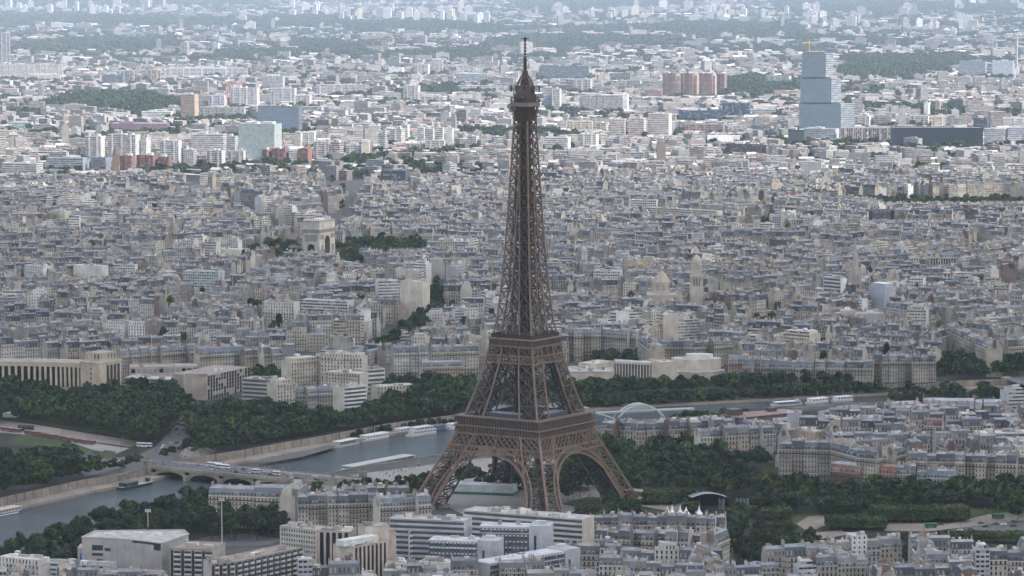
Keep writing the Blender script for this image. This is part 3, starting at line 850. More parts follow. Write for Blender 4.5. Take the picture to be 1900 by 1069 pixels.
# hotel: pale gridded wing and two dark striped towers
root, S, x, y, ang, L = hero("f", "hotel", "cream gridded hotel wing with one dark vertically striped side and cluttered roof", "hotel", (519, 976), (588, 984), 33, 15, 31, None, wc=CREAM, gc=(0.5, 0.42, 0.34), face_mat="plain", clutter=8, setback=False)
window_grid(root, L, 15, 33, 11, 14, w=.95, ht=1.5, frame=(0.4, 0.4, 0.38))
def striped(mb, x0, x1, y, z0, z1, n, light, dark):
    mb.wall((x0, y), (x1, y), z0, z1, "plain", dark)
    for i in range(n + 1):
        xx = x0 + i * (x1 - x0) / n
        mb.box(xx - .7, xx + .7, y - .5, y, z0, z1, "plain", light)
def tower_side(lab, a, b, h, D, sd, n, extra=None):
    root, S, x, y, ang, L = hero("f", "hotel_tower", lab, "hotel", a, b, h, D, sd, None, wc=(0.50, 0.42, 0.345), gc=(0.50, 0.42, 0.345), face_mat="plain", clutter=5, setback=False, fc=(0.5, 0.47, 0.44))
    add(root, "striped_front", lambda mb: striped(mb, -L / 2 + .5, L / 2 - .5, -D / 2 - .05, 0, h - .8, n, (0.50, 0.42, 0.345), (0.018, 0.02, 0.03)))
    return root, L
tower_side("dark striped hotel tower set back beside the cream gridded wing", (590, 985), (650, 987), 33, 16, 32, 5)
rt, L = tower_side("dark striped hotel tower standing forward with a white roof house", (655, 1015), (718, 1004), 30, 15, 33, 8)
add(rt, "roof_house", lambda mb: mb.box(-L / 2 - 3, L / 2 - 3, -3, 4, 30, 33.5, "plain", (0.62, 0.62, 0.62)))
hero("f", "hotel_tower", "blank beige tower end with a single dark window slot", "hotel", (618, 1010), (654, 1015), 30, 14, 34, None, wc=(0.52, 0.45, 0.375), face_mat="wall_blank", clutter=2, setback=False)
hero("f", "hotel_tower", "beige blank tower with flat roof behind the forward striped tower", "hotel", (700, 991), (735, 986), 32, 15, 35, None, wc=(0.50, 0.42, 0.345), face_mat="wall_blank", clutter=5, setback=False)
hero("f", "roof_house", "cream plant house above the hotel roofs next to the striped towers", "plant house", (677, 978), (722, 975), 38, 12, 36, None, wc=(0.52, 0.47, 0.40), face_mat="wall_blank", clutter=3, setback=False)
# concrete building with billboard
def concrete_block():
    h = 28
    a, m, b, c = P(152, 998, h), P(300, 1009, h), P(350, 992, h), P(176, 986, h)
    cx, cy_ = (a[0] + b[0]) / 2, (a[1] + b[1]) / 2
    root = thing("embassy_building", "grey board-marked concrete building with slit windows and flat roof by the river trees", "building", cx, cy_)
    RESERVED.append((cx, cy_ + 8, 0, 42, 26))
    l = lambda p: (p[0] - cx, p[1] - cy_)
    pg = [l(a)]
    for i in range(1, 9):                # slightly hollow curved front
        f = i / 8
        q = (a[0] + (m[0] - a[0]) * f, a[1] + (m[1] - a[1]) * f + 5.0 * math.sin(math.pi * f))
        pg.append(l(q))
    pg += [l(b), l(P(340, 984, h)), l(c)]
    def body(mb):
        mb.prism(pg, 0, h, "wall_blank", (0.40, 0.375, 0.355), ("roof_flat", (0.44, 0.41, 0.385)))
        for i in range(len(pg)):
            p, q = pg[i], pg[(i + 1) % len(pg)]
            mb.beam((*p, h + .3), (*q, h + .3), .7, "plain", (0.43, 0.40, 0.38))
    add(root, "wall", body)
    def slot(px0, px1, py0, py1, name="window"):
        pa, pb = pg[0], pg[8]
        fa, fb = (px0 - 152) / 148, (px1 - 152) / 148
        k = K(a[0], a[1], h)
        def fn(mb):
            pts = []
            for f in np.linspace(fa, fb, 5):
                pts.append((pa[0] + (pb[0] - pa[0]) * f, pa[1] + (pb[1] - pa[1]) * f + 5.0 * math.sin(math.pi * f) - .12))
            zt = h - (py0 - (998 + 11 * (fa + fb) / 2 - 5)) / k; zb = h - (py1 - (998 + 11 * (fa + fb) / 2 - 5)) / k
            for p, q in zip(pts, pts[1:]): mb.wall(p, q, zb, zt, "paint", (0.02, 0.024, 0.032))
        add(root, name, fn)
    slot(170, 190, 1008, 1018); slot(193, 204, 1014, 1020); slot(170, 190, 1023, 1028); slot(178, 190, 1035, 1040)
    slot(245, 298, 1002, 1006); slot(285, 298, 1005, 1017)
    for i in range(9):
        x = rng.uniform(-22, 22); y = rng.uniform(4, 9)
        add(root, "roof_unit", lambda mb: mb.box(x - 1.2, x + 1.2, y - .8, y + .8, h, h + rng.uniform(.6, 1.6), "plain", rng.choice(PALE)))
    p, q = P(144, 1016, 21), P(170, 1018, 21)
    add(root, "side_wing", lambda mb: mb.box(p[0] - cx, q[0] - cx + 1, p[1] - cy_ - 1, p[1] - cy_ + 14, 0, 21, "wall_blank", (0.43, 0.40, 0.38)))
    bb = thing("billboard", "bright blue billboard on the grey concrete building's lower wing", "billboard", p[0], p[1] - 1.2, 0)
    def board(mb):
        mb.box(1.5, 8.6, -.35, 0, 11.2, 17.4, "paint", (0.03, 0.16, 0.42), bottom=True)
    add(bb, "panel", board)
    add(bb, "lettering", lambda mb: [mb.box(2.2 + i * .75, 2.2 + i * .75 + .5, -.42, -.36, 15.6, 16.2, "paint", (0.6, 0.65, 0.7), bottom=True) for i in range(7)])
concrete_block()
# brown-roofed balcony flats
for lab, a, b, h, D, sd in (("brown roofed balcony flats with dark vertical strips, wing next to the concrete building", (316, 1017), (394, 1020), 28, 26, 41),
                            ("brown roofed balcony flats, long slanting wing of stacked white balconies", (436, 1043), (561, 1016), 27, 17, 42),
                            ("brown roofed balcony flats, short blank ended wing facing the viewer", (392, 1046), (435, 1043), 27, 15, 43)):
    root, S, x, y, ang, L = hero("f", "balcony_flats", lab, "apartment block", a, b, h, D, sd, None, wc=(0.36, 0.33, 0.31), gc=(0.45, 0.40, 0.36), face_mat="plain", clutter=7, setback=False, fc=(0.30, 0.24, 0.205))
    nb = max(3, round(L / 6)); 
    for i in range(nb):
        x0 = -L / 2 + i * L / nb
        add(root, "dark_strip", lambda mb: mb.box(x0 + .4, x0 + 1.9, -D / 2 - .15, -D / 2 - .02, 0, h - 1, "paint", (0.02, 0.022, 0.03)))
        for f in range(2, 9):
            z = f * 3.0
            def bal(mb):
                mb.box(x0 + 2.3, x0 + L / nb - .2, -D / 2 - 1.0, -D / 2 - .02, z, z + 1.0, "plain", (0.60, 0.57, 0.54), bottom=True)
                mb.box(x0 + 2.3, x0 + L / nb - .2, -D / 2 - .12, -D / 2 - .02, z + 1.0, z + 2.4, "paint", (0.03, 0.03, 0.035))
            add(root, "balcony", bal)
# low white buildings in front
hero("f", "white_house", "low white flat roofed house with a thin mast between the office blocks", "house", (776, 1043), (832, 1046), 17, 15, 44, None, wc=(0.66, 0.64, 0.60), face_mat="wall_blank", clutter=6, setback=False)
hero("f", "white_house", "low white house with terrace below the forward striped tower", "house", (714, 1052), (760, 1058), 15, 12, 45, None, wc=(0.64, 0.62, 0.6), face_mat="wall_block", clutter=5, setback=True)
hero("f", "white_house", "grey roofed shed at the bottom edge beside the concrete building", "house", (80, 1044), (200, 1050), 17, 14, 46, None, wc=(0.55, 0.56, 0.56), face_mat="wall_band", clutter=5, setback=False, fc=(0.25, 0.26, 0.26))
hero("f", "white_house", "long low house with brown roof at the bottom edge under the grey shed", "house", (118, 1066), (300, 1066), 15, 14, 47, None, wc=(0.55, 0.53, 0.5), face_mat="wall_block", clutter=8, setback=False, fc=(0.28, 0.23, 0.22))
hero("f", "white_house", "pale rubble roofed house at the corner under the river trees", "house", (-10, 1042), (72, 1050), 17, 16, 48, None, wc=(0.6, 0.56, 0.5), face_mat="wall_stone", clutter=10, setback=True)

# ---- rows of old stone houses with mansard roofs
def row(base, pts, h, D, n, seed, detail=2, wc=None, group=None, first=None, **kw):
    """houses side by side along the eaves polyline pts; n = houses per segment; base label gets each house's own distinction"""
    r = random.Random(seed); out = []
    NUM = ["first", "second", "third", "fourth", "fifth", "sixth", "seventh", "eighth", "ninth", "tenth", "eleventh", "twelfth", "thirteenth"]
    n = [m if m == 1 else round(m * 1.5) for m in n]; k = 0; tot = sum(n)
    for (a, b), m in zip(zip(pts, pts[1:]), n):
        for i in range(m):
            f0, f1 = i / m, (i + 1) / m
            pa = (a[0] + (b[0] - a[0]) * f0, a[1] + (b[1] - a[1]) * f0); pb = (a[0] + (b[0] - a[0]) * f1, a[1] + (b[1] - a[1]) * f1)
            hh = h + r.uniform(-1.3, 1.3)
            lab = base if tot == 1 else "%s, %s from its left end" % (base, NUM[k])
            if tot > 1 and k == tot - 1: lab = "%s, last at its right end" % base
            out.append(hero("m", "mansard_house", lab, "stone house", pa, pb, hh, D * r.uniform(.9, 1.1), seed * 100 + k, group, wc=wc or r.choice(STONE[:5]), detail=detail, **kw))
            k += 1
    return out
row("ornate cream palace row by the river bridge", [(387, 919), (470, 922), (558, 925)], 22, 18, [1, 1], 51, 3, wc=(0.56, 0.50, 0.40), group="houses of the cream palace row", rc=(0.15, 0.165, 0.2))
row("ornate cream palace, slanting end wing", [(559, 925), (575, 914)], 22, 16, [1], 52, 2, wc=(0.54, 0.48, 0.385))
row("stone terrace with tall chimneys behind the hotel", [(553, 937), (703, 933)], 21, 15, [5], 53, 2, group="houses of the terrace behind the hotel")
row("blue slated terrace behind the grey office block", [(705, 942), (800, 936)], 21, 14, [3], 54, 2, rc=(0.17, 0.2, 0.26), group="houses of the blue slated terrace")
row("roof row between the terrace and the park trees", [(600, 925), (760, 918)], 19, 13, [5], 55, 1, group="houses of the roof row before the park")
row("curved cream terrace before the concert stage", [(1104, 1000), (1190, 1003), (1277, 1007)], 23, 15, [3, 3], 56, 3, wc=None, group="houses of the curved cream terrace")
row("rounded corner house of the curved cream terrace", [(1278, 1007), (1330, 1010)], 23, 14, [1], 57, 3, wc=(0.54, 0.48, 0.39))
row("corner house's short side facing the park trees", [(1331, 1010), (1354, 1000)], 23, 13, [1], 58, 2, wc=(0.54, 0.48, 0.39))
row("grey roofed row behind the curved cream terrace", [(1095, 975), (1200, 975), (1345, 978)], 22, 14, [3, 5], 59, 1, group="houses of the row behind the curved terrace")
# seventh-arrondissement side
row("long stone row above the park's tall trees", [(1445, 834), (1540, 836), (1588, 848)], 23, 15, [3, 2], 61, 2, group="houses of the long stone row")
row("stone corner row turning from the long stone row", [(1589, 849), (1626, 853), (1680, 844)], 24, 15, [1, 2], 62, 2, group="houses of the stone corner row")
row("pale balconied avenue row", [(1684, 856), (1790, 858), (1905, 862)], 23, 15, [4, 4], 63, 2, wc=(0.52, 0.47, 0.4), group="houses of the pale balconied row")
hero("m", "brick_house", "red brick and cream apartment house among the park trees", "brick house", (1540, 874), (1596, 880), 14, 15, 64, None, wc=(0.25, 0.15, 0.125), rc=(0.2, 0.13, 0.13), detail=3, gc=(0.26, 0.16, 0.135))
hero("m", "brick_house", "pink brick house with a red roof beside the grey mansard pair", "brick house", (1625, 878), (1662, 881), 15, 13, 65, None, wc=(0.36, 0.26, 0.215), rc=(0.26, 0.14, 0.11), zc=(0.3, 0.17, 0.14), detail=3)
row("grey mansard pair beside the pink brick house", [(1664, 880), (1698, 881)], 17, 12, [2], 66, 2, rc=(0.14, 0.16, 0.2), group="the grey mansard pair")
row("blue glazed roof terrace house below the pale balconied row", [(1701, 887), (1776, 889)], 15, 13, [3], 67, 2, rc=(0.16, 0.2, 0.26), group="the blue roofed terrace")
row("mansard row above the tower's right foot", [(1115, 795), (1180, 800), (1365, 792)], 20, 14, [2, 6], 68, 1, group="mansard row by the tower foot")
row("stone row among the trees right of the tower", [(1300, 812), (1440, 805)], 20, 14, [4], 69, 1, group="stone row among the trees")
row("mansard trio with white dormers beside the tan blank wall", [(1375, 795), (1455, 800)], 22, 14, [3], 70, 2, group="the white dormered trio")
hero("f", "tan_building", "long tan blank walled building beside the white dormered trio", "building", (1457, 797), (1512, 803), 21, 16, 71, None, wc=(0.45, 0.37, 0.28), face_mat="wall_blank", clutter=4, setback=False)
band_slab("cream terraced flats with dark loggias below the lens roofed hall", (1568, 781), (1650, 774), 22, 15, (0.62, 0.58, 0.50), CREAM, 7, 72)
band_slab("white terraced flats with planted decks beside the cream terraced flats", (1452, 781), (1560, 774), 22, 15, (0.66, 0.64, 0.60), PALE[0], 7, 73)
band_slab("white stepped flats with orange awnings at the picture's right edge", (1818, 805), (1920, 803), 24, 18, (0.66, 0.65, 0.63), PALE[1], 7, 74)
hero("m", "brick_house", "dark red roofed house with tall brick chimney wall in the middle of the old quarter", "brick house", (1714, 790), (1748, 791), 23, 13, 75, None, rc=(0.14, 0.07, 0.07), zc=(0.18, 0.1, 0.1), gc=(0.28, 0.13, 0.11), detail=2)
hero("f", "office_block", "rounded grey office with banded glass at the right edge beside the palace", "office block", (1872, 728), (1905, 727), 26, 20, 76, None, wc=(0.5, 0.5, 0.5), face_mat="wall_band", clutter=4)
for lab, a, b, h in (("long pale palace with hipped grey roof and central pediment by the river", (1713, 754), (1808, 755), 19), ("pale palace side wing nearer the lens roofed hall", (1655, 761), (1710, 759), 15), ("pale palace side wing nearer the rounded grey office", (1811, 757), (1860, 757), 15)):
    hero("m", "palace_wing", lab, "palace", a, b, h, 16, 77, None, wc=(0.56, 0.50, 0.41), rc=(0.27, 0.28, 0.31), zc=(0.34, 0.34, 0.36), detail=2, chim=2, dorm=False)
# hall with the dark lens-shaped roof, and the long red-brown museum deck
def lens_hall():
    a, b = P(1531, 757, 17), P(1652, 765, 17); cx, cy_ = (a[0] + b[0]) / 2, (a[1] + b[1]) / 2
    root = thing("museum_hall", "dark hall with a purplish lens shaped roof and white roof patch near the river", "museum", cx, cy_ + 14, 0, R(-4))
    RESERVED.append((cx, cy_ + 14, 0, 24, 16)); L = math.dist(a, b)
    add(root, "wall", lambda mb: mb.box(-L / 2, L / 2, -13, 13, 0, 13, "curtain_wall", (0.035, 0.04, 0.05)))
    def roof(mb):
        N = 14
        for i in range(N):
            for j in range(5):
                f = lambda u, v: (-L / 2 - 2 + (L + 4) * u, (-14 + 28 * v) * (0.25 + .75 * math.sin(math.pi * u)), 13.2 + 6.0 * math.sin(math.pi * u) * math.sin(math.pi * (.12 + .76 * v)))
                q = [f(i / N, j / 5), f((i + 1) / N, j / 5), f((i + 1) / N, (j + 1) / 5), f(i / N, (j + 1) / 5)]
                mb.face(q, "metal_sheet", (0.6, 0.58, 0.54) if (8 <= i <= 11 and j > 1) else (0.20, 0.175, 0.19))
    add(root, "roof", roof)
lens_hall()
def museum_deck():
    root, S, x, y, ang, L = hero("f", "museum_gallery", "long red-brown museum roof deck running along the river trees", "museum", (1372, 776), (1500, 764), 17, 30, 78, None, wc=(0.10, 0.07, 0.07), fc=(0.30, 0.205, 0.18), face_mat="curtain_wall", clutter=0, setback=False)
    add(root, "roof_box", lambda mb: mb.box(-L / 2 + 5, -L / 2 + 15, 0, 10, 17, 21.5, "metal_sheet", (0.07, 0.05, 0.055)))
    add(root, "roof_box", lambda mb: mb.box(10, 18, 4, 9, 17, 19.5, "metal_sheet", (0.06, 0.045, 0.05)))
    hero("f", "museum_gallery", "pale flat roofed shed behind the mansard row by the tower foot", "museum", (1290, 783), (1368, 776), 15, 26, 79, None, wc=(0.2, 0.18, 0.17), fc=(0.58, 0.53, 0.46), face_mat="wall_band", clutter=3, setback=False)
museum_deck()
# ---- far bank, left: colonnaded palace
def colonnade(mb, a, b, z0, z1, n, w, col, dep=1.6):
    L = math.dist(a, b); ang = math.atan2(b[1] - a[1], b[0] - a[0])
    for i in range(n + 1):
        f = i / n
        mb.at(a[0] + (b[0] - a[0]) * f, a[1] + (b[1] - a[1]) * f, ang)
        mb.box(-w / 2, w / 2, -dep, 0, z0, z1, "plain", col)
    mb.tr = None
def chaillot():
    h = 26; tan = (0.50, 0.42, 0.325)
    pts = [P(-60, 672, h), P(0, 671, h), P(60, 671.5, h), P(110, 672.5, h), P(150, 674, h)]
    cx, cy_ = pts[2]
    root = thing("palace_wing", "curved tan palace wing lined with tall columns beside its square end pavilion", "palace", cx, cy_)
    l = [(p[0] - cx, p[1] - cy_) for p in pts]
    bk = offset(l, 22)
    for p in pts: RESERVED.append((p[0], p[1] + 11, 0, 26, 14))
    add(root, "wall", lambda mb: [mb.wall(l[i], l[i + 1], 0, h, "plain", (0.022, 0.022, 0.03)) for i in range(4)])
    def ent(mb):
        f = offset(l, -2.0)
        for z0, z1 in ((h - 3.6, h + .4),):
            strip(mb, f, f, z0, z1, "plain", tan); strip(mb, f, bk, z1, z1, "roof_flat", (0.38, 0.32, 0.27)); strip(mb, bk, bk, z1, 0, "plain", tan)
            strip(mb, l, f, z0, z0, "plain", tan)
        strip(mb, offset(l, -2.0), offset(l, -2.0), 0, 5, "plain", tan)
    add(root, "roof", ent)
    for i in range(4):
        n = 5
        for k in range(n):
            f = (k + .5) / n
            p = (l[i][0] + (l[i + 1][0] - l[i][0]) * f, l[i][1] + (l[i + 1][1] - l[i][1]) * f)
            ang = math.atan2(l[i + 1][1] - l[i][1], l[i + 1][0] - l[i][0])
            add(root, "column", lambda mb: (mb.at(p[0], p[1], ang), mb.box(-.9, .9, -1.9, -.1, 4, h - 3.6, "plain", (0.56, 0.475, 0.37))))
    # pavilion
    A, Bc, C = P(149, 670, 30), P(186, 673, 30), P(225, 667, 30)
    pr = thing("palace_pavilion", "square tan stone pavilion with tall columns ending the curved palace wing", "palace", Bc[0], Bc[1])
    RESERVED.append((Bc[0], Bc[1] + 15, 0, 26, 24))
    q = lambda p: (p[0] - Bc[0], p[1] - Bc[1])
    D = (A[0] + C[0] - Bc[0], A[1] + C[1] - Bc[1])
    pg = [q(A), (0, 0), q(C), q(D)]
    def body(mb):
        mb.prism(pg, -2, 30, "wall_blank", (0.53, 0.45, 0.35), ("roof_flat", (0.40, 0.34, 0.29)))
        for i in range(4): 
            a, b = pg[i], pg[(i + 1) % 4]
            mb.beam((*a, 29.6), (*b, 29.6), 1.4, "plain", (0.56, 0.475, 0.37)); mb.beam((*a, 7.5), (*b, 7.5), 1.0, "plain", (0.56, 0.475, 0.37))
    add(pr, "wall", body)
    c = q(C)
    for k in range(4):
        f = .3 + k * .17
        def win(mb):
            mb.at(0, 0, math.atan2(c[1], c[0])); L = math.hypot(*c)
            mb.box(L * f, L * (f + .10), -.3, .3, 9, 27, "paint", (0.035, 0.035, 0.04))
        add(pr, "tall_window", win)
    a_ = q(A)
    for z in (11, 15, 19, 23):
        add(pr, "window", lambda mb: (mb.at(a_[0], a_[1], math.atan2(-a_[1], -a_[0])), mb.box(11, 12.2, -.25, .2, z, z + 2, "paint", (0.04, 0.035, 0.035))))
    cx2 = sum(p[0] for p in pg) / 4; cy2 = sum(p[1] for p in pg) / 4
    pg2 = [((p[0] - cx2) * .74 + cx2, (p[1] - cy2) * .74 + cy2) for p in pg]
    add(pr, "attic", lambda mb: mb.prism(pg2, 30, 37.5, "wall_small", (0.47, 0.40, 0.32), ("roof_flat", (0.36, 0.30, 0.26)), lambda L: max(2, round(L / 4)), 1))
chaillot()
root, *_ = hero("f", "museum_annex", "long low loggia building with a row of square openings behind the garden trees", "museum", (242, 682), (367, 680), 16, 24, 81, None, wc=(0.47, 0.42, 0.36), fc=(0.36, 0.31, 0.28), face_mat="wall_block", bay=5, floor=8, clutter=3, setback=False)
band_slab("stepped concrete terraces with white bands below the loggia building", (228, 701), (352, 706), 13, 22, (0.48, 0.45, 0.41), CREAM, 4, 82, clutter=4)
root, S, x, y, ang, L = hero("f", "museum_annex", "brown flat roofed stone annex with pilastered front above the avenue", "museum", (384, 698), (463, 681), 20, 34, 83, None, wc=(0.44, 0.38, 0.31), fc=(0.33, 0.28, 0.25), face_mat="wall_stripe", bay=4.5, clutter=3, setback=False)
hero("f", "museum_annex", "blank stone end of the brown roofed annex beside the avenue", "museum", (340, 699), (383, 699), 20, 18, 84, None, wc=(0.42, 0.36, 0.3), fc=(0.33, 0.28, 0.25), face_mat="wall_blank", clutter=0, setback=False)
row("long blue roofed stone front behind the palace annex", [(226, 661), (300, 656), (368, 652)], 23, 15, [3, 3], 85, 2, rc=(0.16, 0.18, 0.23), group="houses of the long blue roofed front")
row("blue roofed front continuing towards the ornate stepped palace", [(370, 660), (455, 655)], 22, 14, [3], 86, 2, rc=(0.15, 0.18, 0.23), group="houses of the continuing blue roofed front")
row("grey stone row beside the scaffolded house", [(456, 660), (523, 656)], 22, 14, [3], 87, 2, group="houses of the grey stone row")
hero("f", "scaffolded_house", "grey sheeted scaffolded house beside the grey stone row", "house", (524, 640), (546, 640), 25, 16, 88, None, wc=(0.24, 0.24, 0.27), face_mat="wall_blank", clutter=1, setback=False)
band_slab("dark balconied flats with planted roof rising from the quay trees", (449, 702), (512, 706), 24, 18, (0.40, 0.37, 0.34), CREAM, 7, 89)
hero("f", "stone_flats", "beige corner flats with balconies among the quay trees", "apartment block", (514, 713), (548, 710), 27, 15, 90, None, wc=(0.54, 0.49, 0.41), face_mat="wall_stone", clutter=5, setback=True)
row("slate roofed mansion with dormers half hidden by the quay trees", [(550, 733), (634, 729)], 17, 15, [3], 91, 2, rc=(0.19, 0.21, 0.26), group="the slate roofed mansion")
band_slab("white balconied flats at the end of the slate mansion", (638, 720), (680, 716), 26, 15, (0.66, 0.64, 0.60), (0.60, 0.55, 0.47), 8, 92)
hero("f", "stepped_palace", "ornate cream stepped apartment palace with arched windows, tallest part", "apartment block", (595, 662), (672, 664), 34, 18, 93, None, wc=(0.58, 0.53, 0.44), face_mat="wall_stone", clutter=9, setback=True)
hero("f", "stepped_palace", "ornate cream stepped apartment palace, side wing towards the scaffolded house", "apartment block", (540, 672), (592, 668), 30, 16, 94, None, wc=(0.55, 0.49, 0.40), face_mat="wall_stone", clutter=6, setback=True)
hero("f", "stepped_palace", "ornate cream stepped apartment palace, lower front wing", "apartment block", (604, 690), (668, 694), 26, 14, 95, None, wc=(0.57, 0.52, 0.44), face_mat="wall_stone", clutter=4, setback=False)
band_slab("pale flats with glass top storeys beside the stepped palace", (674, 687), (714, 684), 26, 15, (0.60, 0.57, 0.52), CREAM, 7, 96)
hero("f", "stone_flats", "low cream terrace house below the glass topped flats", "apartment block", (700, 718), (770, 714), 16, 14, 97, None, wc=(0.56, 0.51, 0.43), face_mat="wall_stone", clutter=4, setback=False)
row("white fronted mansard row behind the quay trees", [(731, 656), (795, 654)], 22, 14, [3], 98, 2, wc=(0.60, 0.57, 0.52), rc=(0.13, 0.15, 0.2), group="the white fronted mansard row")
row("cream mansard row next to the tower's left edge", [(800, 655), (888, 652)], 21, 14, [3], 99, 2, group="the cream mansard row by the tower")
row("pavilion museum with pink walls and slate dome roof", [(784, 682), (860, 680)], 14, 18, [1], 100, 2, wc=(0.47, 0.37, 0.30), rc=(0.18, 0.2, 0.24))
# ---- far bank, right: modern art museum
def museum():
    tan = (0.52, 0.46, 0.385); W = (0.55, 0.51, 0.46)
    hero("f", "museum_wing", "low pale museum wing with skylit roof beside the tower", "museum", (1052, 690), (1140, 690), 15, 40, 111, None, wc=tan, fc=(0.45, 0.45, 0.45), face_mat="wall_blank", clutter=6, setback=False)
    hero("f", "museum_wing", "plain pale museum wing joining the colonnade's near end", "museum", (1105, 676), (1140, 670), 19, 18, 112, None, wc=tan, fc=W, face_mat="wall_blank", clutter=2, setback=False)
    a, b = P(1141, 670, 22), P(1208, 674, 22); cx, cy_ = (a[0] + b[0]) / 2, (a[1] + b[1]) / 2
    root = thing("museum_portico", "tall pale colonnade of slender square columns between two museum wings", "museum", cx, cy_)
    RESERVED.append((cx, cy_ + 8, 0, 20, 12))
    L = math.dist(a, b); l0, l1 = (a[0] - cx, a[1] - cy_), (b[0] - cx, b[1] - cy_)
    add(root, "roof", lambda mb: mb.prism([l0, l1, (l1[0], l1[1] + 15), (l0[0], l0[1] + 15)], 20, 22, "plain", W, ("roof_flat", (0.45, 0.42, 0.39))))
    add(root, "wall", lambda mb: mb.wall((l0[0], l0[1] + 9), (l1[0], l1[1] + 9), 0, 20, "plain", (0.12, 0.11, 0.11)))
    for i in range(12):
        f = (i + .5) / 12
        add(root, "column", lambda mb: (mb.at(l0[0] + (l1[0] - l0[0]) * f, l0[1] + (l1[1] - l0[1]) * f + 1), mb.box(-.6, .6, -.6, .6, 0, 20, "plain", (0.50, 0.46, 0.41))))
    hero("f", "museum_wing", "pale blank museum wing joining the colonnade's far end", "museum", (1209, 674), (1258, 671), 20, 20, 113, None, wc=(0.55, 0.48, 0.395), fc=(0.50, 0.47, 0.43), face_mat="wall_blank", clutter=3, setback=False)
    # rounded end
    c = P(1292, 668, 17); r0 = thing("museum_rotunda", "rounded cream museum end with white flat roofs above the garden trees", "museum", c[0], c[1] + 8)
    RESERVED.append((c[0], c[1] + 8, 0, 22, 16))
    arc = [(22 * math.cos(t_), 13 * math.sin(t_)) for t_ in np.linspace(-math.pi, math.pi, 33)[:-1]]
    add(r0, "wall", lambda mb: mb.prism(arc, 0, 18, "wall_blank", (0.58, 0.52, 0.43), ("roof_flat", (0.5, 0.475, 0.44))))
    add(r0, "attic", lambda mb: mb.prism([(x * .55 + 3, y * .55) for x, y in arc], 18, 21.5, "plain", (0.62, 0.60, 0.56), ("roof_flat", (0.56, 0.54, 0.51))))
    add(r0, "lower_terrace", lambda mb: mb.prism([(x * 1.25 - 2, y * 1.25 - 6) for x, y in arc], 0, 8, "wall_blank", (0.50, 0.44, 0.37), ("roof_flat", (0.46, 0.43, 0.42))))
museum()
row("long curving stone front above the museum", [(1048, 622), (1115, 622), (1180, 626)], 24, 15, [3, 3], 121, 2, rc=(0.2, 0.22, 0.27), group="houses of the curving stone front")
row("slanting stone front beside the round tree clump", [(1183, 634), (1205, 650)], 24, 14, [2], 122, 1, group="houses of the slanting stone front")
row("stone row with flags facing the museum", [(1205, 645), (1290, 645), (1360, 642)], 22, 14, [3, 3], 123, 2, group="houses of the row facing the museum")
row("pink and cream mansard row above the garden trees", [(1352, 672), (1378, 672)], 16, 14, [1], 124, 2, wc=(0.48, 0.33, 0.29), rc=(0.2, 0.22, 0.3))
row("blue slate riverside row above the long tree line", [(1378, 680), (1510, 684)], 15, 14, [5], 125, 2, rc=(0.14, 0.16, 0.21), group="houses of the blue slate riverside row")
row("tall stone riverside row with grey roofs", [(1512, 682), (1620, 684)], 17, 15, [4], 126, 2, group="houses of the tall stone riverside row")
row("stone riverside block with green roof details at the tree corner", [(1622, 672), (1737, 672)], 21, 16, [5], 127, 2, group="houses of the riverside corner block")
row("long avenue front slanting down to the dark trees", [(1752, 612), (1790, 630), (1830, 648)], 24, 14, [3, 3], 128, 1, group="houses of the slanting avenue front")
row("stone front facing the bridge trees", [(1832, 646), (1910, 642)], 20, 15, [3], 129, 2, group="houses facing the bridge trees")
hero("f", "stone_flats", "cream modern flats with balconies among the stone rows above the garden", "apartment block", (1453, 618), (1502, 622), 28, 18, 130, None, wc=(0.57, 0.51, 0.42), face_mat="wall_block", clutter=5, setback=True)
hero("f", "stone_flats", "rounded white flats stepped at the top by the avenue", "apartment block", (1682, 575), (1718, 576), 30, 18, 131, None, wc=(0.58, 0.54, 0.5), face_mat="wall_block", clutter=5, setback=True)
hero("f", "tan_building", "large blank pinkish wall below the sheeted white tower", "building", (1553, 577), (1590, 576), 22, 18, 132, None, wc=(0.50, 0.44, 0.41), face_mat="wall_blank", clutter=1, setback=False)
hero("f", "tan_building", "grey blank walled building beside the pinkish blank wall", "building", (1592, 583), (1642, 582), 22, 18, 133, None, wc=(0.45, 0.42, 0.40), face_mat="wall_blank", clutter=2, setback=False)
band_slab("white ribbed office slab rising above the old roofs near the church spire", (1528, 514), (1560, 517), 38, 9, (0.55, 0.56, 0.58), PALE[1], 10, 134, name="office_slab")
hero("f", "office_slab", "narrow dark glass office beside the church spire", "office block", (1569, 528), (1580, 530), 36, 5, 135, None, wc=(0.05, 0.06, 0.075), face_mat="curtain_wall", clutter=1)
hero("f", "sheeted_tower", "bright white sheeted tower with slanting top beside the church spire", "building", (1612, 530), (1642, 533), 34, 16, 136, None, wc=(0.40, 0.42, 0.46), fc=(0.8, 0.8, 0.8), face_mat="wall_blank", clutter=0, setback=True)
row("dark slate terrace beside the rounded white flats", [(1643, 570), (1682, 576)], 26, 14, [2], 137, 1, group="the dark slate terrace")
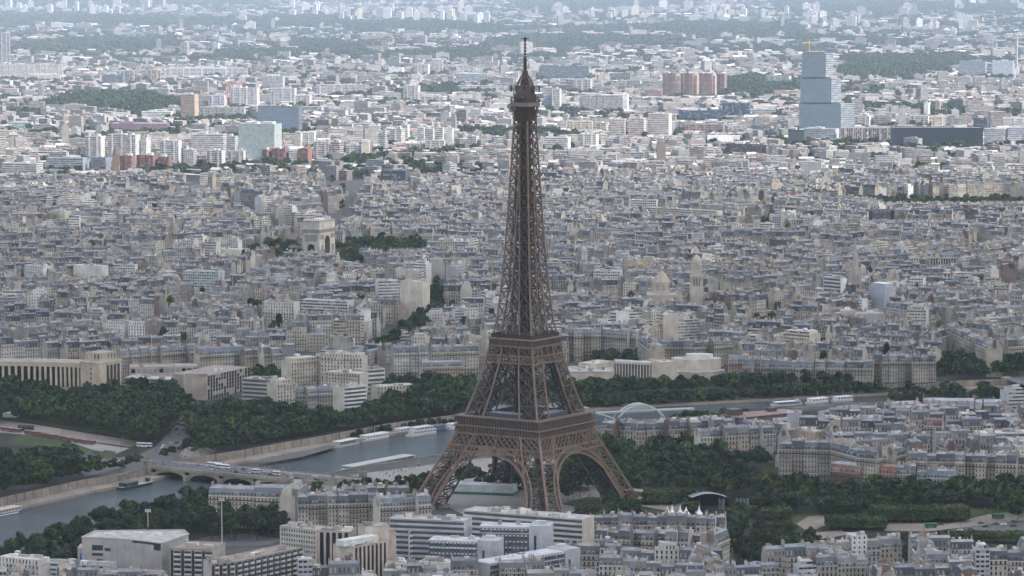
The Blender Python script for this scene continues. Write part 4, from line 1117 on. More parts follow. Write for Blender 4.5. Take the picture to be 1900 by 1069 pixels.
# ------------------------------------------------------------------ odd buildings that stand out among the old roofs: label, eaves ends, visible foot, height, depth, wall, roof, front
MID_CITY = [
 ("long dark flat roofed hall with black sides beyond the old roofs", (1618, 392), (1806, 388), 412, 26, 30, (.075, .08, .095), (.07, .075, .09), "wall_band"),
 ("long dark roofed block with white pillared front", (1726, 480), (1820, 480), 497, 24, 16, (.50, .49, .47), (.06, .065, .08), "wall_stripe"),
 ("tall cream slab with blank sunny gable above the avenue trees", (742, 522), (784, 524), 585, 40, 16, (.62, .56, .48), (.5, .48, .46), "wall_blank"),
 ("white banded flats joined to the tall cream slab", (702, 522), (741, 521), 556, 34, 14, (.58, .57, .56), (.45, .44, .44), "wall_band"),
 ("low wide cream building with one dark slit before the stone arch", (382, 462), (452, 464), 475, 18, 20, (.66, .62, .54), (.5, .47, .43), "wall_blank"),
 ("pale greenish block with rows of dark windows", (340, 503), (405, 505), 528, 24, 18, (.50, .54, .53), (.4, .41, .41), "wall_block"),
 ("long white blank walled hall among the roofs", (136, 492), (190, 494), 517, 22, 14, (.68, .65, .60), (.5, .48, .45), "wall_blank"),
 ("white hall end with blue glazed roof strip", (191, 491), (250, 492), 505, 20, 12, (.66, .64, .62), (.12, .22, .30), "wall_block"),
 ("round fronted white office with square windows", (1101, 503), (1150, 504), 520, 22, 18, (.66, .65, .64), (.42, .42, .43), "wall_block"),
 ("orange tan blank gable beside dark slanting roofs", (1163, 482), (1182, 486), 501, 26, 12, (.56, .43, .30), (.3, .3, .3), "wall_blank"),
 ("dark purple square block among pale roofs", (1428, 444), (1460, 446), 463, 28, 18, (.13, .11, .13), (.2, .19, .2), "wall_blank"),
 ("white slab with striped dark balconies at the old city's left", (128, 401), (147, 401), 424, 34, 14, (.66, .65, .63), (.45, .45, .45), "wall_band"),
 ("cream blank walled block left of the striped slab", (96, 391), (120, 392), 408, 28, 16, (.58, .53, .46), (.44, .42, .4), "wall_blank"),
 ("pinkish blank party wall at the far left of the old city", (48, 384), (66, 384), 398, 26, 14, (.44, .36, .34), (.3, .3, .3), "wall_blank"),
 ("white windowed cube left of the blank hall", (44, 492), (80, 495), 515, 24, 14, (.64, .62, .6), (.4, .4, .4), "wall_small"),
 ("dark blue framed office behind the stone arch district", (707, 316), (752, 317), 340, 30, 20, (.10, .13, .18), (.25, .26, .28), "wall_loggia"),
 ("bright white low office among the roofs right of the tower shaft", (1171, 371), (1218, 372), 386, 22, 14, (.68, .67, .66), (.5, .5, .5), "wall_block"),
 ("long white terraced front beyond the bell tower", (1205, 385), (1330, 392), 402, 20, 14, (.60, .56, .48), (.4, .4, .4), "wall_block"),
 ("white gable house with slate roof in the left old city", (197, 596), (232, 598), 618, 24, 14, (.66, .64, .60), (.1, .12, .15), "wall_small"),
 ("tall white fronted house between dark roofs left of the avenue trees", (487, 560), (545, 562), 596, 28, 16, (.62, .59, .54), (.2, .21, .24), "wall_stone"),
 ("white flats with dark square loggias below the tall cream slab", (558, 556), (645, 560), 584, 24, 14, (.64, .62, .58), (.4, .4, .4), "wall_loggia"),
]
MID_CLEAR = []
for i, (lab_, a_, b_, foot_, h_, d_, w_, f_, m_) in enumerate(MID_CITY):
    hero("f", "city_block", lab_, "building", a_, b_, h_, d_, 700 + i, None, wc=w_, fc=f_, face_mat=m_, clutter=3, setback=False)
    MID_CLEAR.append((a_[0] - 1, b_[0] + 1, foot_, P(a_[0], a_[1], h_)[1]))
# ------------------------------------------------------------------ bridges, monuments, towers
def stone_bridge():
    a, b = P(285, 866, 1.5), P(604, 896, 1.5)
    L = math.dist(a, b); ang = math.atan2(b[1] - a[1], b[0] - a[0])
    root = thing("stone_bridge", "pale stone road bridge on low segmental arches crossing the river", "bridge", a[0], a[1], 0, ang)
    Wd = 34.0; stone = (0.44, 0.385, 0.31)
    n = 5; span = L / n; pw = 4.0
    add(root, "deck", lambda mb: (mb.box(-6, L + 14, .6, Wd - .6, .3, 1.0, "asphalt", (1, 1, 1), ("asphalt", (1, 1, 1))),
                                  mb.box(-6, L + 14, .6, 6, 1.0, 1.15, "pavement", (.8, .75, .72)), mb.box(-6, L + 14, Wd - 6, Wd - .6, 1.0, 1.15, "pavement", (.8, .75, .72))))
    for y in (0, Wd):
        add(root, "parapet", lambda mb: (mb.box(-6, L + 14, y - .4, y + .4, .2, 2.0, "quay_stone", (1.2, 1.15, 1.05)), mb.box(-6, L + 14, y - .8, y + .8, -.3, .2, "quay_stone", (1.3, 1.25, 1.15), bottom=True)))
    for i in range(n):
        def arch(mb):
            x0, x1 = i * span + pw / 2, (i + 1) * span - pw / 2
            N = 18; z = lambda x: -6.0 + 4.6 * (1 - ((x - (x0 + x1) / 2) / ((x1 - x0) / 2)) ** 2) ** .5
            for k in range(N):
                u, v = x0 + (x1 - x0) * k / N, x0 + (x1 - x0) * (k + 1) / N
                zu, zv = z(max(u, x0 + .01)), z(min(v, x1 - .01))
                mb.face(((u, 0, zu), (v, 0, zv), (v, 0, -.3), (u, 0, -.3)), "quay_stone", (1.15, 1.1, 1.0)); mb.face(((v, Wd, zv), (u, Wd, zu), (u, Wd, -.3), (v, Wd, -.3)), "quay_stone", (1.1, 1.05, 1))
                mb.face(((u, Wd, zu), (v, Wd, zv), (v, 0, zv), (u, 0, zu)), "quay_stone", (.9, .88, .85))
                mb.beam((u, -.15, zu + .35), (v, -.15, zv + .35), .8, "quay_stone", (1.35, 1.3, 1.2))
        add(root, "arch", arch)
    for i in range(n + 1):
        add(root, "pier", lambda mb: mb.prism([(i * span - pw / 2, 0), (i * span - 1.2, -3.6), (i * span + 1.2, -3.6), (i * span + pw / 2, 0), (i * span + pw / 2, Wd), (i * span + 1.2, Wd + 3.6), (i * span - 1.2, Wd + 3.6), (i * span - pw / 2, Wd)],
                                              -9, -2.6, "quay_stone", (1.25, 1.2, 1.1)))
    for x, y, nm in ((-4, -2, "near palace side"), (-4, Wd + 2, "far palace side"), (L + 8, -2, "near tower side"), (L + 8, Wd + 2, "far tower side")):
        wx, wy = a[0] + x * math.cos(ang) - y * math.sin(ang), a[1] + x * math.sin(ang) + y * math.cos(ang)
        t = thing("statue", "stone horseman statue on a tall block at the bridge's %s corner" % nm, "statue", wx, wy, 0, ang)
        add(t, "pedestal", lambda mb: (mb.box(-2.2, 2.2, -2.2, 2.2, -5, 5.4, "quay_stone", (1.4, 1.3, 1.2)), mb.box(-2.6, 2.6, -2.6, 2.6, 5.4, 6.0, "quay_stone", (1.4, 1.35, 1.25))))
        def fig(mb):
            c = (0.24, 0.215, 0.19)
            for q in ((-1.2, -.4), (-1.0, .4), (1.1, -.4), (1.2, .4)): mb.beam((q[0], q[1], 6.0), (q[0] * .85, q[1], 7.6), .35, "plain", c)
            mb.beam((-1.4, 0, 8.0), (1.3, 0, 8.2), 1.1, "plain", c); mb.beam((1.1, 0, 8.2), (1.9, 0, 9.6), .6, "plain", c); mb.beam((1.7, 0, 9.6), (2.5, 0, 9.2), .4, "plain", c); mb.beam((-1.4, 0, 8.2), (-1.9, 0, 7.0), .3, "plain", c)
            mb.tube([(.5, 6.0), (.42, 7.4), (.55, 8.7), (.3, 9.2), (.33, 9.6), (.05, 9.95)], "plain", c, 8, .2, -1.2)
        add(t, "horseman", fig)
    return a, ang, L, Wd
BRIDGE = stone_bridge()
KEEP_OUT.append(poly([(270, 880), (300, 850), (420, 850), (680, 880), (640, 910), (560, 910)]))

def arch_footbridge():
    a, b = P(1093, 765, 3), P(1226, 759, 3)
    L = math.dist(a, b); ang = math.atan2(b[1] - a[1], b[0] - a[0])
    root = thing("footbridge", "pale green steel footbridge with one big arch over the river beside the tower", "footbridge", a[0], a[1], 0, ang)
    col = (0.50, 0.56, 0.54); Wd = 8
    x0, x1, xm = L * .37, L * 1.07, L * .72
    zt = lambda x: -5 + 12.5 * (1 - ((x - xm) / (xm - x0)) ** 2)
    add(root, "deck", lambda mb: mb.box(-12, L + 30, 0, Wd, 1.0, 2.2, "metal_sheet", (0.36, 0.36, 0.36), bottom=True))
    for y in (0, Wd):
        def rib(mb):
            N = 24
            for k in range(N):
                u, v = x0 + (x1 - x0) * k / N, x0 + (x1 - x0) * (k + 1) / N
                mb.beam((u, y, zt(u)), (v, y, zt(v)), 1.3, "paint", col)
                if zt(u) > 3: mb.beam((u, y, zt(u)), (u, y, 2), .4, "paint", col)
            for k in range(10):           # half arch down to the bank pier
                u, v = k / 10, (k + 1) / 10
                mb.beam((x0 - u * L * .28, y, -5 + 7 * u ** .6), (x0 - v * L * .28, y, -5 + 7 * v ** .6), 1.0, "paint", col)
        add(root, "arch_rib", rib)
    for f in np.linspace(.12, .88, 9):
        x = x0 + (x1 - x0) * f
        if zt(x) > 7: add(root, "cross_brace", lambda mb: mb.beam((x, 0, zt(x)), (x, Wd, zt(x)), .6, "paint", col))
    add(root, "stone_pier", lambda mb: mb.box(-3, 1, -2, Wd + 2, -9, 6.5, "quay_stone", (1.1, 1.05, 1)))
    add(root, "stone_pier", lambda mb: mb.box(x0 - 2.5, x0 + 2.5, -2, Wd + 2, -9, -4.5, "quay_stone", (1.1, 1.05, 1)))
    add(root, "railing", lambda mb: [mb.beam((-12, y, 3.2), (L + 30, y, 3.2), .2, "paint", col) for y in (.1,)] + [mb.beam((x, .1, 2.2), (x, .1, 3.2), .12, "paint", col) for x in np.arange(-12, L + 30, 2.5)])
arch_footbridge()
def far_bridge():
    a, b = P(1866, 703, 2), P(1990, 738, 2)
    L = math.dist(a, b); ang = math.atan2(b[1] - a[1], b[0] - a[0])
    root = thing("road_bridge", "flat steel road bridge crossing the river at the picture's right edge", "bridge", a[0], a[1], 0, ang)
    add(root, "deck", lambda mb: mb.box(-8, L, 0, 40, .8, 2.0, "metal_sheet", (0.25, 0.28, 0.3), ("asphalt", (1, 1, 1)), bottom=True))
    add(root, "railing", lambda mb: mb.box(-8, L, -.2, .2, 2.0, 3.2, "metal_sheet", (0.35, 0.4, 0.4)))
    add(root, "stone_pier", lambda mb: mb.box(-4, 4, -3, 4, -9, 3.6, "quay_stone", (1.25, 1.2, 1.1)))
far_bridge()

def triumphal_arch():
    cx, cy_ = P(591, 477, 0)
    root = thing("triumphal_arch", "massive stone triumphal arch standing above the roofs between tree clumps", "monument", cx, cy_ + 6, 0, R(66)); root.scale = (.92, .92, .9)
    RESERVED.append((cx, cy_, 0, 70, 46))
    S = (0.56, 0.515, 0.45)
    X, Y = 22.4, 12.8
    def pier_wall(mb):
        # front/back with the great arch, sides with the small arch
        def arched(axis, half, off, w, spring, top, zt):
            N = 12
            pts = [(-w, 0)] + [(-w * math.cos(math.pi * i / N), spring + w * math.sin(math.pi * i / N)) for i in range(N + 1)] + [(w, 0)]
            for s in (-1, 1):
                def pt(u, z): return (u * -s, off * s, z) if axis == 0 else (off * s, u * s, z)
                poly_ = [(-half, 0)] + pts[:1]
                mb.face([pt(-half, 0), pt(-w, 0), pt(-w, zt), pt(-half, zt)][::1], "wall_blank", S)
                mb.face([pt(w, 0), pt(half, 0), pt(half, zt), pt(w, zt)], "wall_blank", S)
                for i in range(N):
                    u0, z0 = pts[1 + i]; u1, z1 = pts[2 + i]
                    mb.face([pt(u0, z0), pt(u1, z1), pt(u1, zt), pt(u0, zt)], "wall_blank", S)
            for i in range(len(pts) - 1):        # vault, shade of the opening put into its dark colour
                (u0, z0), (u1, z1) = pts[i], pts[i + 1]
                q = [(u0, -off, z0), (u1, -off, z1), (u1, off, z1), (u0, off, z0)] if axis == 0 else [(-off, u0, z0), (-off, u1, z1), (off, u1, z1), (off, u0, z0)]
                mb.face(q[::-1], "plain", (0.22, 0.20, 0.175))
        arched(0, X, Y, 7.3, 21.8, 29, 36)
        arched(1, Y, X, 5.2, 13.4, 18.7, 36)
        mb.face(((-X, -Y, 36), (X, -Y, 36), (X, Y, 36), (-X, Y, 36)), "plain", S)
    add(root, "body", pier_wall)
    add(root, "cornice", lambda mb: (mb.box(-X - 1.2, X + 1.2, -Y - 1.2, Y + 1.2, 36.1, 38.4, "plain", (0.27, 0.245, 0.22), bottom=True), mb.box(-X - .5, X + .5, -Y - .5, Y + .5, 33.8, 35.0, "plain", (0.30, 0.27, 0.24), bottom=True), mb.box(-X - .6, X + .6, -Y - .6, Y + .6, 19.4, 20.4, "plain", (0.46, 0.42, 0.36), bottom=True) if False else None))  # cornice stone coloured darker to stand for its shadow lines
    add(root, "attic", lambda mb: (mb.box(-X, X, -Y, Y, 38, 48.5, "wall_blank", S, ("roof_flat", (0.42, 0.39, 0.35))), mb.box(-X - .6, X + .6, -Y - .6, Y + .6, 48.5, 49.8, "plain", (0.31, 0.285, 0.25), ("roof_flat", (0.4, 0.37, 0.33)), bottom=True), mb.box(-9, 9, -5, 5, 49.6, 51.5, "plain", PALE[0])))  # top rim coloured darker as one more painted shadow line
    for s in (-1, 1):
        for t_ in (-1, 1):
            add(root, "relief_panel", lambda mb: mb.box(s * 15 - 5, s * 15 + 5, t_ * Y - .5 if t_ < 0 else Y, -Y if t_ < 0 else Y + .5, 25, 31, "wall_blank", (0.27, 0.24, 0.21)))
            add(root, "sculpture_group", lambda mb: (mb.box(s * 15 - 4, s * 15 + 4, t_ * (Y + .8) - .8, t_ * (Y + .8) + .8, 5, 7, "plain", S), mb.beam((s * 15, t_ * (Y + .7), 7), (s * 15, t_ * (Y + .7), 17), 3.2, "plain", (0.43, 0.39, 0.34)), mb.beam((s * 15 - 2.6, t_ * (Y + .6), 7), (s * 15 - 1, t_ * (Y + .6), 13), 2, "plain", (0.43, 0.39, 0.34)), mb.beam((s * 15 + 2.6, t_ * (Y + .6), 7), (s * 15 + 1, t_ * (Y + .6), 13), 2, "plain", (0.43, 0.39, 0.34))))
    add(root, "side_panel", lambda mb: mb.box(-X - .5, -X, -9, 9, 22.5, 31, "wall_blank", (0.29, 0.26, 0.225))); add(root, "side_panel", lambda mb: mb.box(X, X + .5, -9, 9, 22.5, 31, "wall_blank", (0.29, 0.26, 0.225)))
    # big flag hung in the vault
    def flag(mb):
        c, s = math.cos(R(-27)), math.sin(R(-27))
        for k, col in enumerate(((0.03, 0.05, 0.2), (0.6, 0.6, 0.6), (0.45, 0.03, 0.04))):
            mb.box(-3.6 + 2.4 * k, -1.2 + 2.4 * k, -.15, .15, 6 + (2 - k) * .6, 22, "cloth", col, bottom=True)
    f = thing("flag", "large tricolour flag hanging inside the stone arch's vault", "flag", cx, cy_ + 6, 0, R(-15))
    mb = MB(); flag(mb); mb.build("cloth", f)
triumphal_arch()

def court_tower():
    tiers = [((1485, 1586), 190, 262, 0), ((1487, 1561), 143, 190, 0), ((1489, 1546), 97, 143, 0)]
    cx, cy_ = P(1530, 262, 0); k = K(cx, cy_, 60)
    root = thing("glass_tower", "tall pale glass tower of three stacked blocks stepping back towards the top", "tower block", cx, cy_ + 18)
    RESERVED.append((cx, cy_ + 18, 0, 70, 40))
    z = 0
    for (xa, xb), yt, yb, _ in tiers:
        h = (yb - yt) / k; x0, x1 = (xa - 1530) / k, (xb - 1530) / k; xs = x0 + (x1 - x0) * .74
        def blk(mb):
            n = round((xs - x0) / 3); f = round(h / 3.6)
            mb.wall((x0, -18), (xs, -18), z, z + h - 3, "curtain_wall", (0.085, 0.125, 0.175), n, f)
            mb.wall((xs, -18), (x1, -4), z, z + h - 3, "wall_band", (0.36, 0.41, 0.47), 6, f); mb.wall((x1, -4), (x1, 17), z, z + h - 3, "wall_band", (0.36, 0.41, 0.47), 8, f)
            mb.wall((x1, 17), (x0, 17), z, z + h - 3, "curtain_wall", (0.085, 0.125, 0.175), n, f); mb.wall((x0, 17), (x0, -18), z, z + h - 3, "curtain_wall", (0.085, 0.125, 0.175), 10, f)
            mb.face(((x0, -18, z + h - 3), (xs, -18, z + h - 3), (x1, -4, z + h - 3), (x1, 17, z + h - 3), (x0, 17, z + h - 3)), "roof_flat", (0.3, 0.32, 0.3))
        add(root, "glass_block", blk)
        add(root, "planted_terrace", lambda mb: mb.box(x0 + 2, xs - 2, -15, 14, z + h - 3, z + h, "curtain_wall", (0.06, 0.075, 0.085)))
        z += h
    mb = MB(); xx = (1502 - 1530) / k
    mb.beam((xx, 0, z), (xx, 0, z + 22), 1.6, "paint", (0.7, 0.5, 0.12)); mb.beam((xx - 14, 0, z + 17), (xx + 6, 0, z + 17), 1.2, "paint", (0.7, 0.5, 0.12))
    c = thing("tower_crane", "yellow tower crane standing on top of the stacked glass tower", "crane", cx, cy_ + 18, 0)
    mb.build("jib_and_mast", c)
court_tower()

def church_spire():
    cx, cy_ = P(1586, 582, 0)
    root = thing("church", "grey gothic church with a slender stone spire by the blank walled buildings", "church", cx, cy_)
    RESERVED.append((cx, cy_ + 15, 0, 18, 34)); S = (0.40, 0.365, 0.33)
    def tw(mb):
        mb.box(-6, 6, -6, 6, 0, 34, "wall_blank", S)
        for s in (-1, 1):
            for u in (-1, 1): mb.beam((s * 5.4, u * 5.4, 30), (s * 5.4, u * 5.4, 44), 1.8, "plain", S)
    add(root, "bell_tower", tw)
    for s in (-2.4, 2.4): add(root, "belfry_window", lambda mb: mb.box(s - 1, s + 1, -6.15, -5.9, 20, 31, "paint", (0.03, 0.03, 0.035)))
    add(root, "spire", lambda mb: (mb.tube([(5.4, 34), (4.6, 42), (2.6, 58), (.05, 80)], "wall_blank", S, 8), [mb.beam((4.0 * math.cos(q), 4.0 * math.sin(q), 42), (3.6 * math.cos(q), 3.6 * math.sin(q), 52), .9, "plain", S) for q in np.arange(0, 6.28, .785)]))
    def nave(mb):
        mb.wall((-8, 6), (8, 6), 0, 20, "wall_blank", S); mb.wall((8, 6), (8, 46), 0, 20, "wall_stone", S, 8, 1); mb.wall((-8, 46), (-8, 6), 0, 20, "wall_stone", S, 8, 1)
        mb.face(((8, 6, 20), (8, 46, 20), (0, 46, 30), (0, 6, 30)), "roof_zinc", SLATE[2]); mb.face(((-8, 46, 20), (-8, 6, 20), (0, 6, 30), (0, 46, 30)), "roof_zinc", SLATE[2]); mb.face(((-8, 6, 20), (8, 6, 20), (0, 6, 30)), "wall_blank", S)
    add(root, "nave", nave)
church_spire()
def domed_church():
    S = (0.47, 0.42, 0.355)
    cx, cy_ = P(1292, 588, 0)
    root = thing("bell_tower", "square stone bell tower with a domed stone cap rising above the roofs", "bell tower", cx, cy_)
    RESERVED.append((cx, cy_, 0, 10, 12))
    add(root, "shaft", lambda mb: (mb.box(-6.5, 6.5, -6.5, 6.5, 0, 42, "wall_blank", S), mb.box(-7, 7, -7, 7, 41.6, 42.6, "plain", S, bottom=True)))
    add(root, "belfry", lambda mb: mb.box(-5.6, 5.6, -5.6, 5.6, 42.6, 54, "wall_blank", S))
    for s in (-2.6, 0, 2.6): add(root, "belfry_opening", lambda mb: mb.box(s - .6, s + .6, -6.6, -5.6, 32, 40, "paint", (0.05, 0.05, 0.05)))
    add(root, "dome", lambda mb: mb.tube([(5.2, 54), (5.0, 57), (4.0, 60), (2.2, 62.5), (.6, 63.6), (.5, 66), (.05, 67)], "wall_blank", S, 12))
    cx, cy_ = P(1227, 588, 0)
    root = thing("domed_church", "low octagonal stone church dome with conical roof next to the bell tower", "church", cx, cy_)
    RESERVED.append((cx, cy_, 0, 16, 16))
    oc = lambda r: [(r * math.cos(q), r * math.sin(q)) for q in np.arange(8) * math.pi / 4 + .39]
    add(root, "nave", lambda mb: mb.box(-15, 15, -15, 15, 0, 24, "wall_blank", S, ("roof_zinc", (0.42, 0.36, 0.31))))
    add(root, "drum", lambda mb: mb.prism(oc(9), 24, 36, "wall_small", S, None, lambda L: 3, 1))
    add(root, "dome", lambda mb: mb.tube([(9.6, 36), (7.4, 40), (4, 44.5), (.4, 48), (.05, 52)], "wall_blank", (0.44, 0.37, 0.31), 8))
domed_church()
def concert_stage():
    cx, cy_ = P(1312, 948, 0)
    root = thing("concert_stage", "black open-air concert stage with a curved silver rimmed roof between clipped trees", "stage", cx, cy_ + 6, 0, R(8))
    RESERVED.append((cx, cy_ + 6, 0, 24, 14))
    N = 14
    zf = lambda u: 8.0 + 4.5 * math.sin(math.pi * (.12 + .76 * u))
    def roof(mb):
        for i in range(N):
            u, v = i / N, (i + 1) / N
            mb.face(((-12 + 24 * u, -8, zf(u)), (-12 + 24 * v, -8, zf(v)), (-12 + 24 * v, 8, zf(v) - 1.2), (-12 + 24 * u, 8, zf(u) - 1.2)), "metal_sheet", (0.09, 0.09, 0.10))
    add(root, "roof", roof)
    add(root, "roof_rim", lambda mb: [(mb.beam((-12 + 24 * i / N, y, zf(i / N) + .2), (-12 + 24 * (i + 1) / N, y, zf((i + 1) / N) + .2), .6, "metal_sheet", (0.62, 0.63, 0.65))) for i in range(N) for y in (-8, )])
    add(root, "back_wall", lambda mb: (mb.box(-14.5, 14.5, 7, 7.6, 0, 9, "cloth", (0.016, 0.016, 0.02)), mb.box(-15, -14, -8, 7, 0, 8, "cloth", (0.02, 0.02, 0.025)), mb.box(14, 15, -8, 7, 0, 8, "cloth", (0.02, 0.02, 0.025))))
    add(root, "platform", lambda mb: mb.box(-15, 15, -9, 8, 0, 1.8, "plain", (0.05, 0.05, 0.055)))
    for x in (7, 19, 24):
        add(root, "scaffold_tower", lambda mb: [mb.beam((x + i, -11 + j, 0), (x + i, -11 + j, 9), .3, "iron", (0.25, 0.26, 0.28)) for i in (0, 3) for j in (0, 3)] + [mb.beam((x, -11, z), (x + 3, -11, z + 2), .22, "iron", (0.25, 0.26, 0.28)) for z in (0, 2, 4, 6)] + [mb.beam((x, -11, z), (x + 3, -11, z), .22, "iron", (0.3, 0.3, 0.32)) for z in (2, 4, 6, 8)])
    for i, (px, ht, nm) in enumerate(((1238, 7.2, "first"), (1247, 8.0, "second"), (1262, 8.6, "third"), (1273, 6.6, "fourth"), (1297, 7.5, "last"))):
        x, y = P(px, 961, 0)
        t = thing("tent", "small white pointed tent behind the curved terrace roofs, %s from the tower" % nm, "tent", x, y, 0, 0, "white pointed tents")
        def canopy(mb):
            mb.tube([(2.6, 3.0), (1.6, 4.0), (.7, 5.6), (.05, ht + 1.2)], "cloth", (0.85, 0.85, 0.83), 8)
            mb.tube([(2.6, 2.4), (2.6, 3.0)], "cloth", (0.8, 0.8, 0.78), 8)
        add(t, "canopy", canopy)
        for q in range(4): add(t, "pole", lambda mb: mb.beam((1.8 * (-1) ** q, 1.8 * (-1) ** (q // 2), 0), (1.8 * (-1) ** q, 1.8 * (-1) ** (q // 2), 3), .15, "paint", (0.7, 0.7, 0.7)))
concert_stage()
def site_pavilion():
    a, b = P(838, 898, 7), P(952, 902, 7); L = math.dist(a, b)
    ang = math.atan2(b[1] - a[1], b[0] - a[0])
    root = thing("site_hoarding", "long white temporary building with green base under the tower's arch", "temporary building", (a[0] + b[0]) / 2, (a[1] + b[1]) / 2, 0, ang)
    add(root, "wall", lambda mb: mb.box(-L / 2, L / 2, 0, 14, 1.8, 7, "wall_small", (0.62, 0.64, 0.65), ("roof_flat", (0.45, 0.45, 0.46))))
    add(root, "green_base", lambda mb: mb.box(-L / 2 - .1, L / 2 + .1, -.1, 14.1, 0, 1.8, "plain", (0.05, 0.16, 0.10)))
    a = P(1180, 912, 4)
    root = thing("kiosk", "cream flat roofed kiosk at the foot of the tower's right leg", "kiosk", a[0], a[1], 0, R(-30))
    add(root, "wall", lambda mb: mb.box(-8, 8, 0, 8, 0, 4, "wall_block", (0.45, 0.4, 0.3))); add(root, "roof", lambda mb: mb.box(-8.8, 8.8, -.8, 8.8, 4, 4.6, "roof_flat", (0.62, 0.56, 0.42), bottom=True))
    for lab, px, py, w in (("low dark ticket pavilion before the tower's back leg", 885, 885, 9), ("small red and white kiosk by the tower's right arch", 1075, 912, 7)):
        a = P(px, py, 0); t = thing("kiosk", lab, "kiosk", a[0], a[1])
        add(t, "wall", lambda mb: mb.box(-w, w, 0, 6, 0, 3.4, "wall_block", (0.25, 0.2, 0.19))); add(t, "roof", lambda mb: mb.box(-w - .6, w + .6, -.6, 6.6, 3.4, 3.9, "roof_flat", (0.4, 0.36, 0.34), bottom=True))
site_pavilion()
for px, y0, y1, lab in ((275, 946, 1003, "tall floodlight mast beside the river trees above the concrete building"), (412, 925, 1000, "tall floodlight mast in front of the cream palace row")):
    x, y = P(px, y1 + 20, 0)
    h = (y1 + 20 - y0) / K(x, y)
    t = thing("floodlight_mast", lab, "light mast", x, y)
    add(t, "pole", lambda mb: mb.tube([(.45, 0), (.25, h)], "metal_sheet", (0.5, 0.5, 0.5), 8))
    add(t, "lamp_head", lambda mb: [mb.box(-1.8 + i * 1.3, -.8 + i * 1.3, -.4, .4, h - 1.2 + j, h - .5 + j, "paint", (0.6, 0.6, 0.6), bottom=True) for i in range(3) for j in (0, 1)] + [mb.box(-1.9, 1.9, -.1, .1, h - 1.3, h + .9, "iron", (0.2, 0.2, 0.2))])

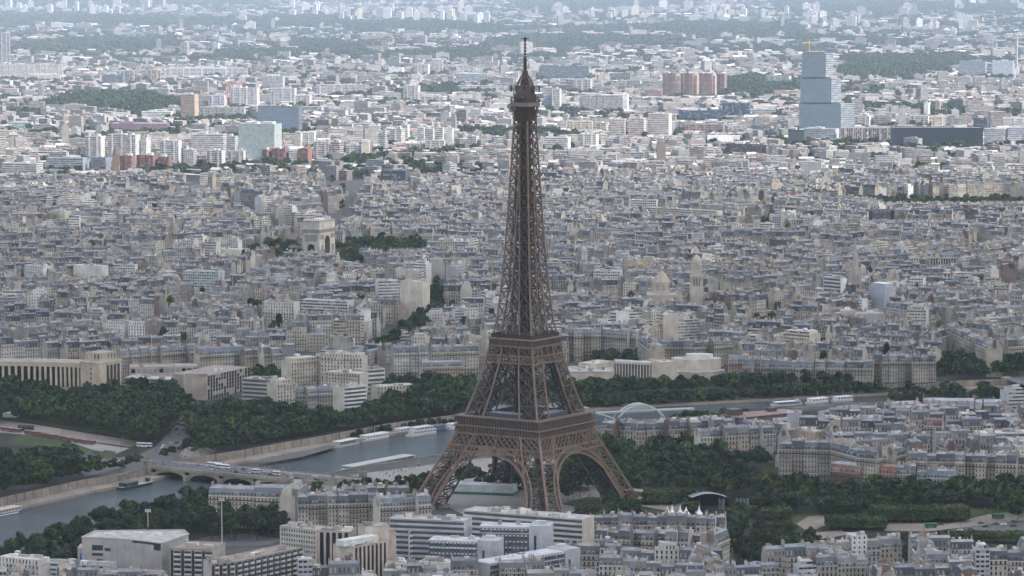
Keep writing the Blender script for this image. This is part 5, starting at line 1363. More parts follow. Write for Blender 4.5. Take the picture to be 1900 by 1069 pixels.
# ------------------------------------------------------------------ tower blocks and other big buildings farther out, by outline in the photograph
WH, GY, BL, BK = (0.60, 0.585, 0.565), (0.46, 0.47, 0.50), (0.10, 0.14, 0.20), (0.26, 0.155, 0.14)
OR, PK, GN, DK = (0.45, 0.33, 0.26), (0.46, 0.39, 0.37), (0.38, 0.44, 0.43), (0.05, 0.07, 0.10)
CR = (0.62, 0.55, 0.45)
BLOCKS = [  # x0, x1, top, base, wall colour, front material, depth, words
 (157, 196, 254, 300, WH, "wall_block", 22, "white slab of flats beside the dark brick steeple"), (197, 262, 251, 300, WH, "wall_loggia", 20, "long white flats with loggia columns behind the brick church"), (264, 278, 256, 300, WH, "wall_block", 20, "narrow white flats with street painting between two white slabs"),
 (296, 336, 262, 305, (0.6, .6, .6), "wall_loggia", 20, "white and grey flats right of the brick quarter"), (336, 352, 276, 315, GY, "wall_loggia", 18, "grey flats with balcony stacks before the white slab"),
 (353, 420, 250, 290, WH, "wall_band", 20, "wide white slab with band windows near the pale green tower"), (421, 440, 254, 295, GY, "wall_band", 20, "grey slab end beside the pale green tower"),
 (340, 364, 279, 316, (0.6, .57, .57), "wall_block", 18, "pale pink flats block, first in the balcony trio"), (383, 418, 280, 317, (0.62, .58, .57), "wall_loggia", 18, "pale pink flats block, middle of the balcony trio"), (422, 455, 281, 314, (0.6, .58, .58), "wall_loggia", 18, "pale pink flats block, last in the balcony trio by the green tower"),
 (85, 160, 294, 322, (0.34, .37, .42), "wall_band", 24, "long blue grey office block below the white slabs"), (168, 205, 293, 322, (0.30, .33, .38), "wall_band", 22, "blue grey office block next to the brick steeple"),
 (222, 250, 290, 320, BK, "wall_block", 22, "brown brick flats behind the steeple"), (252, 292, 289, 318, BK, "wall_block", 22, "red brick flats, middle of the brick quarter"), (293, 318, 292, 318, BK, "wall_block", 18, "red brick flats, outer end of the brick quarter"),
 (440, 523, 231, 306, GN, "curtain_wall", 34, "big pale green glass tower with rounded corner"), (478, 560, 198, 250, BL, "curtain_wall", 30, "dark blue glass office block behind the pale green tower"),
 (335, 368, 176, 226, OR, "wall_band", 22, "orange and white striped tower beside the wooded park"), (386, 420, 178, 205, (0.6, .62, .66), "wall_loggia", 18, "white and blue flats left of the crane"), (370, 455, 200, 224, (0.40, .40, .40), "wall_block", 20, "long grey slab of flats in front of the crane"),
 (425, 482, 164, 200, WH, "wall_block", 20, "bright white slab of flats beside the red crane"), (486, 528, 142, 170, GY, "wall_band", 22, "grey office tower behind the white slab"), (500, 550, 165, 200, (.55, .55, .56), "wall_block", 20, "pale grey flats above the blue glass block"), (540, 578, 178, 200, (.62, .58, .54), "wall_block", 18, "cream flats at the end of the pale grey flats"),
 (487, 503, 279, 308, BK, "wall_loggia", 20, "red and grey flats, first of the red row"), (504, 535, 277, 308, (0.30, .16, .14), "wall_loggia", 20, "red and grey flats, middle of the red row"), (552, 579, 277, 308, (0.33, .18, .14), "wall_loggia", 20, "orange red flats, last of the red row"), (536, 551, 280, 308, GY, "wall_band", 20, "grey link between the red flats"),
 (581, 612, 264, 300, (.52, .48, .48), "wall_loggia", 20, "mauve balcony flats right of the red row"), (613, 637, 265, 300, (.50, .47, .47), "wall_loggia", 20, "second mauve balcony flats right of the red row"), (548, 560, 246, 280, WH, "wall_block", 18, "slim white tower beyond the red row"), (562, 585, 246, 276, WH, "wall_block", 18, "white corner flats with dark roof band"),
 (642, 672, 270, 290, WH, "wall_block", 18, "low white stepped flats by the railway trees"), (673, 686, 264, 291, CR, "wall_blank", 18, "blank cream gable by the railway trees"), (704, 718, 245, 285, (.45, .46, .50), "wall_block", 18, "slim blue grey tower left of the white cluster"), (722, 752, 240, 270, WH, "wall_block", 20, "white tower with plain side, start of the white cluster"), (744, 760, 233, 262, (.6, .58, .55), "wall_loggia", 18, "balconied tower behind the white cluster"),
 (774, 788, 238, 268, WH, "wall_loggia", 18, "white balcony tower, second of the cluster"), (790, 806, 240, 275, WH, "wall_loggia", 18, "white balcony tower, third of the cluster"), (808, 824, 238, 280, WH, "wall_loggia", 18, "white balcony tower, fourth of the cluster"), (826, 842, 239, 278, WH, "wall_blank", 20, "white tower with plain sunny gable, last of the cluster"), (752, 790, 268, 284, PK, "wall_loggia", 16, "rosy low flats below the white cluster"), (790, 826, 262, 285, WH, "wall_loggia", 16, "low white balcony flats below the cluster"),
 (868, 890, 254, 280, WH, "wall_block", 16, "small white gridded block alone left of the tower shaft"),
 (587, 680, 158, 180, (.6, .55, .53), "wall_loggia", 18, "long row of pinkish towers before the woods"), (748, 780, 160, 190, WH, "wall_block", 18, "white double tower near the woods left of the tower top"), (780, 826, 180, 196, WH, "wall_block", 18, "long white low slab right of the double tower"), (850, 942, 160, 174, WH, "wall_loggia", 16, "white toothed row of flats left of the tower top"),
 (800, 822, 112, 140, WH, "wall_loggia", 16, "white tower with punched windows far beyond the woods"), (768, 798, 120, 142, (.62, .6, .58), "wall_loggia", 16, "pale twin flats far beyond the woods"), (720, 750, 126, 142, (.85, .85, .83), "wall_blank", 20, "bright white shed far beyond the woods"), (845, 900, 138, 158, (.28, .32, .38), "wall_band", 24, "long blue grey office left of the mast"),
 (1000, 1093, 124, 150, (.10, .13, .16), "wall_band", 24, "wide dark framed office with white window panels"), (1063, 1100, 148, 176, WH, "wall_block", 18, "white stepped flats below the dark framed office"), (1008, 1026, 164, 207, GY, "wall_band", 18, "grey half of the twin tower beside the mast"), (1027, 1042, 166, 208, WH, "wall_block", 18, "white half of the twin tower beside the mast"),
 (1075, 1155, 178, 210, (.34, .35, .37), "wall_block", 18, "long grey slab of flats"), (1155, 1167, 176, 210, (.8, .8, .78), "wall_blank", 18, "white gable end of the long grey slab"), (1115, 1166, 125, 138, WH, "wall_block", 18, "white low office beside the dark framed office"), (1170, 1196, 123, 135, WH, "wall_loggia", 18, "white columned block near the red brick housing"),
 (1229, 1256, 137, 182, (.29, .19, .165), "wall_block", 26, "red brick housing, first bay"), (1262, 1290, 137, 182, (.29, .19, .165), "wall_block", 26, "red brick housing, second bay"), (1296, 1324, 137, 182, (.29, .19, .165), "wall_block", 26, "red brick housing, third bay"), (1329, 1350, 138, 180, (.29, .19, .165), "wall_block", 26, "red brick housing, fourth bay"),
 (1255, 1263, 142, 184, (.42, .3, .24), "wall_loggia", 22, "pale stair tower between first and second brick bays"), (1289, 1297, 142, 184, (.42, .3, .24), "wall_loggia", 22, "pale stair tower between second and third brick bays"), (1323, 1330, 142, 184, (.42, .3, .24), "wall_loggia", 22, "pale stair tower between third and fourth brick bays"), (1196, 1230, 168, 184, (.38, .25, .22), "wall_block", 22, "low brick wing beside the red brick housing"),
 (1130, 1164, 222, 258, (.66, .6, .54), "wall_band", 20, "cream banded tower, first of the banded trio"), (1165, 1200, 220, 258, (.64, .58, .53), "wall_band", 20, "cream banded tower, middle of the banded trio"), (1201, 1248, 212, 257, (.68, .63, .58), "wall_band", 20, "cream banded tower, tallest of the banded trio"), (1103, 1130, 229, 248, CR, "wall_block", 18, "plain cream flats before the banded trio"), (1056, 1100, 226, 246, CR, "wall_block", 18, "cream low flats before the round park trees"),
 (1260, 1346, 206, 228, (.05, .09, .16), "wall_band", 24, "long dark blue office with white roof edge"), (1340, 1394, 192, 220, (.14, .19, .27), "wall_stripe", 22, "blue office with white fins"), (1395, 1440, 204, 220, (.40, .42, .44), "wall_band", 22, "pale grey low office beside the finned office"), (1420, 1470, 142, 162, WH, "wall_block", 20, "white office with pale wing left of the stacked tower"),
 (1010, 1060, 256, 282, (.66, .65, .62), "wall_band", 22, "stepped white terraced flats right of the tower shaft"), (1074, 1112, 250, 280, (.64, .6, .56), "wall_block", 20, "white stepped tower by the round park trees"), (1345, 1420, 268, 290, (.10, .08, .09), "wall_loggia", 24, "dark red and black flats with gridded top"), (1312, 1374, 253, 268, (.75, .75, .74), "wall_blank", 20, "long bright white wall behind the dark red flats"), (1160, 1196, 284, 302, (.40, .42, .45), "wall_loggia", 18, "grey framed block among the old roofs"), (1270, 1345, 232, 250, (.42, .32, .30), "wall_block", 20, "brownish office row behind the banded trio"),
 (1490, 1560, 240, 266, (.48, .50, .52), "wall_band", 28, "pale podium at the foot of the stacked glass tower"), (1560, 1610, 238, 268, (.52, .47, .45), "wall_stripe", 24, "striped podium office right of the stacked tower"), (1611, 1656, 238, 268, (.46, .43, .43), "wall_stripe", 24, "second striped podium office right of the stacked tower"), (1655, 1825, 238, 276, (.016, .024, .04), "metal_sheet", 40, "very long dark glass office"), (1462, 1498, 242, 272, (.03, .05, .075), "curtain_wall", 24, "dark slanting glass block left of the stacked tower"),
 (1585, 1618, 216, 238, WH, "wall_block", 20, "white gridded flats above the striped podium"), (1622, 1656, 216, 238, PK, "wall_block", 20, "rosy gridded flats above the second striped podium"), (1688, 1726, 216, 236, WH, "wall_loggia", 20, "white framed flats behind the long dark office"), (1728, 1758, 218, 238, CR, "wall_block", 20, "cream flats behind the long dark office"), (1714, 1727, 192, 220, (.8, .8, .8), "wall_blank", 16, "white advertising tower behind the dark office"), (1735, 1747, 190, 216, OR, "wall_blank", 16, "orange gable beside the white advertising tower"),
 (1806, 1836, 220, 252, (.08, .11, .15), "wall_band", 20, "dark banded glass tower at the long office's end"), (1826, 1870, 240, 270, (.55, .57, .6), "wall_band", 26, "grey white office with dark gable slots"), (1870, 1905, 238, 270, (.5, .52, .56), "wall_band", 26, "grey office at the right edge"), (1862, 1905, 220, 240, (.7, .69, .67), "wall_block", 22, "white flats at the right edge above the grey office"),
 (1780, 1832, 114, 146, (.36, .41, .47), "wall_band", 26, "blue grey banded office beside the incinerator"), (1841, 1883, 114, 148, (.50, .53, .57), "wall_blank", 26, "windowless grey box of the incinerator"), 
 (0, 18, 62, 122, (.52, .52, .56), "wall_stripe", 22, "tall grey tower at the left edge"), (0, 116, 120, 146, (.60, .57, .54), "wall_block", 18, "very long pale slab of flats at the left edge"), (30, 112, 140, 154, (.58, .54, .5), "wall_block", 18, "second long slab below the very long one"), (335, 351, 79, 106, (.55, .46, .42), "wall_block", 18, "white edged brown tower standing alone"), (393, 407, 80, 98, (.62, .62, .6), "wall_block", 16, "pale twin tower standing alone"), (224, 250, 132, 160, (.5, .45, .48), "wall_stripe", 20, "mauve and white tower near the orange one"), (276, 298, 130, 155, (.60, .50, .40), "wall_stripe", 18, "tan and blue tower near the mauve one"), (190, 222, 140, 160, (.12, .16, .22), "wall_band", 22, "dark blue low office near the mauve tower"), (248, 262, 140, 158, (.45, .3, .3), "wall_stripe", 16, "brown striped tower behind the mauve one"),
 (205, 312, 230, 248, (.22, .15, .2), "wall_blank", 40, "dark purple stadium-like hall with white roof trusses"), (262, 320, 208, 222, (.6, .6, .6), "wall_band", 20, "long white sports building below the wooded park"), (20, 60, 228, 244, (.4, .5, .5), "wall_band", 20, "teal glazed office at the left"), (60, 104, 232, 248, (.52, .5, .5), "wall_band", 20, "pale office beside the teal one"), (0, 80, 304, 328, (.6, .58, .55), "wall_band", 24, "low white terraced flats at the left edge"), (300, 460, 128, 146, (.62, .62, .62), "wall_loggia", 18, "long pale row of flats far left"), (345, 450, 126, 140, (.5, .54, .56), "wall_band", 24, "long glazed office with white columns"),
]
def tower_block(x0, x1, yt, yb, col, mat, D, words_):
    bx, by = P((x0 + x1) / 2, yb, 0)
    k = K(bx, by, 0) 
    h = (yb - yt) / k; L = (x1 - x0) / k
    RESERVED.append((bx, by + D / 2, 0, L / 2 + 2, D / 2 + 3))
    r = random.Random(x0 * 7 + yt)
    th = r.uniform(-.38, -.06) if L < 90 else r.uniform(-.1, .0)
    L0 = L; L = max(L * .6, L - D * math.sin(-th))
    root = thing("tower_block" if h > L0 * .7 else "large_building", words_, "tower block" if h > L0 * .7 else "building", bx, by + D / 2, 0, th)
    S = Parts()
    fl = 3.4 if mat != "curtain_wall" else 4
    W = S("wall")
    X, Y = L / 2, D / 2
    nb, nf, nd = max(2, round(L / 3.4)), max(2, round(h / fl)), max(2, round(D / 3.4))
    gf = r.uniform(.9, 1.12); g = tuple(min(.85, q * gf) for q in col)
    sm = "wall_blank" if mat in ("wall_block", "wall_loggia", "wall_blank", "wall_band") and r.random() < .75 else mat
    W.wall((-X, -Y), (X, -Y), 0, h, mat, col, nb, nf); W.wall((X, -Y), (X, Y), 0, h, sm, g, nd, nf); W.wall((X, Y), (-X, Y), 0, h, mat, col, nb, nf); W.wall((-X, Y), (-X, -Y), 0, h, sm, g, nd, nf)
    S("roof").face(((-X, -Y, h), (X, -Y, h), (X, Y, h), (-X, Y, h)), "roof_flat", r.choice(FLAT))
    U = S("roof_edge")
    for a, b, c, d in ((-X - .2, X + .2, -Y - .2, -Y + .3), (-X - .2, X + .2, Y - .3, Y + .2), (-X - .2, -X + .3, -Y + .3, Y - .3), (X - .3, X + .2, -Y + .3, Y - .3)): U.box(a, b, c, d, h - .2, h + 1.1, "plain", g, bottom=True)
    for i in range(r.randint(1, 3)):
        a = r.uniform(2, max(2.5, X * .35)); x = r.uniform(-X * .6, X * .6)
        S("roof_house").box(x - a, x + a, -Y * .5, Y * .4, h, h + r.uniform(2, 5), "plain", r.choice((g, (.5, .5, .5), (.6, .58, .56))))
    if mat in ("wall_block", "wall_loggia", "wall_stripe") and L > 18:      # stairwell fins break up the front
        n = max(1, round(L / 16))
        for i in range(n):
            x = -X + (i + .5) * L / n; f_ = r.uniform(.7, 1.1)
            S("stair_strip").box(x - 1.3, x + 1.3, -Y - .9, -Y, 0, h + 1.5, "wall_blank" if r.random() < .5 else "plain", tuple(q * f_ for q in col))
    S.build(root)
for row_ in BLOCKS: tower_block(*row_)
def chimney_stack():
    x, y = P(1886, 150, 0); k = K(x, y); h = 84 / k
    t = thing("factory_chimney", "tall slim grey incinerator chimney with a pale base at the right edge", "chimney", x, y)
    add(t, "stack", lambda mb: mb.tube([(3.2, 0), (2.6, h), (2.2, h)], "plain", (0.42, 0.43, 0.46), 10)); add(t, "base", lambda mb: mb.box(-7, 7, -6, 6, 0, h * .28, "wall_blank", (0.62, 0.62, 0.6)))
    x, y = P(215, 323, 0)
    t = thing("brick_steeple", "dark brick church steeple in front of the white slabs of flats", "church", x, y); k = K(x, y); RESERVED.append((x, y, 0, 9, 9))
    add(t, "bell_tower", lambda mb: mb.box(-5, 5, -5, 5, 0, 30, "wall_blank", (0.24, 0.16, 0.14))); add(t, "spire", lambda mb: mb.tube([(5.5, 30), (3.5, 38), (.05, 50)], "plain", (0.16, 0.13, 0.14), 8))
    x, y = P(422, 205, 0)
    t = thing("tower_crane", "red construction crane beside the bright white slab of flats", "crane", x, y)
    add(t, "mast", lambda mb: mb.beam((0, 0, 0), (0, 0, 62), 2.2, "paint", (0.6, 0.12, 0.08))); add(t, "jib", lambda mb: mb.beam((-12, 0, 58), (34, 0, 58), 1.4, "paint", (0.6, 0.12, 0.08)))
chimney_stack()
# more far towers standing in loose clusters near the skyline
CL = [(35, 22, 95, 10), (150, 22, 60, 6), (190, 20, 30, 5), (640, 30, 30, 5), (720, 30, 60, 12), (800, 32, 60, 10), (870, 36, 60, 8), (1060, 28, 40, 7), (1170, 26, 40, 6), (1235, 24, 40, 6), (1310, 28, 50, 8), (1370, 30, 40, 5), (1470, 30, 60, 12), (1560, 55, 60, 8), (1675, 24, 25, 4), (1735, 50, 50, 8), (1800, 50, 20, 4), (1840, 12, 70, 6), (540, 22, 50, 6), (600, 20, 40, 5), (1640, 60, 60, 6), (1720, 70, 70, 6), (470, 50, 60, 5), (1440, 60, 60, 3), (900, 12, 60, 4), (300, 14, 80, 4), (680, 68, 60, 5), (830, 68, 50, 5)]
WHERE = "the skyline woods"
def far_blocks():
    r = random.Random(21); seen = {}
    for cx, cyy, sp, n in CL:
        for i in range(n):
            px = cx + r.uniform(-sp, sp); py = cyy + r.uniform(-6, 14)
            x, y = P(px, py, 0); k = K(x, y)
            hp, wp = r.uniform(9, 24) * (.6 if py > 60 else 1), r.uniform(6, 17)
            col = r.choice((WH, WH, WH, (.78, .76, .73), (.66, .62, .57), CR, (.55, .54, .55), PK))
            h, L = hp / k, wp / k
            RESERVED.append((x, y, 0, L / 2, 14))
            cname = {0.60: "white", .78: "bright white", .66: "cream", .62: "tan", .55: "grey", .50: "rosy"}.get(col[0], "pale")
            root = thing("tower_block", "", "tower block", x, y, 0, r.uniform(-.35, .35), "far tower blocks near the skyline")
            FAR.append((root, "%s %s far block of flats" % ("slim" if wp < 9 else "broad" if wp > 13 else "square", cname), px, py))
            S = Parts(); W = S("wall"); X, Y = L / 2, min(10, L / 2)
            mat = r.choice(("wall_block", "wall_loggia", "wall_block", "wall_blank"))
            nb, nf = max(2, round(L / 4)), max(3, round(h / 4))
            W.wall((-X, -Y), (X, -Y), 0, h, mat, col, nb, nf); W.wall((X, -Y), (X, Y), 0, h, "wall_blank", col, 4, nf); W.wall((-X, Y), (-X, -Y), 0, h, "wall_blank", col, 4, nf); W.wall((X, Y), (-X, Y), 0, h, mat, col, nb, nf)
            S("roof").box(-X * .98, X * .98, -Y * .96, Y * .96, h - .5, h + 1, "roof_flat", (.55, .55, .55)); S("roof_house").box(-X * .4, X * .3, -Y * .5, Y * .5, h + 1, h + 5, "plain", col)
            S.build(root)
FAR = []
far_blocks()
# ------------------------------------------------------------------ the dense city: streets of houses in blocks
def zone(pts, z=18.0): return [P(a, b, z) for a, b in pts]
NORTH = zone([(-420, 655), (-120, 648), (60, 646), (225, 652), (300, 645), (460, 645), (520, 632), (600, 640), (720, 640), (735, 640), (900, 640), (1040, 640), (1050, 615), (1190, 620), (1345, 632), (1380, 662), (1510, 668), (1620, 660), (1740, 660), (1745, 600), (1800, 622), (1905, 630), (2320, 640), (2320, 318), (-420, 330)])
FAR_ZONE_Y = None
SOUTH = [zone([(1105, 778), (1310, 778), (1380, 790), (1480, 782), (1560, 772), (1660, 764), (1860, 760), (2300, 745), (2300, 870), (1690, 838), (1600, 835), (1450, 822), (1375, 820), (1300, 808), (1110, 795)]),
         zone([(1045, 1014), (1280, 1016), (1330, 1050), (1420, 1040), (1480, 1022), (1560, 1012), (1700, 1016), (2300, 1030), (2300, 1140), (1040, 1140)]),
         zone([(560, 1062), (640, 1060), (900, 1060), (1045, 1050), (1045, 1140), (560, 1140)]),
         zone([(-300, 1100), (-40, 1055), (300, 1068), (320, 1140), (-300, 1180)])]
TREES_CLEAR = [(458, 562, 462, 4600), (625, 790, 462, 4600), (785, 836, 572, 3900), (735, 800, 612, 3700), (690, 745, 640, 3570), (1395, 1440, 596, 3700), (1500, 1530, 634, 3500), (450, 490, 568, 3800), (505, 540, 602, 3700), (1640, 1900, 378, 5500), (605, 640, 350, 5800), (1100, 1190, 650, 3400), (1740, 1900, 670, 3200)]
AVENUES = [[(470, 690), (700, 640), (785, 585), (815, 530)], [(590, 475), (760, 560), (830, 600)], [(590, 475), (300, 520), (60, 560)], [(590, 475), (460, 400), (330, 340)], [(590, 475), (900, 470), (1500, 480)], [(590, 475), (640, 400), (680, 330)], [(1000, 560), (1300, 600), (1740, 640)], [(590, 475), (380, 560), (250, 640)]]
SCREEN = []          # (x0, x1, bottom, distance) of buildings that stand visibly clear of what is before them
for r_ in BLOCKS: SCREEN.append((r_[0] - 1, r_[1] + 1, r_[3] - 4, P(950, r_[3])[1]))
SCREEN += [(556, 630, 470, 4540), (1274, 1310, 558, 3700), (1212, 1243, 552, 3700), (1572, 1600, 566, 3700), (1528, 1562, 545, 3850), (1608, 1645, 580, 3800), (1482, 1590, 240, 6900), (208, 222, 318, 6100)]
SCREEN += MID_CLEAR + TREES_CLEAR
def clear_height(x, y, h, w=8):
    """lower a house that would stand before one of those"""
    px, py = project(x, y, h); k = K(x, y); m = w * k
    for x0, x1, yb, dist in SCREEN:
        if y < dist - 12 and x0 - m < px < x1 + m and py < yb: h -= (yb - py) / k; py = yb
    return h
class Grid:
    """hash of reserved rectangles for quick overlap tests"""
    def __init__(s, c=60): s.c = c; s.d = {}
    def put(s, rct):
        x, y, a, l, d = rct; m = math.hypot(l, d)
        for i in range(int((x - m) // s.c), int((x + m) // s.c) + 1):
            for j in range(int((y - m) // s.c), int((y + m) // s.c) + 1): s.d.setdefault((i, j), []).append(rct)
    def hit(s, x, y, m=2.0):
        for rx, ry, a, l, d in s.d.get((int(x // s.c), int(y // s.c)), ()):
            dx, dy = x - rx, y - ry; c, q = math.cos(a), math.sin(a)
            if abs(dx * c + dy * q) < l + m and abs(-dx * q + dy * c) < d + m: return True
        return False
GRID = Grid()
for rc_ in RESERVED: GRID.put(rc_)
LOTS = []
def boxes_of(pgs): return [(min(p[0] for p in g), max(p[0] for p in g), min(p[1] for p in g), max(p[1] for p in g), g) for g in pgs]
def in_any(x, y, bx):
    for a, b, c, d, g in bx:
        if a <= x <= b and c <= y <= d and inside((x, y), g): return True
    return False
TREE_ZONES = {}
# ------------------------------------------------------------------ where trees stand (crown outlines in the photograph), spacing, look
def tz(key, pts, sp, hgt, words_, z=14.5):
    TREE_ZONES[key] = (zone(pts, z), sp, hgt, words_)
tz("quay", [(345, 758), (380, 748), (450, 738), (515, 748), (640, 758), (715, 742), (725, 695), (800, 695), (880, 700), (888, 765), (800, 770), (720, 775), (560, 815), (470, 822), (385, 828), (365, 805), (350, 790)], 9.5, 17, "dense leafy plane trees between the river quay and the ornate stepped palace")
tz("garden", [(-40, 700), (60, 704), (140, 720), (235, 704), (330, 709), (350, 733), (338, 748), (300, 780), (282, 793), (240, 792), (150, 768), (100, 757), (-40, 752)], 9.5, 17, "dark park trees below the columned palace")
tz("corner", [(-40, 832), (60, 830), (120, 830), (175, 843), (180, 860), (150, 885), (60, 905), (-40, 922)], 8.5, 17, "dense trees beside the river quay opposite the lawn")
tz("corner_small", [(225, 848), (262, 842), (275, 850), (270, 868), (225, 872), (190, 884), (188, 872)], 8.5, 13, "small street trees at the bridge's palace end")
tz("bank", [(385, 900), (390, 912), (385, 940), (525, 940), (525, 962), (360, 966), (330, 962), (280, 990), (150, 1004), (140, 1036), (-40, 1045), (-25, 1022), (0, 1011), (18, 1002), (60, 989), (97, 979), (124, 963), (165, 950), (215, 942), (280, 934), (310, 905)], 9.5, 17, "dense trees on the tower's river bank by the concrete building")
tz("foot", [(590, 893), (650, 884), (750, 874), (795, 868), (800, 892), (690, 903), (580, 908)], 9, 14, "trees at the foot of the tower's left leg")
tz("under", [(850, 858), (930, 852), (1000, 858), (1080, 862), (1085, 890), (1040, 900), (960, 880), (860, 872)], 10, 13, "trees seen through the tower's arches")
tz("front", [(1050, 905), (1130, 910), (1180, 920), (1190, 945), (1120, 950), (1060, 942)], 9, 13, "trees before the tower's right leg")
tz("park", [(1030, 838), (1130, 804), (1200, 799), (1300, 800), (1370, 840), (1440, 833), (1390, 850), (1400, 872), (1480, 882), (1540, 892), (1620, 888), (1700, 885), (1800, 880), (1960, 880), (1960, 906), (1700, 908), (1560, 903), (1480, 897), (1400, 894), (1190, 882), (1120, 884), (1060, 884)], 10.5, 17, "tall dark trees of the park right of the tower")
tz("park_low", [(1340, 942), (1385, 938), (1402, 968), (1450, 990), (1490, 1008), (1440, 1032), (1362, 1015), (1352, 975)], 10, 15, "broad trees between the rounded corner house and the sandy paths")
tz("behind", [(880, 735), (960, 730), (1060, 725), (1070, 742), (1000, 752), (890, 765)], 10, 14, "trees on the far bank seen through the tower's legs", 0)
tz("park_south", [(1560, 1002), (1640, 996), (1700, 998), (1740, 1012), (1640, 1016), (1560, 1018)], 9.5, 11, "trees between the sandy paths and the last stone row", 8)
tz("park_bowl", [(1405, 985), (1445, 975), (1480, 992), (1530, 1004), (1520, 1018), (1450, 1022), (1410, 1010)], 9.5, 14, "broad trees between the rounded corner house and the sandy court", 6)
tz("park_mid", [(1410, 908), (1520, 906), (1600, 912), (1640, 922), (1520, 930), (1420, 926)], 11, 13, "trees between the clipped hedges and the red brick house", 11)
tz("park_side", [(1810, 903), (1960, 900), (1960, 938), (1890, 944), (1830, 930)], 11, 14, "trees at the end of the clipped rows by the lawn's road", 11)
tz("court", [(1478, 1000), (1520, 994), (1560, 1002), (1530, 1012), (1480, 1014)], 10, 9, "small trees round the sandy court", 8)
tz("park_edge", [(1700, 1003), (1800, 995), (1960, 1000), (1960, 1018), (1780, 1022), (1640, 1020)], 9.5, 12, "trees along the lawn above the last stone row")
tz("museum", [(1070, 727), (1130, 725), (1190, 724), (1230, 727), (1330, 722), (1345, 714), (1490, 716), (1620, 716), (1740, 712), (1740, 714), (1600, 720), (1480, 728), (1340, 736), (1200, 742), (1140, 744), (1075, 746)], 9.5, 14, "trees along the far bank below the pale museum", 0)
tz("south_bank", [(1200, 774), (1255, 756), (1300, 750), (1400, 755), (1500, 760), (1500, 768), (1350, 768), (1240, 774)], 10, 12, "trees on the near bank behind the red-brown museum deck")
tz("bridge_trees", [(1655, 714), (1700, 703), (1840, 707), (1855, 728), (1760, 731), (1650, 733)], 10.5, 15, "trees by the river between the lens roofed hall and the flat bridge")
tz("place", [(1737, 648), (1800, 655), (1960, 655), (1960, 684), (1830, 688), (1742, 684)], 10.5, 16, "dark trees in the square by the flat bridge")
tz("round", [(1095, 650), (1140, 628), (1190, 640), (1200, 656), (1110, 660)], 10.5, 15, "round clump of trees above the pale museum")
tz("avenue", [(785, 528), (820, 522), (838, 548), (802, 578), (762, 603), (705, 638), (690, 634), (740, 598), (785, 570)], 10.5, 15, "avenue trees between the old stone blocks")
tz("star_a", [(458, 452), (520, 444), (562, 448), (560, 466), (500, 472), (470, 468)], 10.5, 16, "tree clump left of the stone arch")
tz("star_b", [(625, 446), (690, 436), (790, 442), (790, 464), (700, 470), (628, 466)], 10.5, 16, "tree clump right of the stone arch")
for i, (a, b, c, d) in enumerate([(1395, 577, 1440, 600), (1500, 620, 1530, 638), (450, 550, 490, 572), (503, 588, 540, 606), (560, 575, 596, 588), (1600, 360, 1900, 380), (600, 340, 640, 352), (1310, 550, 1335, 566), (1030, 598, 1050, 612), (1380, 400, 1440, 416), (640, 548, 700, 560), (1560, 360, 1620, 372), (1830, 640, 1850, 648), (470, 672, 540, 690), (800, 690, 870, 706), (780, 645, 800, 660), (0, 535, 16, 550), (640, 470, 680, 486), (1480, 655, 1500, 668)]):
    tz("court%d" % i, [(a, d), (c, d), (c - 3, b), (a + 3, b)], 11, 14, "small tree group in a courtyard of the old city")
FAR_WOODS = [[(85, 190), (150, 172), (260, 172), (330, 186), (335, 204), (250, 212), (120, 208)], [(0, 205), (80, 205), (80, 218), (0, 222)], [(845, 240), (1000, 238), (1085, 250), (1080, 262), (960, 266), (850, 256)], [(1340, 148), (1400, 140), (1485, 150), (1485, 168), (1400, 185), (1345, 178)],
  [(0, 85), (120, 72), (330, 70), (330, 92), (120, 98), (0, 96)], [(640, 44), (800, 40), (960, 52), (1260, 46), (1260, 60), (900, 62), (640, 58)], [(900, 75), (1000, 66), (1250, 70), (1300, 82), (1000, 92), (900, 90)], [(1250, 42), (1480, 46), (1500, 66), (1700, 78), (1700, 86), (1500, 74), (1250, 66)], [(400, 96), (560, 92), (560, 102), (400, 106)], [(540, 72), (640, 78), (700, 100), (900, 88), (900, 98), (700, 112), (560, 94)],
  [(1560, 105), (1800, 100), (1800, 122), (1700, 150), (1560, 145)], [(0, 26), (200, 30), (400, 34), (640, 30), (640, 46), (400, 50), (200, 46), (0, 44)], [(100, 255), (190, 258), (190, 272), (100, 268)], [(640, 292), (840, 280), (845, 288), (640, 302)], [(770, 165), (850, 160), (850, 176), (790, 182)], [(420, 215), (470, 210), (470, 222), (330, 232), (320, 226)], [(1560, 250 - 60), (1720, 200), (1720, 210), (1560, 204)], [(1540, 130), (1600, 120), (1620, 150), (1560, 155)], [(960, 4), (1300, 2), (1300, 14), (960, 18)], [(1440, 4), (1900, 6), (1900, 20), (1640, 26), (1440, 20)], [(0, 2), (500, 0), (500, 10), (0, 14)]]
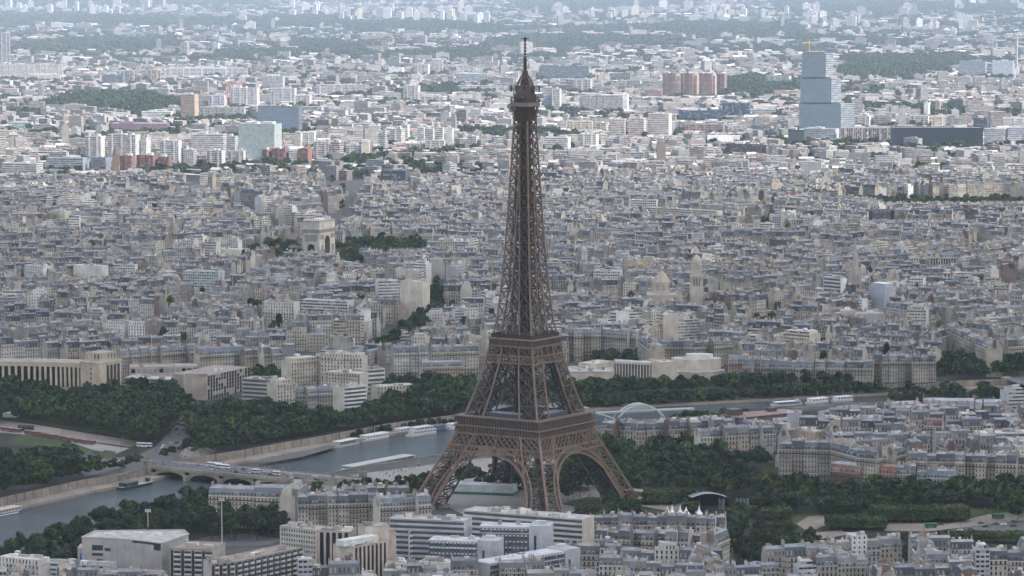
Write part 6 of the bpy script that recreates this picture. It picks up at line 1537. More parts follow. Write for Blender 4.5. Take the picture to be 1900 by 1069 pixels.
def city_fill():
    r = random.Random(99)
    zones = boxes_of([NORTH] + SOUTH)
    keep = boxes_of(KEEP_OUT + [v[0] for v in TREE_ZONES.values()])
    # streets radiate and turn: districts, each with its own grid
    seeds = []
    for i in range(110):
        px, py = r.uniform(-380, 2280), r.uniform(300, 680)
        seeds.append((*P(px, py), r.uniform(-.75, .75)))
    for px, py, a in ((1300, 800, -.05), (1700, 800, .06), (1850, 830, .1), (1500, 810, -.1), (1150, 1060, -.1), (1450, 1060, .25), (1800, 1060, .05), (800, 1090, .1), (100, 1090, .05), (1400, 790, .3), (1600, 800, -.25)):
        seeds.append((*P(px, py), a))
    sx = np.array([s[:2] for s in seeds])
    av = []
    for line in AVENUES:
        w = [P(a, b) for a, b in line]
        for p, q in zip(w, w[1:]):
            n = int(math.dist(p, q) / 12) + 1
            for i in range(n): av.append((p[0] + (q[0] - p[0]) * i / n, p[1] + (q[1] - p[1]) * i / n))
    AV = Grid(40)
    for x, y in av: AV.put((x, y, 0, 14, 14))
    def owner(x, y): return int(np.argmin((sx[:, 0] - x) ** 2 + (sx[:, 1] - y) ** 2))
    for di, (cx, cy_, ang) in enumerate(seeds):
        c, s = math.cos(ang), math.sin(ang)
        ext = 520
        v = -ext
        while v < ext:
            D = r.uniform(44, 80); u = -ext + r.uniform(0, 60)
            while u < ext:
                L = r.uniform(58, 125)
                mx, my = u + L / 2, v + D / 2
                wx, wy = cx + mx * c - my * s, cy_ + mx * s + my * c
                if wy > 2000 and owner(wx, wy) == di:
                    block(r, wx, wy, ang, L, D, zones, keep, AV)
                u += L + r.uniform(11, 18)
            v += D + r.uniform(12, 19)
def block(r, wx, wy, ang, L, D, zones, keep, AV):
    c, s = math.cos(ang), math.sin(ang)
    base = r.uniform(17.0, 21.5) if r.random() < .9 else r.uniform(12, 27)
    modern = r.random() < .08
    wc = r.choice(STONE); bi = r.random()
    def lot(lx, ly, rot_, l, d, kind, h):
        x, y = wx + lx * c - ly * s, wy + lx * s + ly * c
        if not in_any(x, y, zones) or in_any(x, y, keep) or GRID.hit(x, y, 5) or AV.hit(x, y, 3): return
        px, py = project(x, y, h)
        if not (-330 < px < 2230 and -20 < py < 1130): return
        h = clear_height(x, y, h + 5, l / 2) - 5
        if h < 3.5: return
        if kind == 'm' and h < 9: kind = 'l'
        LOTS.append((x, y, ang + rot_, l, d, kind, h, wc if r.random() < .68 else r.choice(STONE), bi))
    dep = r.uniform(10.5, 13.5)
    def side(n0, n1, fixed, rot_, along):
        t_ = n0
        while t_ < n1 - 5:
            w = min(r.uniform(8, 16) if wy < 3000 else r.uniform(8, 18), n1 - t_)
            if n1 - t_ - w < 7: w = n1 - t_
            p = r.random()
            h = base + r.gauss(0, 1.5)
            if modern or p < .09: kind = "f"; h = base + r.uniform(-4, 9)
            elif p < .17: kind = "l"; h = base * r.uniform(.3, .75)
            elif p < .21: kind = "f"; h = base * r.uniform(.25, .65)
            else: kind = "m"
            m = t_ + w / 2
            turn = wy > 3000 and r.random() < .10
            lot(*((m, fixed + r.uniform(-1, 1)) if along == 0 else (fixed, m)), rot_ + (math.pi / 2 if turn else 0), *((dep, w) if turn else (w, dep * r.uniform(.85, 1.1))), kind, h)
            t_ += w
    side(-L / 2, L / 2, -D / 2 + dep / 2, 0, 0)
    side(-L / 2, L / 2, D / 2 - dep / 2, math.pi, 0)
    side(-D / 2 + dep, D / 2 - dep, -L / 2 + dep / 2, -math.pi / 2, 1)
    side(-D / 2 + dep, D / 2 - dep, L / 2 - dep / 2, math.pi / 2, 1)
    # wings and sheds in the court
    y0, y1 = -D / 2 + dep, D / 2 - dep
    if y1 - y0 > 14:
        x = -L / 2 + dep + r.uniform(4, 14)
        while x < L / 2 - dep - 5:
            if r.random() < .8:
                d = r.uniform(.4, .95) * (y1 - y0)
                p = r.random()
                lot(x, r.uniform(y0 + d / 2, y1 - d / 2), math.pi / 2, d, r.uniform(5, 8.5), "m" if p < .4 else "l" if p < .75 else "f", base * r.uniform(.45, 1.0))
            x += r.uniform(11, 24)
city_fill()

def shade_name(c):
    v = sum(c) / 3
    if c[0] > c[2] * 1.28: return "tan" if v < .42 else "cream"
    return "white" if v > .56 else "pale stone" if v > .43 else "grey"
def emit_city():
    r = random.Random(5)
    LOTS.sort(key=lambda q: q[1])
    mass = Mass(); made = {"m": 0, "f": 0, "l": 0}; cap = {"m": max(60, 305 - sum(1 for o in bpy.data.objects if o.name.startswith("mansard_house"))), "f": 190, "l": 160}
    names = {"m": ("mansard_house", "stone house"), "f": ("flat_roofed_house", "flat house"), "l": ("gabled_house", "low house")}
    fn = {"m": mansard_house, "f": flat_house, "l": low_house}
    for x, y, a, L, D, kind, h, wc, bi in LOTS:
        px, py = project(x, y, h)
        if kind == "f" and r.random() < .6: wc = r.choice(PALE + [(0.5, 0.5, 0.52), (0.58, 0.52, 0.44), (0.40, 0.40, 0.42)])
        inview = 8 < px < 1892 and py < 1060
        kw = {}
        rcn = ""
        if kind == "m":
            i = r.randrange(len(SLATE)) if r.random() < .4 else int(bi * len(SLATE)); kw["rc"] = SLATE[i]; kw["zc"] = r.choice(ZINC)
            rcn = ("slate blue", "slate grey", "blue grey", "near black", "light grey")[i] + " mansard"
        elif kind == "f":
            i = r.randrange(len(FLAT)); kw["fc"] = FLAT[i]; rcn = ("sandy flat", "pale grey flat", "brownish flat", "grey flat", "cream flat", "dark flat")[i]
        else:
            pool = ZINC + ZINC[:2] + TILE + FLAT[:3]; i = r.randrange(len(pool)); kw["rc"] = pool[i]; rcn = ("zinc pitched" if i < 7 else "rusty tiled" if i < 10 else "pale pitched")
        if inview and made[kind] < cap[kind]:
            made[kind] += 1
            S = Parts()
            if kind == "m" and y < 2750: kw["detail"] = 1
            nm, cat = names[kind]
            root = thing(nm, "", cat, x, y, 0, a, {"m": "mansard roofed houses of the old city", "f": "flat roofed houses of the old city", "l": "low pitched roof houses of the old city"}[kind])
            fn[kind](S, r, L, D, h, wc, **kw); S.build(root)
            st = max(2, round(h / 3.2))
            CITY_THINGS.append((root, "%s house under a %s roof" % (shade_name(wc), rcn), px, py))
        else:
            mass.mb.at(x, y, a)
            if kind == "m": mansard_house(mass, r, L, D, h, wc, chim=3 if y < 4600 else 2, **kw)
            else: fn[kind](mass, r, L, D, h, wc, **kw)
    return mass
CITY_THINGS = []
MASS = emit_city()

# ------------------------------------------------------------------ outer districts and suburbs: looser, lower, mixed with trees and sheds
def outer_fill():
    r = random.Random(31); mb = MASS.mb
    woods = boxes_of([[P(a, b, 8) for a, b in pg] for pg in FAR_WOODS])
    OW = [(0.36, 0.35, 0.335), (0.46, 0.45, 0.44), (0.30, 0.275, 0.255), (0.33, 0.305, 0.28), (0.24, 0.24, 0.24), (0.38, 0.375, 0.37), (0.25, 0.215, 0.20)]
    OR_ = [(0.34, 0.33, 0.33), (0.30, 0.21, 0.175), (0.45, 0.44, 0.43), (0.36, 0.26, 0.22), (0.25, 0.26, 0.28), (0.60, 0.59, 0.57), (0.40, 0.37, 0.35)]
    py = 334.0
    spots = []
    while py > -6:
        x0, y0 = P(0, py); x1, _ = P(1900, py)
        step = 25 if y0 < 7500 else 31 if y0 < 10500 else 55 if y0 < 14000 else 85
        if y0 > 21500: break
        n = int((x1 - x0) * 1.32 / step)
        ang = math.sin(y0 * .004) * .4
        for i in range(n):
            x = x0 * 1.32 + (i + r.uniform(-.3, .3)) * step; y = y0 + r.uniform(-.45, .45) * step
            qx, qy = project(x, y)
            dens = math.sin(x * .006 + y * .0021) + math.sin(x * .0023 - y * .0047 + 2) + math.sin(y * .0061 + x * .001) * .8
            if in_any(x, y, woods) or GRID.hit(x, y, 7): continue
            if y < 6600 and inside((x, y), NORTH): continue
            big = y > 10500
            zn = math.sin(x * .0031 + 1.3 * math.sin(y * .0011)) + math.sin(y * .0023 + 1.7 * math.sin(x * .0017 + 1))
            tree_p = .13 + (.10 if y > 7500 else 0) + (.20 if big else 0) + (.5 if dens < -1.1 else .25 if dens < -.6 else 0)
            if r.random() < tree_p: OUTER_TREES.append((x, y)); continue
            if r.random() < .12: continue
            p = min(.999, max(0, r.random() + (-.3 if zn > .7 else .35 if zn < -.9 else 0))); a = ang + r.choice((0, 0, math.pi / 2)) + r.uniform(-.12, .12) + math.sin(x * .002) * .3
            f = step / 23
            wc = r.choice(OW)
            mb.at(x, y, a)
            if p < (.42 if not big else .5):            # houses
                L, D, h, rise = r.uniform(12, 26) * min(f, 1.7), r.uniform(8, 12) * min(f, 1.4), clear_height(x, y, r.uniform(6, 16), 10), r.uniform(1.5, 4)
                if h < 3: continue
                X, Y = L / 2, D / 2; rc = r.choice(OR_)
                nb, nf = max(1, round(L / 3)), max(1, round(h / 3.2))
                for s in (1, -1): mb.wall((-s * X, -s * Y), (s * X, -s * Y), 0, h, "wall_small", wc, nb, nf)
                for s in (-1, 1):
                    pr = [(-Y, 0), (-Y, h), (0, h + rise), (Y, h), (Y, 0)]
                    mb.face([(s * X, yy, z) for yy, z in (pr if s < 0 else pr[::-1])], "plain", wc)
                mb.face(((-X, -Y, h), (X, -Y, h), (X, 0, h + rise), (-X, 0, h + rise)), "plain", rc); mb.face(((X, Y, h), (-X, Y, h), (-X, 0, h + rise), (X, 0, h + rise)), "plain", rc)
            elif p < .86:                                # flats
                L, D, h = r.uniform(16, 34) * min(f, 1.8), r.uniform(10, 15), r.uniform(12, 26)
                if r.random() < .05: h *= 1.8; L *= .7
                h = clear_height(x, y, h + 2, L / 2) - 2
                if h < 4: continue
                X, Y = L / 2, D / 2; nb, nf = max(2, round(L / 3.2)), max(2, round(h / 3.1)); m = r.choice(("wall_small", "wall_block", "wall_loggia", "wall_band", "wall_small"))
                for s in (1, -1):
                    mb.wall((-s * X, -s * Y), (s * X, -s * Y), 0, h, m, wc, nb, nf); mb.wall((s * X, -s * Y), (s * X, s * Y), 0, h, "wall_blank", wc)
                mb.face(((-X, -Y, h), (X, -Y, h), (X, Y, h), (-X, Y, h)), "roof_flat", r.choice(FLAT + OR_))
                if r.random() < .6: mb.box(-X * .5, X * .2, -Y * .4, Y * .4, h, h + 2.5, "plain", wc)
            else:                                         # sheds and halls
                L, D, h = r.uniform(30, 80) * min(f, 2), r.uniform(18, 34), clear_height(x, y, r.uniform(6, 11), 30)
                if h < 3: continue
                X, Y = L / 2, D / 2
                mb.box(-X, X, -Y, Y, 0, h, "plain", wc, ("metal_sheet", r.choice(((0.60, 0.60, 0.60), (0.46, 0.46, 0.47), (0.30, 0.31, 0.33), (0.62, 0.61, 0.59), (0.40, 0.28, 0.24)))))
        dpy = max(.28, step * .85 * F_PX * CAM_H / (y0 * y0))
        py -= dpy
    mb.tr = None
OUTER_TREES = []
outer_fill()
structure(MASS.mb.build("city_houses"), "stuff")
# ------------------------------------------------------------------ trees
def crown_arrays(seed, n, rx, rz, leaf, zc):
    """leaf clumps spread through several lobes; returns quads (n,4,3) and a colour per quad"""
    g = np.random.default_rng(seed)
    nl = 9
    lob = g.normal(size=(nl, 3)); lob /= np.linalg.norm(lob, axis=1)[:, None]
    lob *= g.uniform(.35, .72, (nl, 1)); lob[:, :2] *= rx; lob[:, 2] *= rz * .8
    lr = g.uniform(.34, .58, nl)
    k = g.integers(0, nl, n)
    d = g.normal(size=(n, 3)); d /= np.linalg.norm(d, axis=1)[:, None]
    d[:, 2] = np.abs(d[:, 2]) * .75 + d[:, 2] * .25
    rad = g.uniform(.62, 1.06, (n, 1)) ** .7
    p = lob[k] + d * rad * (lr[k][:, None] * np.array((rx, rx, rz * .85)))
    nrm = d + g.normal(size=(n, 3)) * .32; nrm /= np.linalg.norm(nrm, axis=1)[:, None]
    ref = g.normal(size=(n, 3)); a = np.cross(nrm, ref); a /= np.linalg.norm(a, axis=1)[:, None]; b = np.cross(nrm, a)
    s = leaf * g.uniform(.6, 1.35, (n, 1))
    q = np.stack([p + a * s, p + b * s * .8, p - a * s, p - b * s * .8], 1)
    q[:, :, 2] += zc
    t = (g.uniform(.62, 1.5, nl)[k] * g.uniform(.85, 1.15, n))[:, None] * np.ones((1, 3))
    return q, t
def quads_mesh(name, q, t, mat):
    me = bpy.data.meshes.new(name); n = len(q)
    me.vertices.add(n * 4); me.loops.add(n * 4); me.polygons.add(n)
    me.vertices.foreach_set("co", q.astype(np.float32).ravel()); me.loops.foreach_set("vertex_index", np.arange(n * 4, dtype=np.int32))
    me.polygons.foreach_set("loop_start", np.arange(0, n * 4, 4, dtype=np.int32)); me.polygons.foreach_set("loop_total", np.full(n, 4, np.int32))
    me.materials.append(M[mat]); me.update(calc_edges=True)
    at = me.attributes.new("tint", 'FLOAT_COLOR', 'FACE'); c = np.ones((n, 4), np.float32); c[:, :3] = t; at.data.foreach_set("color", c.ravel())
    return me
CROWNS = []
for i in range(8):
    rx, rz = (5.3, 6.0) if i % 3 else (4.4, 7.2)
    CROWNS.append(quads_mesh("crown", *crown_arrays(100 + i, 900, rx, rz, .72, 10.4), "foliage_light" if i in (2, 5) else "foliage"))
TRUNKS = []
for i in range(3):
    mb = MB(); rr = random.Random(i)
    mb.tube([(.42, -.3), (.34, 2), (.28, 5), (.16, 8.5)], "bark", (1, 1, 1), 7)
    for k in range(5):
        a = k * 1.26 + rr.uniform(-.3, .3); mb.beam((0, 0, 3.6 + k * .6), (2.6 * math.cos(a), 2.6 * math.sin(a), 7.5 + k * .5), .22, "bark", (1, 1, 1))
    o = mb.build("trunk"); TRUNKS.append(o.data); bpy.data.objects.remove(o)
LOW = [crown_arrays(200 + i, 240, 5.4, 6.2, 1.25, 10.2) for i in range(5)]
MINI = [crown_arrays(300 + i, 60, 6.5, 5.6, 2.4, 7.5) for i in range(5)]

def scatter(pg, sp, r):
    x0, x1 = min(p[0] for p in pg), max(p[0] for p in pg); y0, y1 = min(p[1] for p in pg), max(p[1] for p in pg)
    out = []; j = 0
    y = y0
    while y < y1:
        x = x0 + (sp / 2 if j % 2 else 0)
        while x < x1:
            q = (x + r.uniform(-.38, .38) * sp, y + r.uniform(-.38, .38) * sp)
            if inside(q, pg): out.append(q)
            x += sp
        y += sp * .87; j += 1
    return out
def plant():
    r = random.Random(17)
    allt = []
    HG = Grid(40)
    for q in RESERVED: HG.put(q)
    for key, (pg, sp, hgt, wd) in TREE_ZONES.items():
        for x, y in scatter(pg, sp, r):
            if HG.hit(x, y, 1.0) or inside((x, y), WATER_POLY): continue
            px, py = project(x, y, 10)
            if not (-300 < px < 2200 and py < 1085): continue
            if r.random() < .10: continue
            allt.append((y, x, key, hgt, wd, px, py))
    def along(line, d, x0, x1, hgt, wd, key="row"):
        w = offset(line, d)
        for p, q in zip(w, w[1:]):
            n = max(1, int(math.dist(p, q) / 8.5))
            for i in range(n):
                x, y = p[0] + (q[0] - p[0]) * i / n + r.uniform(-1.2, 1.2), p[1] + (q[1] - p[1]) * i / n + r.uniform(-1.2, 1.2)
                px, py = project(x, y, 10)
                if x0 < px < x1 and not HG.hit(x, y, 1) and r.random() > .06: allt.append((y, x, key, hgt, wd, px, py))
    along(BACKW, 5, 300, 880, 14, "row of trees along the top of the far quay wall"); along(BACKW, 5, -300, 262, 13, "row of trees along the top of the far quay wall"); along(BACKW, 4, 1065, 1860, 15, "row of trees along the top of the far quay wall"); along(BACKW, 11, 1065, 1860, 15, "row of trees along the top of the far quay wall")
    [along(FARW, dd, 1065, 1720, 14, "trees on the low quay beside the arched footbridge", "low") for dd in (3, 6, 9, 12)]
    [along(FARW, dd, 655, 890, 9, "bushy trees on the low quay behind the white boats", "low") for dd in (11, 14)]; along(BACKW, 1.5, 640, 890, 14, "row of trees along the top of the far quay wall")
    along(BACKW, 14, 390, 880, 16, "row of trees along the top of the far quay wall")
    # the tower stands clear
    allt = [q for q in allt if max(abs((q[1] - TOWER[0]) * math.cos(R(33.7)) - (q[0] - TOWER[1]) * math.sin(R(33.7))), abs((q[1] - TOWER[0]) * math.sin(R(33.7)) + (q[0] - TOWER[1]) * math.cos(R(33.7)))) > 66 or q[2] == "under"]
    allt.sort(key=lambda q: q[0])
    Q, T = [], []
    HUES = [(1, 1, 1), (1.5, 1.25, .75), (.85, .95, 1.1), (1, 1, 1), (1.2, 1.15, .9), (.8, .85, 1), (1.05, 1.1, 1)]
    def mass(src, x, y, s, sz, rot, tint, z0=0):
        q, t = src; c, n = math.cos(rot), math.sin(rot)
        o = np.empty_like(q); o[..., 0] = x + s * (q[..., 0] * c - q[..., 1] * n); o[..., 1] = y + s * (q[..., 0] * n + q[..., 1] * c); o[..., 2] = q[..., 2] * sz + z0
        hue = HUES[len(Q) % 7]; Q.append(o); T.append(t * tint * np.array(hue))
    allt.sort(key=lambda q: not (-25 < q[5] < 1925))
    # the 300 that show largest: those in the open front of the picture
    nind = 0
    for i, (y, x, key, hgt, wd, px, py) in enumerate(allt):
        z0 = -8.2 if key == 'low' else 0
        s = hgt / 17 * r.uniform(.72, 1.25)
        if nind < 300 and key != 'low':
            nind += 1
            o = thing("tree", wd, "tree", x, y, z0, r.uniform(0, 6.28), wd)
            o.scale = (s * r.uniform(.9, 1.1), s * r.uniform(.9, 1.1), s * r.uniform(.9, 1.15))
            for me, nm in ((r.choice(CROWNS), "crown"), (r.choice(TRUNKS), "trunk")):
                c = bpy.data.objects.new(nm, me); COL.objects.link(c); c.parent = o
        else:
            mass(r.choice(LOW), x, y, s, s * r.uniform(.9, 1.12), r.uniform(0, 6.28), r.uniform(.6, 1.5), z0)
    r2 = random.Random(8)
    for pg in FAR_WOODS:
        w = [P(a, b, 8) for a, b in pg]
        far = sum(p[1] for p in w) / len(w)
        sp = 13 if far < 8000 else 20 if far < 12000 else 34
        for x, y in scatter(w, sp, r2):
            if HG.hit(x, y, 1): continue
            s = (1 if far < 8000 else 1.35 if far < 12000 else 2.2) * r2.uniform(.8, 1.3)
            mass(r2.choice(MINI), x, y, s, min(s, 1.5) * r2.uniform(.8, 1.2), r2.uniform(0, 6.28), r2.uniform(.75, 1.3))
    LG = Grid(30)
    for q in LOTS: LG.put((q[0], q[1], q[2], q[3] / 2, q[4] / 2))
    nn = 0
    while nn < 260:                        # odd trees in courts and streets of the old city
        px, py = r2.uniform(0, 1900), r2.uniform(340, 690); x, y = P(px, py)
        if inside((x, y), NORTH) and not LG.hit(x, y, 2) and not HG.hit(x, y, 3):
            mass(r2.choice(LOW), x, y, .8, r2.uniform(1.1, 1.6), r2.uniform(0, 6.28), r2.uniform(.6, 1.4))
        nn += 1
    for x, y in OUTER_TREES:
        f = 1 if y < 8000 else 1.5 if y < 12000 else 2.4
        for k in range(2):
            s = f * r2.uniform(.8, 1.4)
            mass(r2.choice(MINI), x + r2.uniform(-9, 9) * f, y + r2.uniform(-9, 9) * f, s, min(s, 1.3) * r2.uniform(.7, 1.1), r2.uniform(0, 6.28), r2.uniform(.75, 1.3))
    me = quads_mesh("woods", np.concatenate(Q), np.concatenate(T), "foliage")
    o = bpy.data.objects.new("woods", me); COL.objects.link(o); structure(o, "stuff")
    print("TREES", len(allt), "mass", len(Q))
plant()

# rectangular clipped lime trees of the long lawns: px0, px1, top y, front foot y, depth
HEDGES = [(1196, 1262, 908, 938, 16, "first from the tower's right leg"), (1236, 1312, 907, 932, 12, "behind the concert stage"), (1266, 1298, 937, 952, 10, "below the concert stage"), (1388, 1432, 922, 946, 16, "right of the concert stage with open trunks"), (1438, 1478, 922, 946, 14, "second right of the concert stage"), (1385, 1405, 945, 962, 12, "small one beside the broad round trees"),
          (1415, 1470, 946, 966, 14, "between the round trees and the sandy court"), (1522, 1598, 932, 958, 16, "above the sandy court"), (1600, 1690, 917, 944, 16, "long one in the rear row below the brick house"), (1704, 1746, 917, 942, 14, "short one in the rear row"), (1617, 1734, 940, 972, 18, "longest dark one in the middle row"), (1736, 1800, 939, 970, 18, "middle row end by the road"), (1536, 1602, 958, 985, 16, "front row beside the sandy paths"), (1604, 1645, 960, 985, 14, "front row end before the round tree"), (1745, 1850, 990, 1010, 12, "low long one along the lawn by the road"), (1850, 1905, 988, 1010, 12, "low one at the lawn's right end")]
def hedges():
    r = random.Random(3)
    for px0, px1, yt, yb, D, w in HEDGES:
        a, b = P(px0, yb, 0), P(px1, yb, 0)
        L = math.dist(a, b); k = K((a[0] + b[0]) / 2, a[1]); 
        D = D * 1.15; hgt = max(6.5, (yb - yt) / k * .82)
        rt = thing("clipped_tree_block", "box clipped lime trees, %s" % w, "clipped trees", (a[0] + b[0]) / 2, (a[1] + b[1]) / 2, 0, math.atan2(b[1] - a[1], b[0] - a[0]))
        g = np.random.default_rng(int(px0)); z0 = 2.4
        area = [L * D, L * (hgt - z0), D * (hgt - z0), D * (hgt - z0), L * (hgt - z0)]
        n = int(sum(area) * 1.5)
        f = g.choice(5, n, p=np.array(area) / sum(area))
        u, v = g.uniform(0, 1, n), g.uniform(0, 1, n)
        p = np.zeros((n, 3)); nr = np.zeros((n, 3))
        for i in range(5):
            m = f == i
            if i == 0: p[m] = np.stack([(u[m] - .5) * L, v[m] * D, np.full(m.sum(), hgt)], 1); nr[m] = (0, 0, 1)
            elif i in (1, 4): p[m] = np.stack([(u[m] - .5) * L, np.full(m.sum(), 0 if i == 1 else D), z0 + v[m] * (hgt - z0)], 1); nr[m] = (0, -1 if i == 1 else 1, 0)
            else: p[m] = np.stack([np.full(m.sum(), (-.5 if i == 2 else .5) * L), u[m] * D, z0 + v[m] * (hgt - z0)], 1); nr[m] = (-1 if i == 2 else 1, 0, 0)
        p += g.normal(size=p.shape) * .32 + np.sin(p[:, [0]] * .35) * .25 * nr
        nr = nr + g.normal(size=(n, 3)) * .4; nr /= np.linalg.norm(nr, axis=1)[:, None]
        A = np.cross(nr, g.normal(size=(n, 3))); A /= np.linalg.norm(A, axis=1)[:, None]; B = np.cross(nr, A); s = g.uniform(.45, .95, (n, 1))
        q = np.stack([p + A * s, p + B * s, p - A * s, p - B * s], 1)
        t = g.uniform(.75, 1.2, (n, 1)) * np.ones((1, 3))
        me = quads_mesh("crown", q, t, "clipped_leaf"); o = bpy.data.objects.new("crown", me); COL.objects.link(o); o.parent = rt
        mb = MB(); mb.box(-L / 2 + .7, L / 2 - .7, .7, D - .7, z0 + .6, hgt - .6, "foliage", (.6, .6, .6), bottom=True); mb.build("inner_branches", rt)
        for i in range(max(2, int(L / 6))):
            mb = MB(); mb.tube([(.3, 0), (.22, z0 + 1.5)], "bark", (1, 1, 1), 6, -L / 2 + 3 + i * 6.0, 1.6); mb.build("trunk", rt)
hedges()
# ------------------------------------------------------------------ boats
def boat(lab, pa, pb, col, roofc, cab=(.12, .88), hcab=2.6, decks=1, beam_=9, stripe=None, open_=False, z=WATER_Z):
    a, b = P(pa[0], pa[1], z), P(pb[0], pb[1], z)
    L = math.dist(a, b); ang = math.atan2(b[1] - a[1], b[0] - a[0])
    rt = thing("river_boat", lab, "boat", a[0], a[1], z, ang)
    W = beam_ / 2
    def hull(mb):
        N = 10; sec = []
        for i in range(N + 1):
            f = i / N; w = W * (1 - max(0, (f - .8) / .2) ** 2 * .85) * (1 - max(0, (.08 - f) / .08) * .35)
            sec.append((f * L, w))
        for (x0, w0), (x1, w1) in zip(sec, sec[1:]):
            for s in (-1, 1):
                q = ((x0, s * w0 * .85, -.6), (x1, s * w1 * .85, -.6), (x1, s * w1, 1.7), (x0, s * w0, 1.7))
                mb.face(q if s < 0 else q[::-1], "paint", col)
            mb.face(((x0, -w0, 1.6), (x1, -w1, 1.6), (x1, w1, 1.6), (x0, w0, 1.6)), "plain", (.35, .32, .3))
        x0, w0 = sec[0]; mb.face(((x0, w0, -.6), (x0, -w0, -.6), (x0, -w0, 1.7), (x0, w0, 1.7)), "paint", col)
    add(rt, "hull", hull)
    if stripe: add(rt, "hull_stripe", lambda mb: mb.box(L * .06, L * .8, -W - .05, W + .05, .2, .9, "paint", stripe))
    for d in range(decks):
        z0 = 1.6 + d * hcab; c0, c1 = cab[0] + d * .06, cab[1] - d * .1
        if not open_:
            add(rt, "cabin", lambda mb: mb.box(L * c0, L * c1, -W * .8, W * .8, z0, z0 + hcab, "paint", roofc))
            n = max(3, int((c1 - c0) * L / 3.2))
            for i in range(n):
                x = L * c0 + (i + .5) * (c1 - c0) * L / n
                add(rt, "window", lambda mb: mb.box(x - 1.1, x + 1.1, -W * .8 - .06, W * .8 + .06, z0 + .9, z0 + 2.0, "paint", (.03, .035, .045)))
        else:
            for x in np.linspace(L * c0, L * c1, 8): add(rt, "post", lambda mb: mb.box(x - .12, x + .12, -W * .75, W * .75, z0, z0 + hcab, "paint", (.5, .5, .5)))
        add(rt, "roof", lambda mb: mb.box(L * c0 - .6, L * c1 + .6, -W * .88, W * .88, z0 + hcab, z0 + hcab + .25, "paint", roofc, bottom=True))
    add(rt, "wheelhouse", lambda mb: (mb.box(L * .84, L * .89, -1.5, 1.5, 1.6, 4.4, "paint", roofc), mb.box(L * .838, L * .892, -1.6, 1.6, 3.2, 4.0, "paint", (.03, .035, .045))))
    add(rt, "mast", lambda mb: mb.beam((L * .5, 0, 2), (L * .5, 0, 10 if not open_ else 6), .18, "paint", (.6, .6, .6)))
WB = (.55, .55, .55)
boat("white two decked tour boat, biggest of the moored boats", (757, 811), (809, 803), WB, (.62, .62, .62), decks=2)
boat("white single decked boat with round windows moored behind the low white pontoon", (668, 820), (721, 811), WB, (.78, .78, .78), hcab=2.8)
boat("low open white pontoon boat nearest the paved lower quay", (618, 831), (665, 822), (.55, .55, .54), (.78, .78, .76), open_=True)
boat("small white boat half hidden behind the big tour boat", (734, 806), (762, 801), WB, (.75, .75, .75), hcab=2.4)
boat("small white river boat moored closest to the tower's first gallery", (830, 797), (856, 793), WB, (.78, .78, .78), hcab=2.6, beam_=7)
boat("dark blue boat moored beyond the two decked tour boat", (800, 801), (822, 797), (.05, .08, .16), (.12, .16, .25), hcab=2.6)
boat("long dark moored barge with white canopy near the stone bridge", (222, 909), (282, 896), (.035, .04, .045), (.05, .05, .055), cab=(.1, .45))
boat("blue and white boat at the picture's left edge", (-30, 962), (40, 948), (.05, .10, .30), (.62, .55, .45), stripe=(.75, .75, .75))
boat("white open tour boat full of seats by the far tree line", (1432, 754), (1487, 750), WB, (.7, .7, .7), open_=True, hcab=1.6)
boat("white boat with dark windows second along the far tree line", (1498, 750), (1536, 746), WB, (.75, .75, .75))
boat("white boat with tall mast third along the far tree line", (1545, 746), (1582, 743), WB, (.72, .72, .72))
def landing_stage():
    a, b = P(655, 873, -2), P(770, 851, -2)
    L = math.dist(a, b); t = thing("landing_stage", "long white roofed landing stage along the tower's bank of the river", "landing stage", a[0], a[1], -3, math.atan2(b[1] - a[1], b[0] - a[0]))
    add(t, "roof", lambda mb: mb.box(0, L, 0, 11, 3.2, 3.7, "metal_sheet", (.42, .40, .36), bottom=True)); add(t, "wall", lambda mb: mb.box(1, L - 1, 1, 10, -3, 3.2, "curtain_wall", (.05, .06, .07)))
    add(t, "deck", lambda mb: mb.box(-14, L + 4, -4, 12, -4.2, -3, "plain", (.3, .28, .26)))
    for i in range(9): add(t, "post", lambda mb: mb.beam((i * L / 8, -.3, -3), (i * L / 8, -.3, 3.3), .3, "paint", (.6, .6, .6)))
    add(t, "gangway", lambda mb: mb.box(-34, -12, 2, 6, -2.2, -1.4, "metal_sheet", (.3, .31, .33), bottom=True)); add(t, "ticket_kiosk", lambda mb: mb.box(-10, -5, -1, 4, -3, 3, "plain", (.6, .58, .54)))
landing_stage()
mb = MB()
q0 = [P(*p, -4.2) for p in ((478, 858), (520, 846), (610, 826), (625, 829), (560, 848), (500, 858))]
mb.face([(*p, -4.2) for p in q0], "asphalt", (1.1, 1.1, 1.1)); structure(mb.build("quay_car_park"))

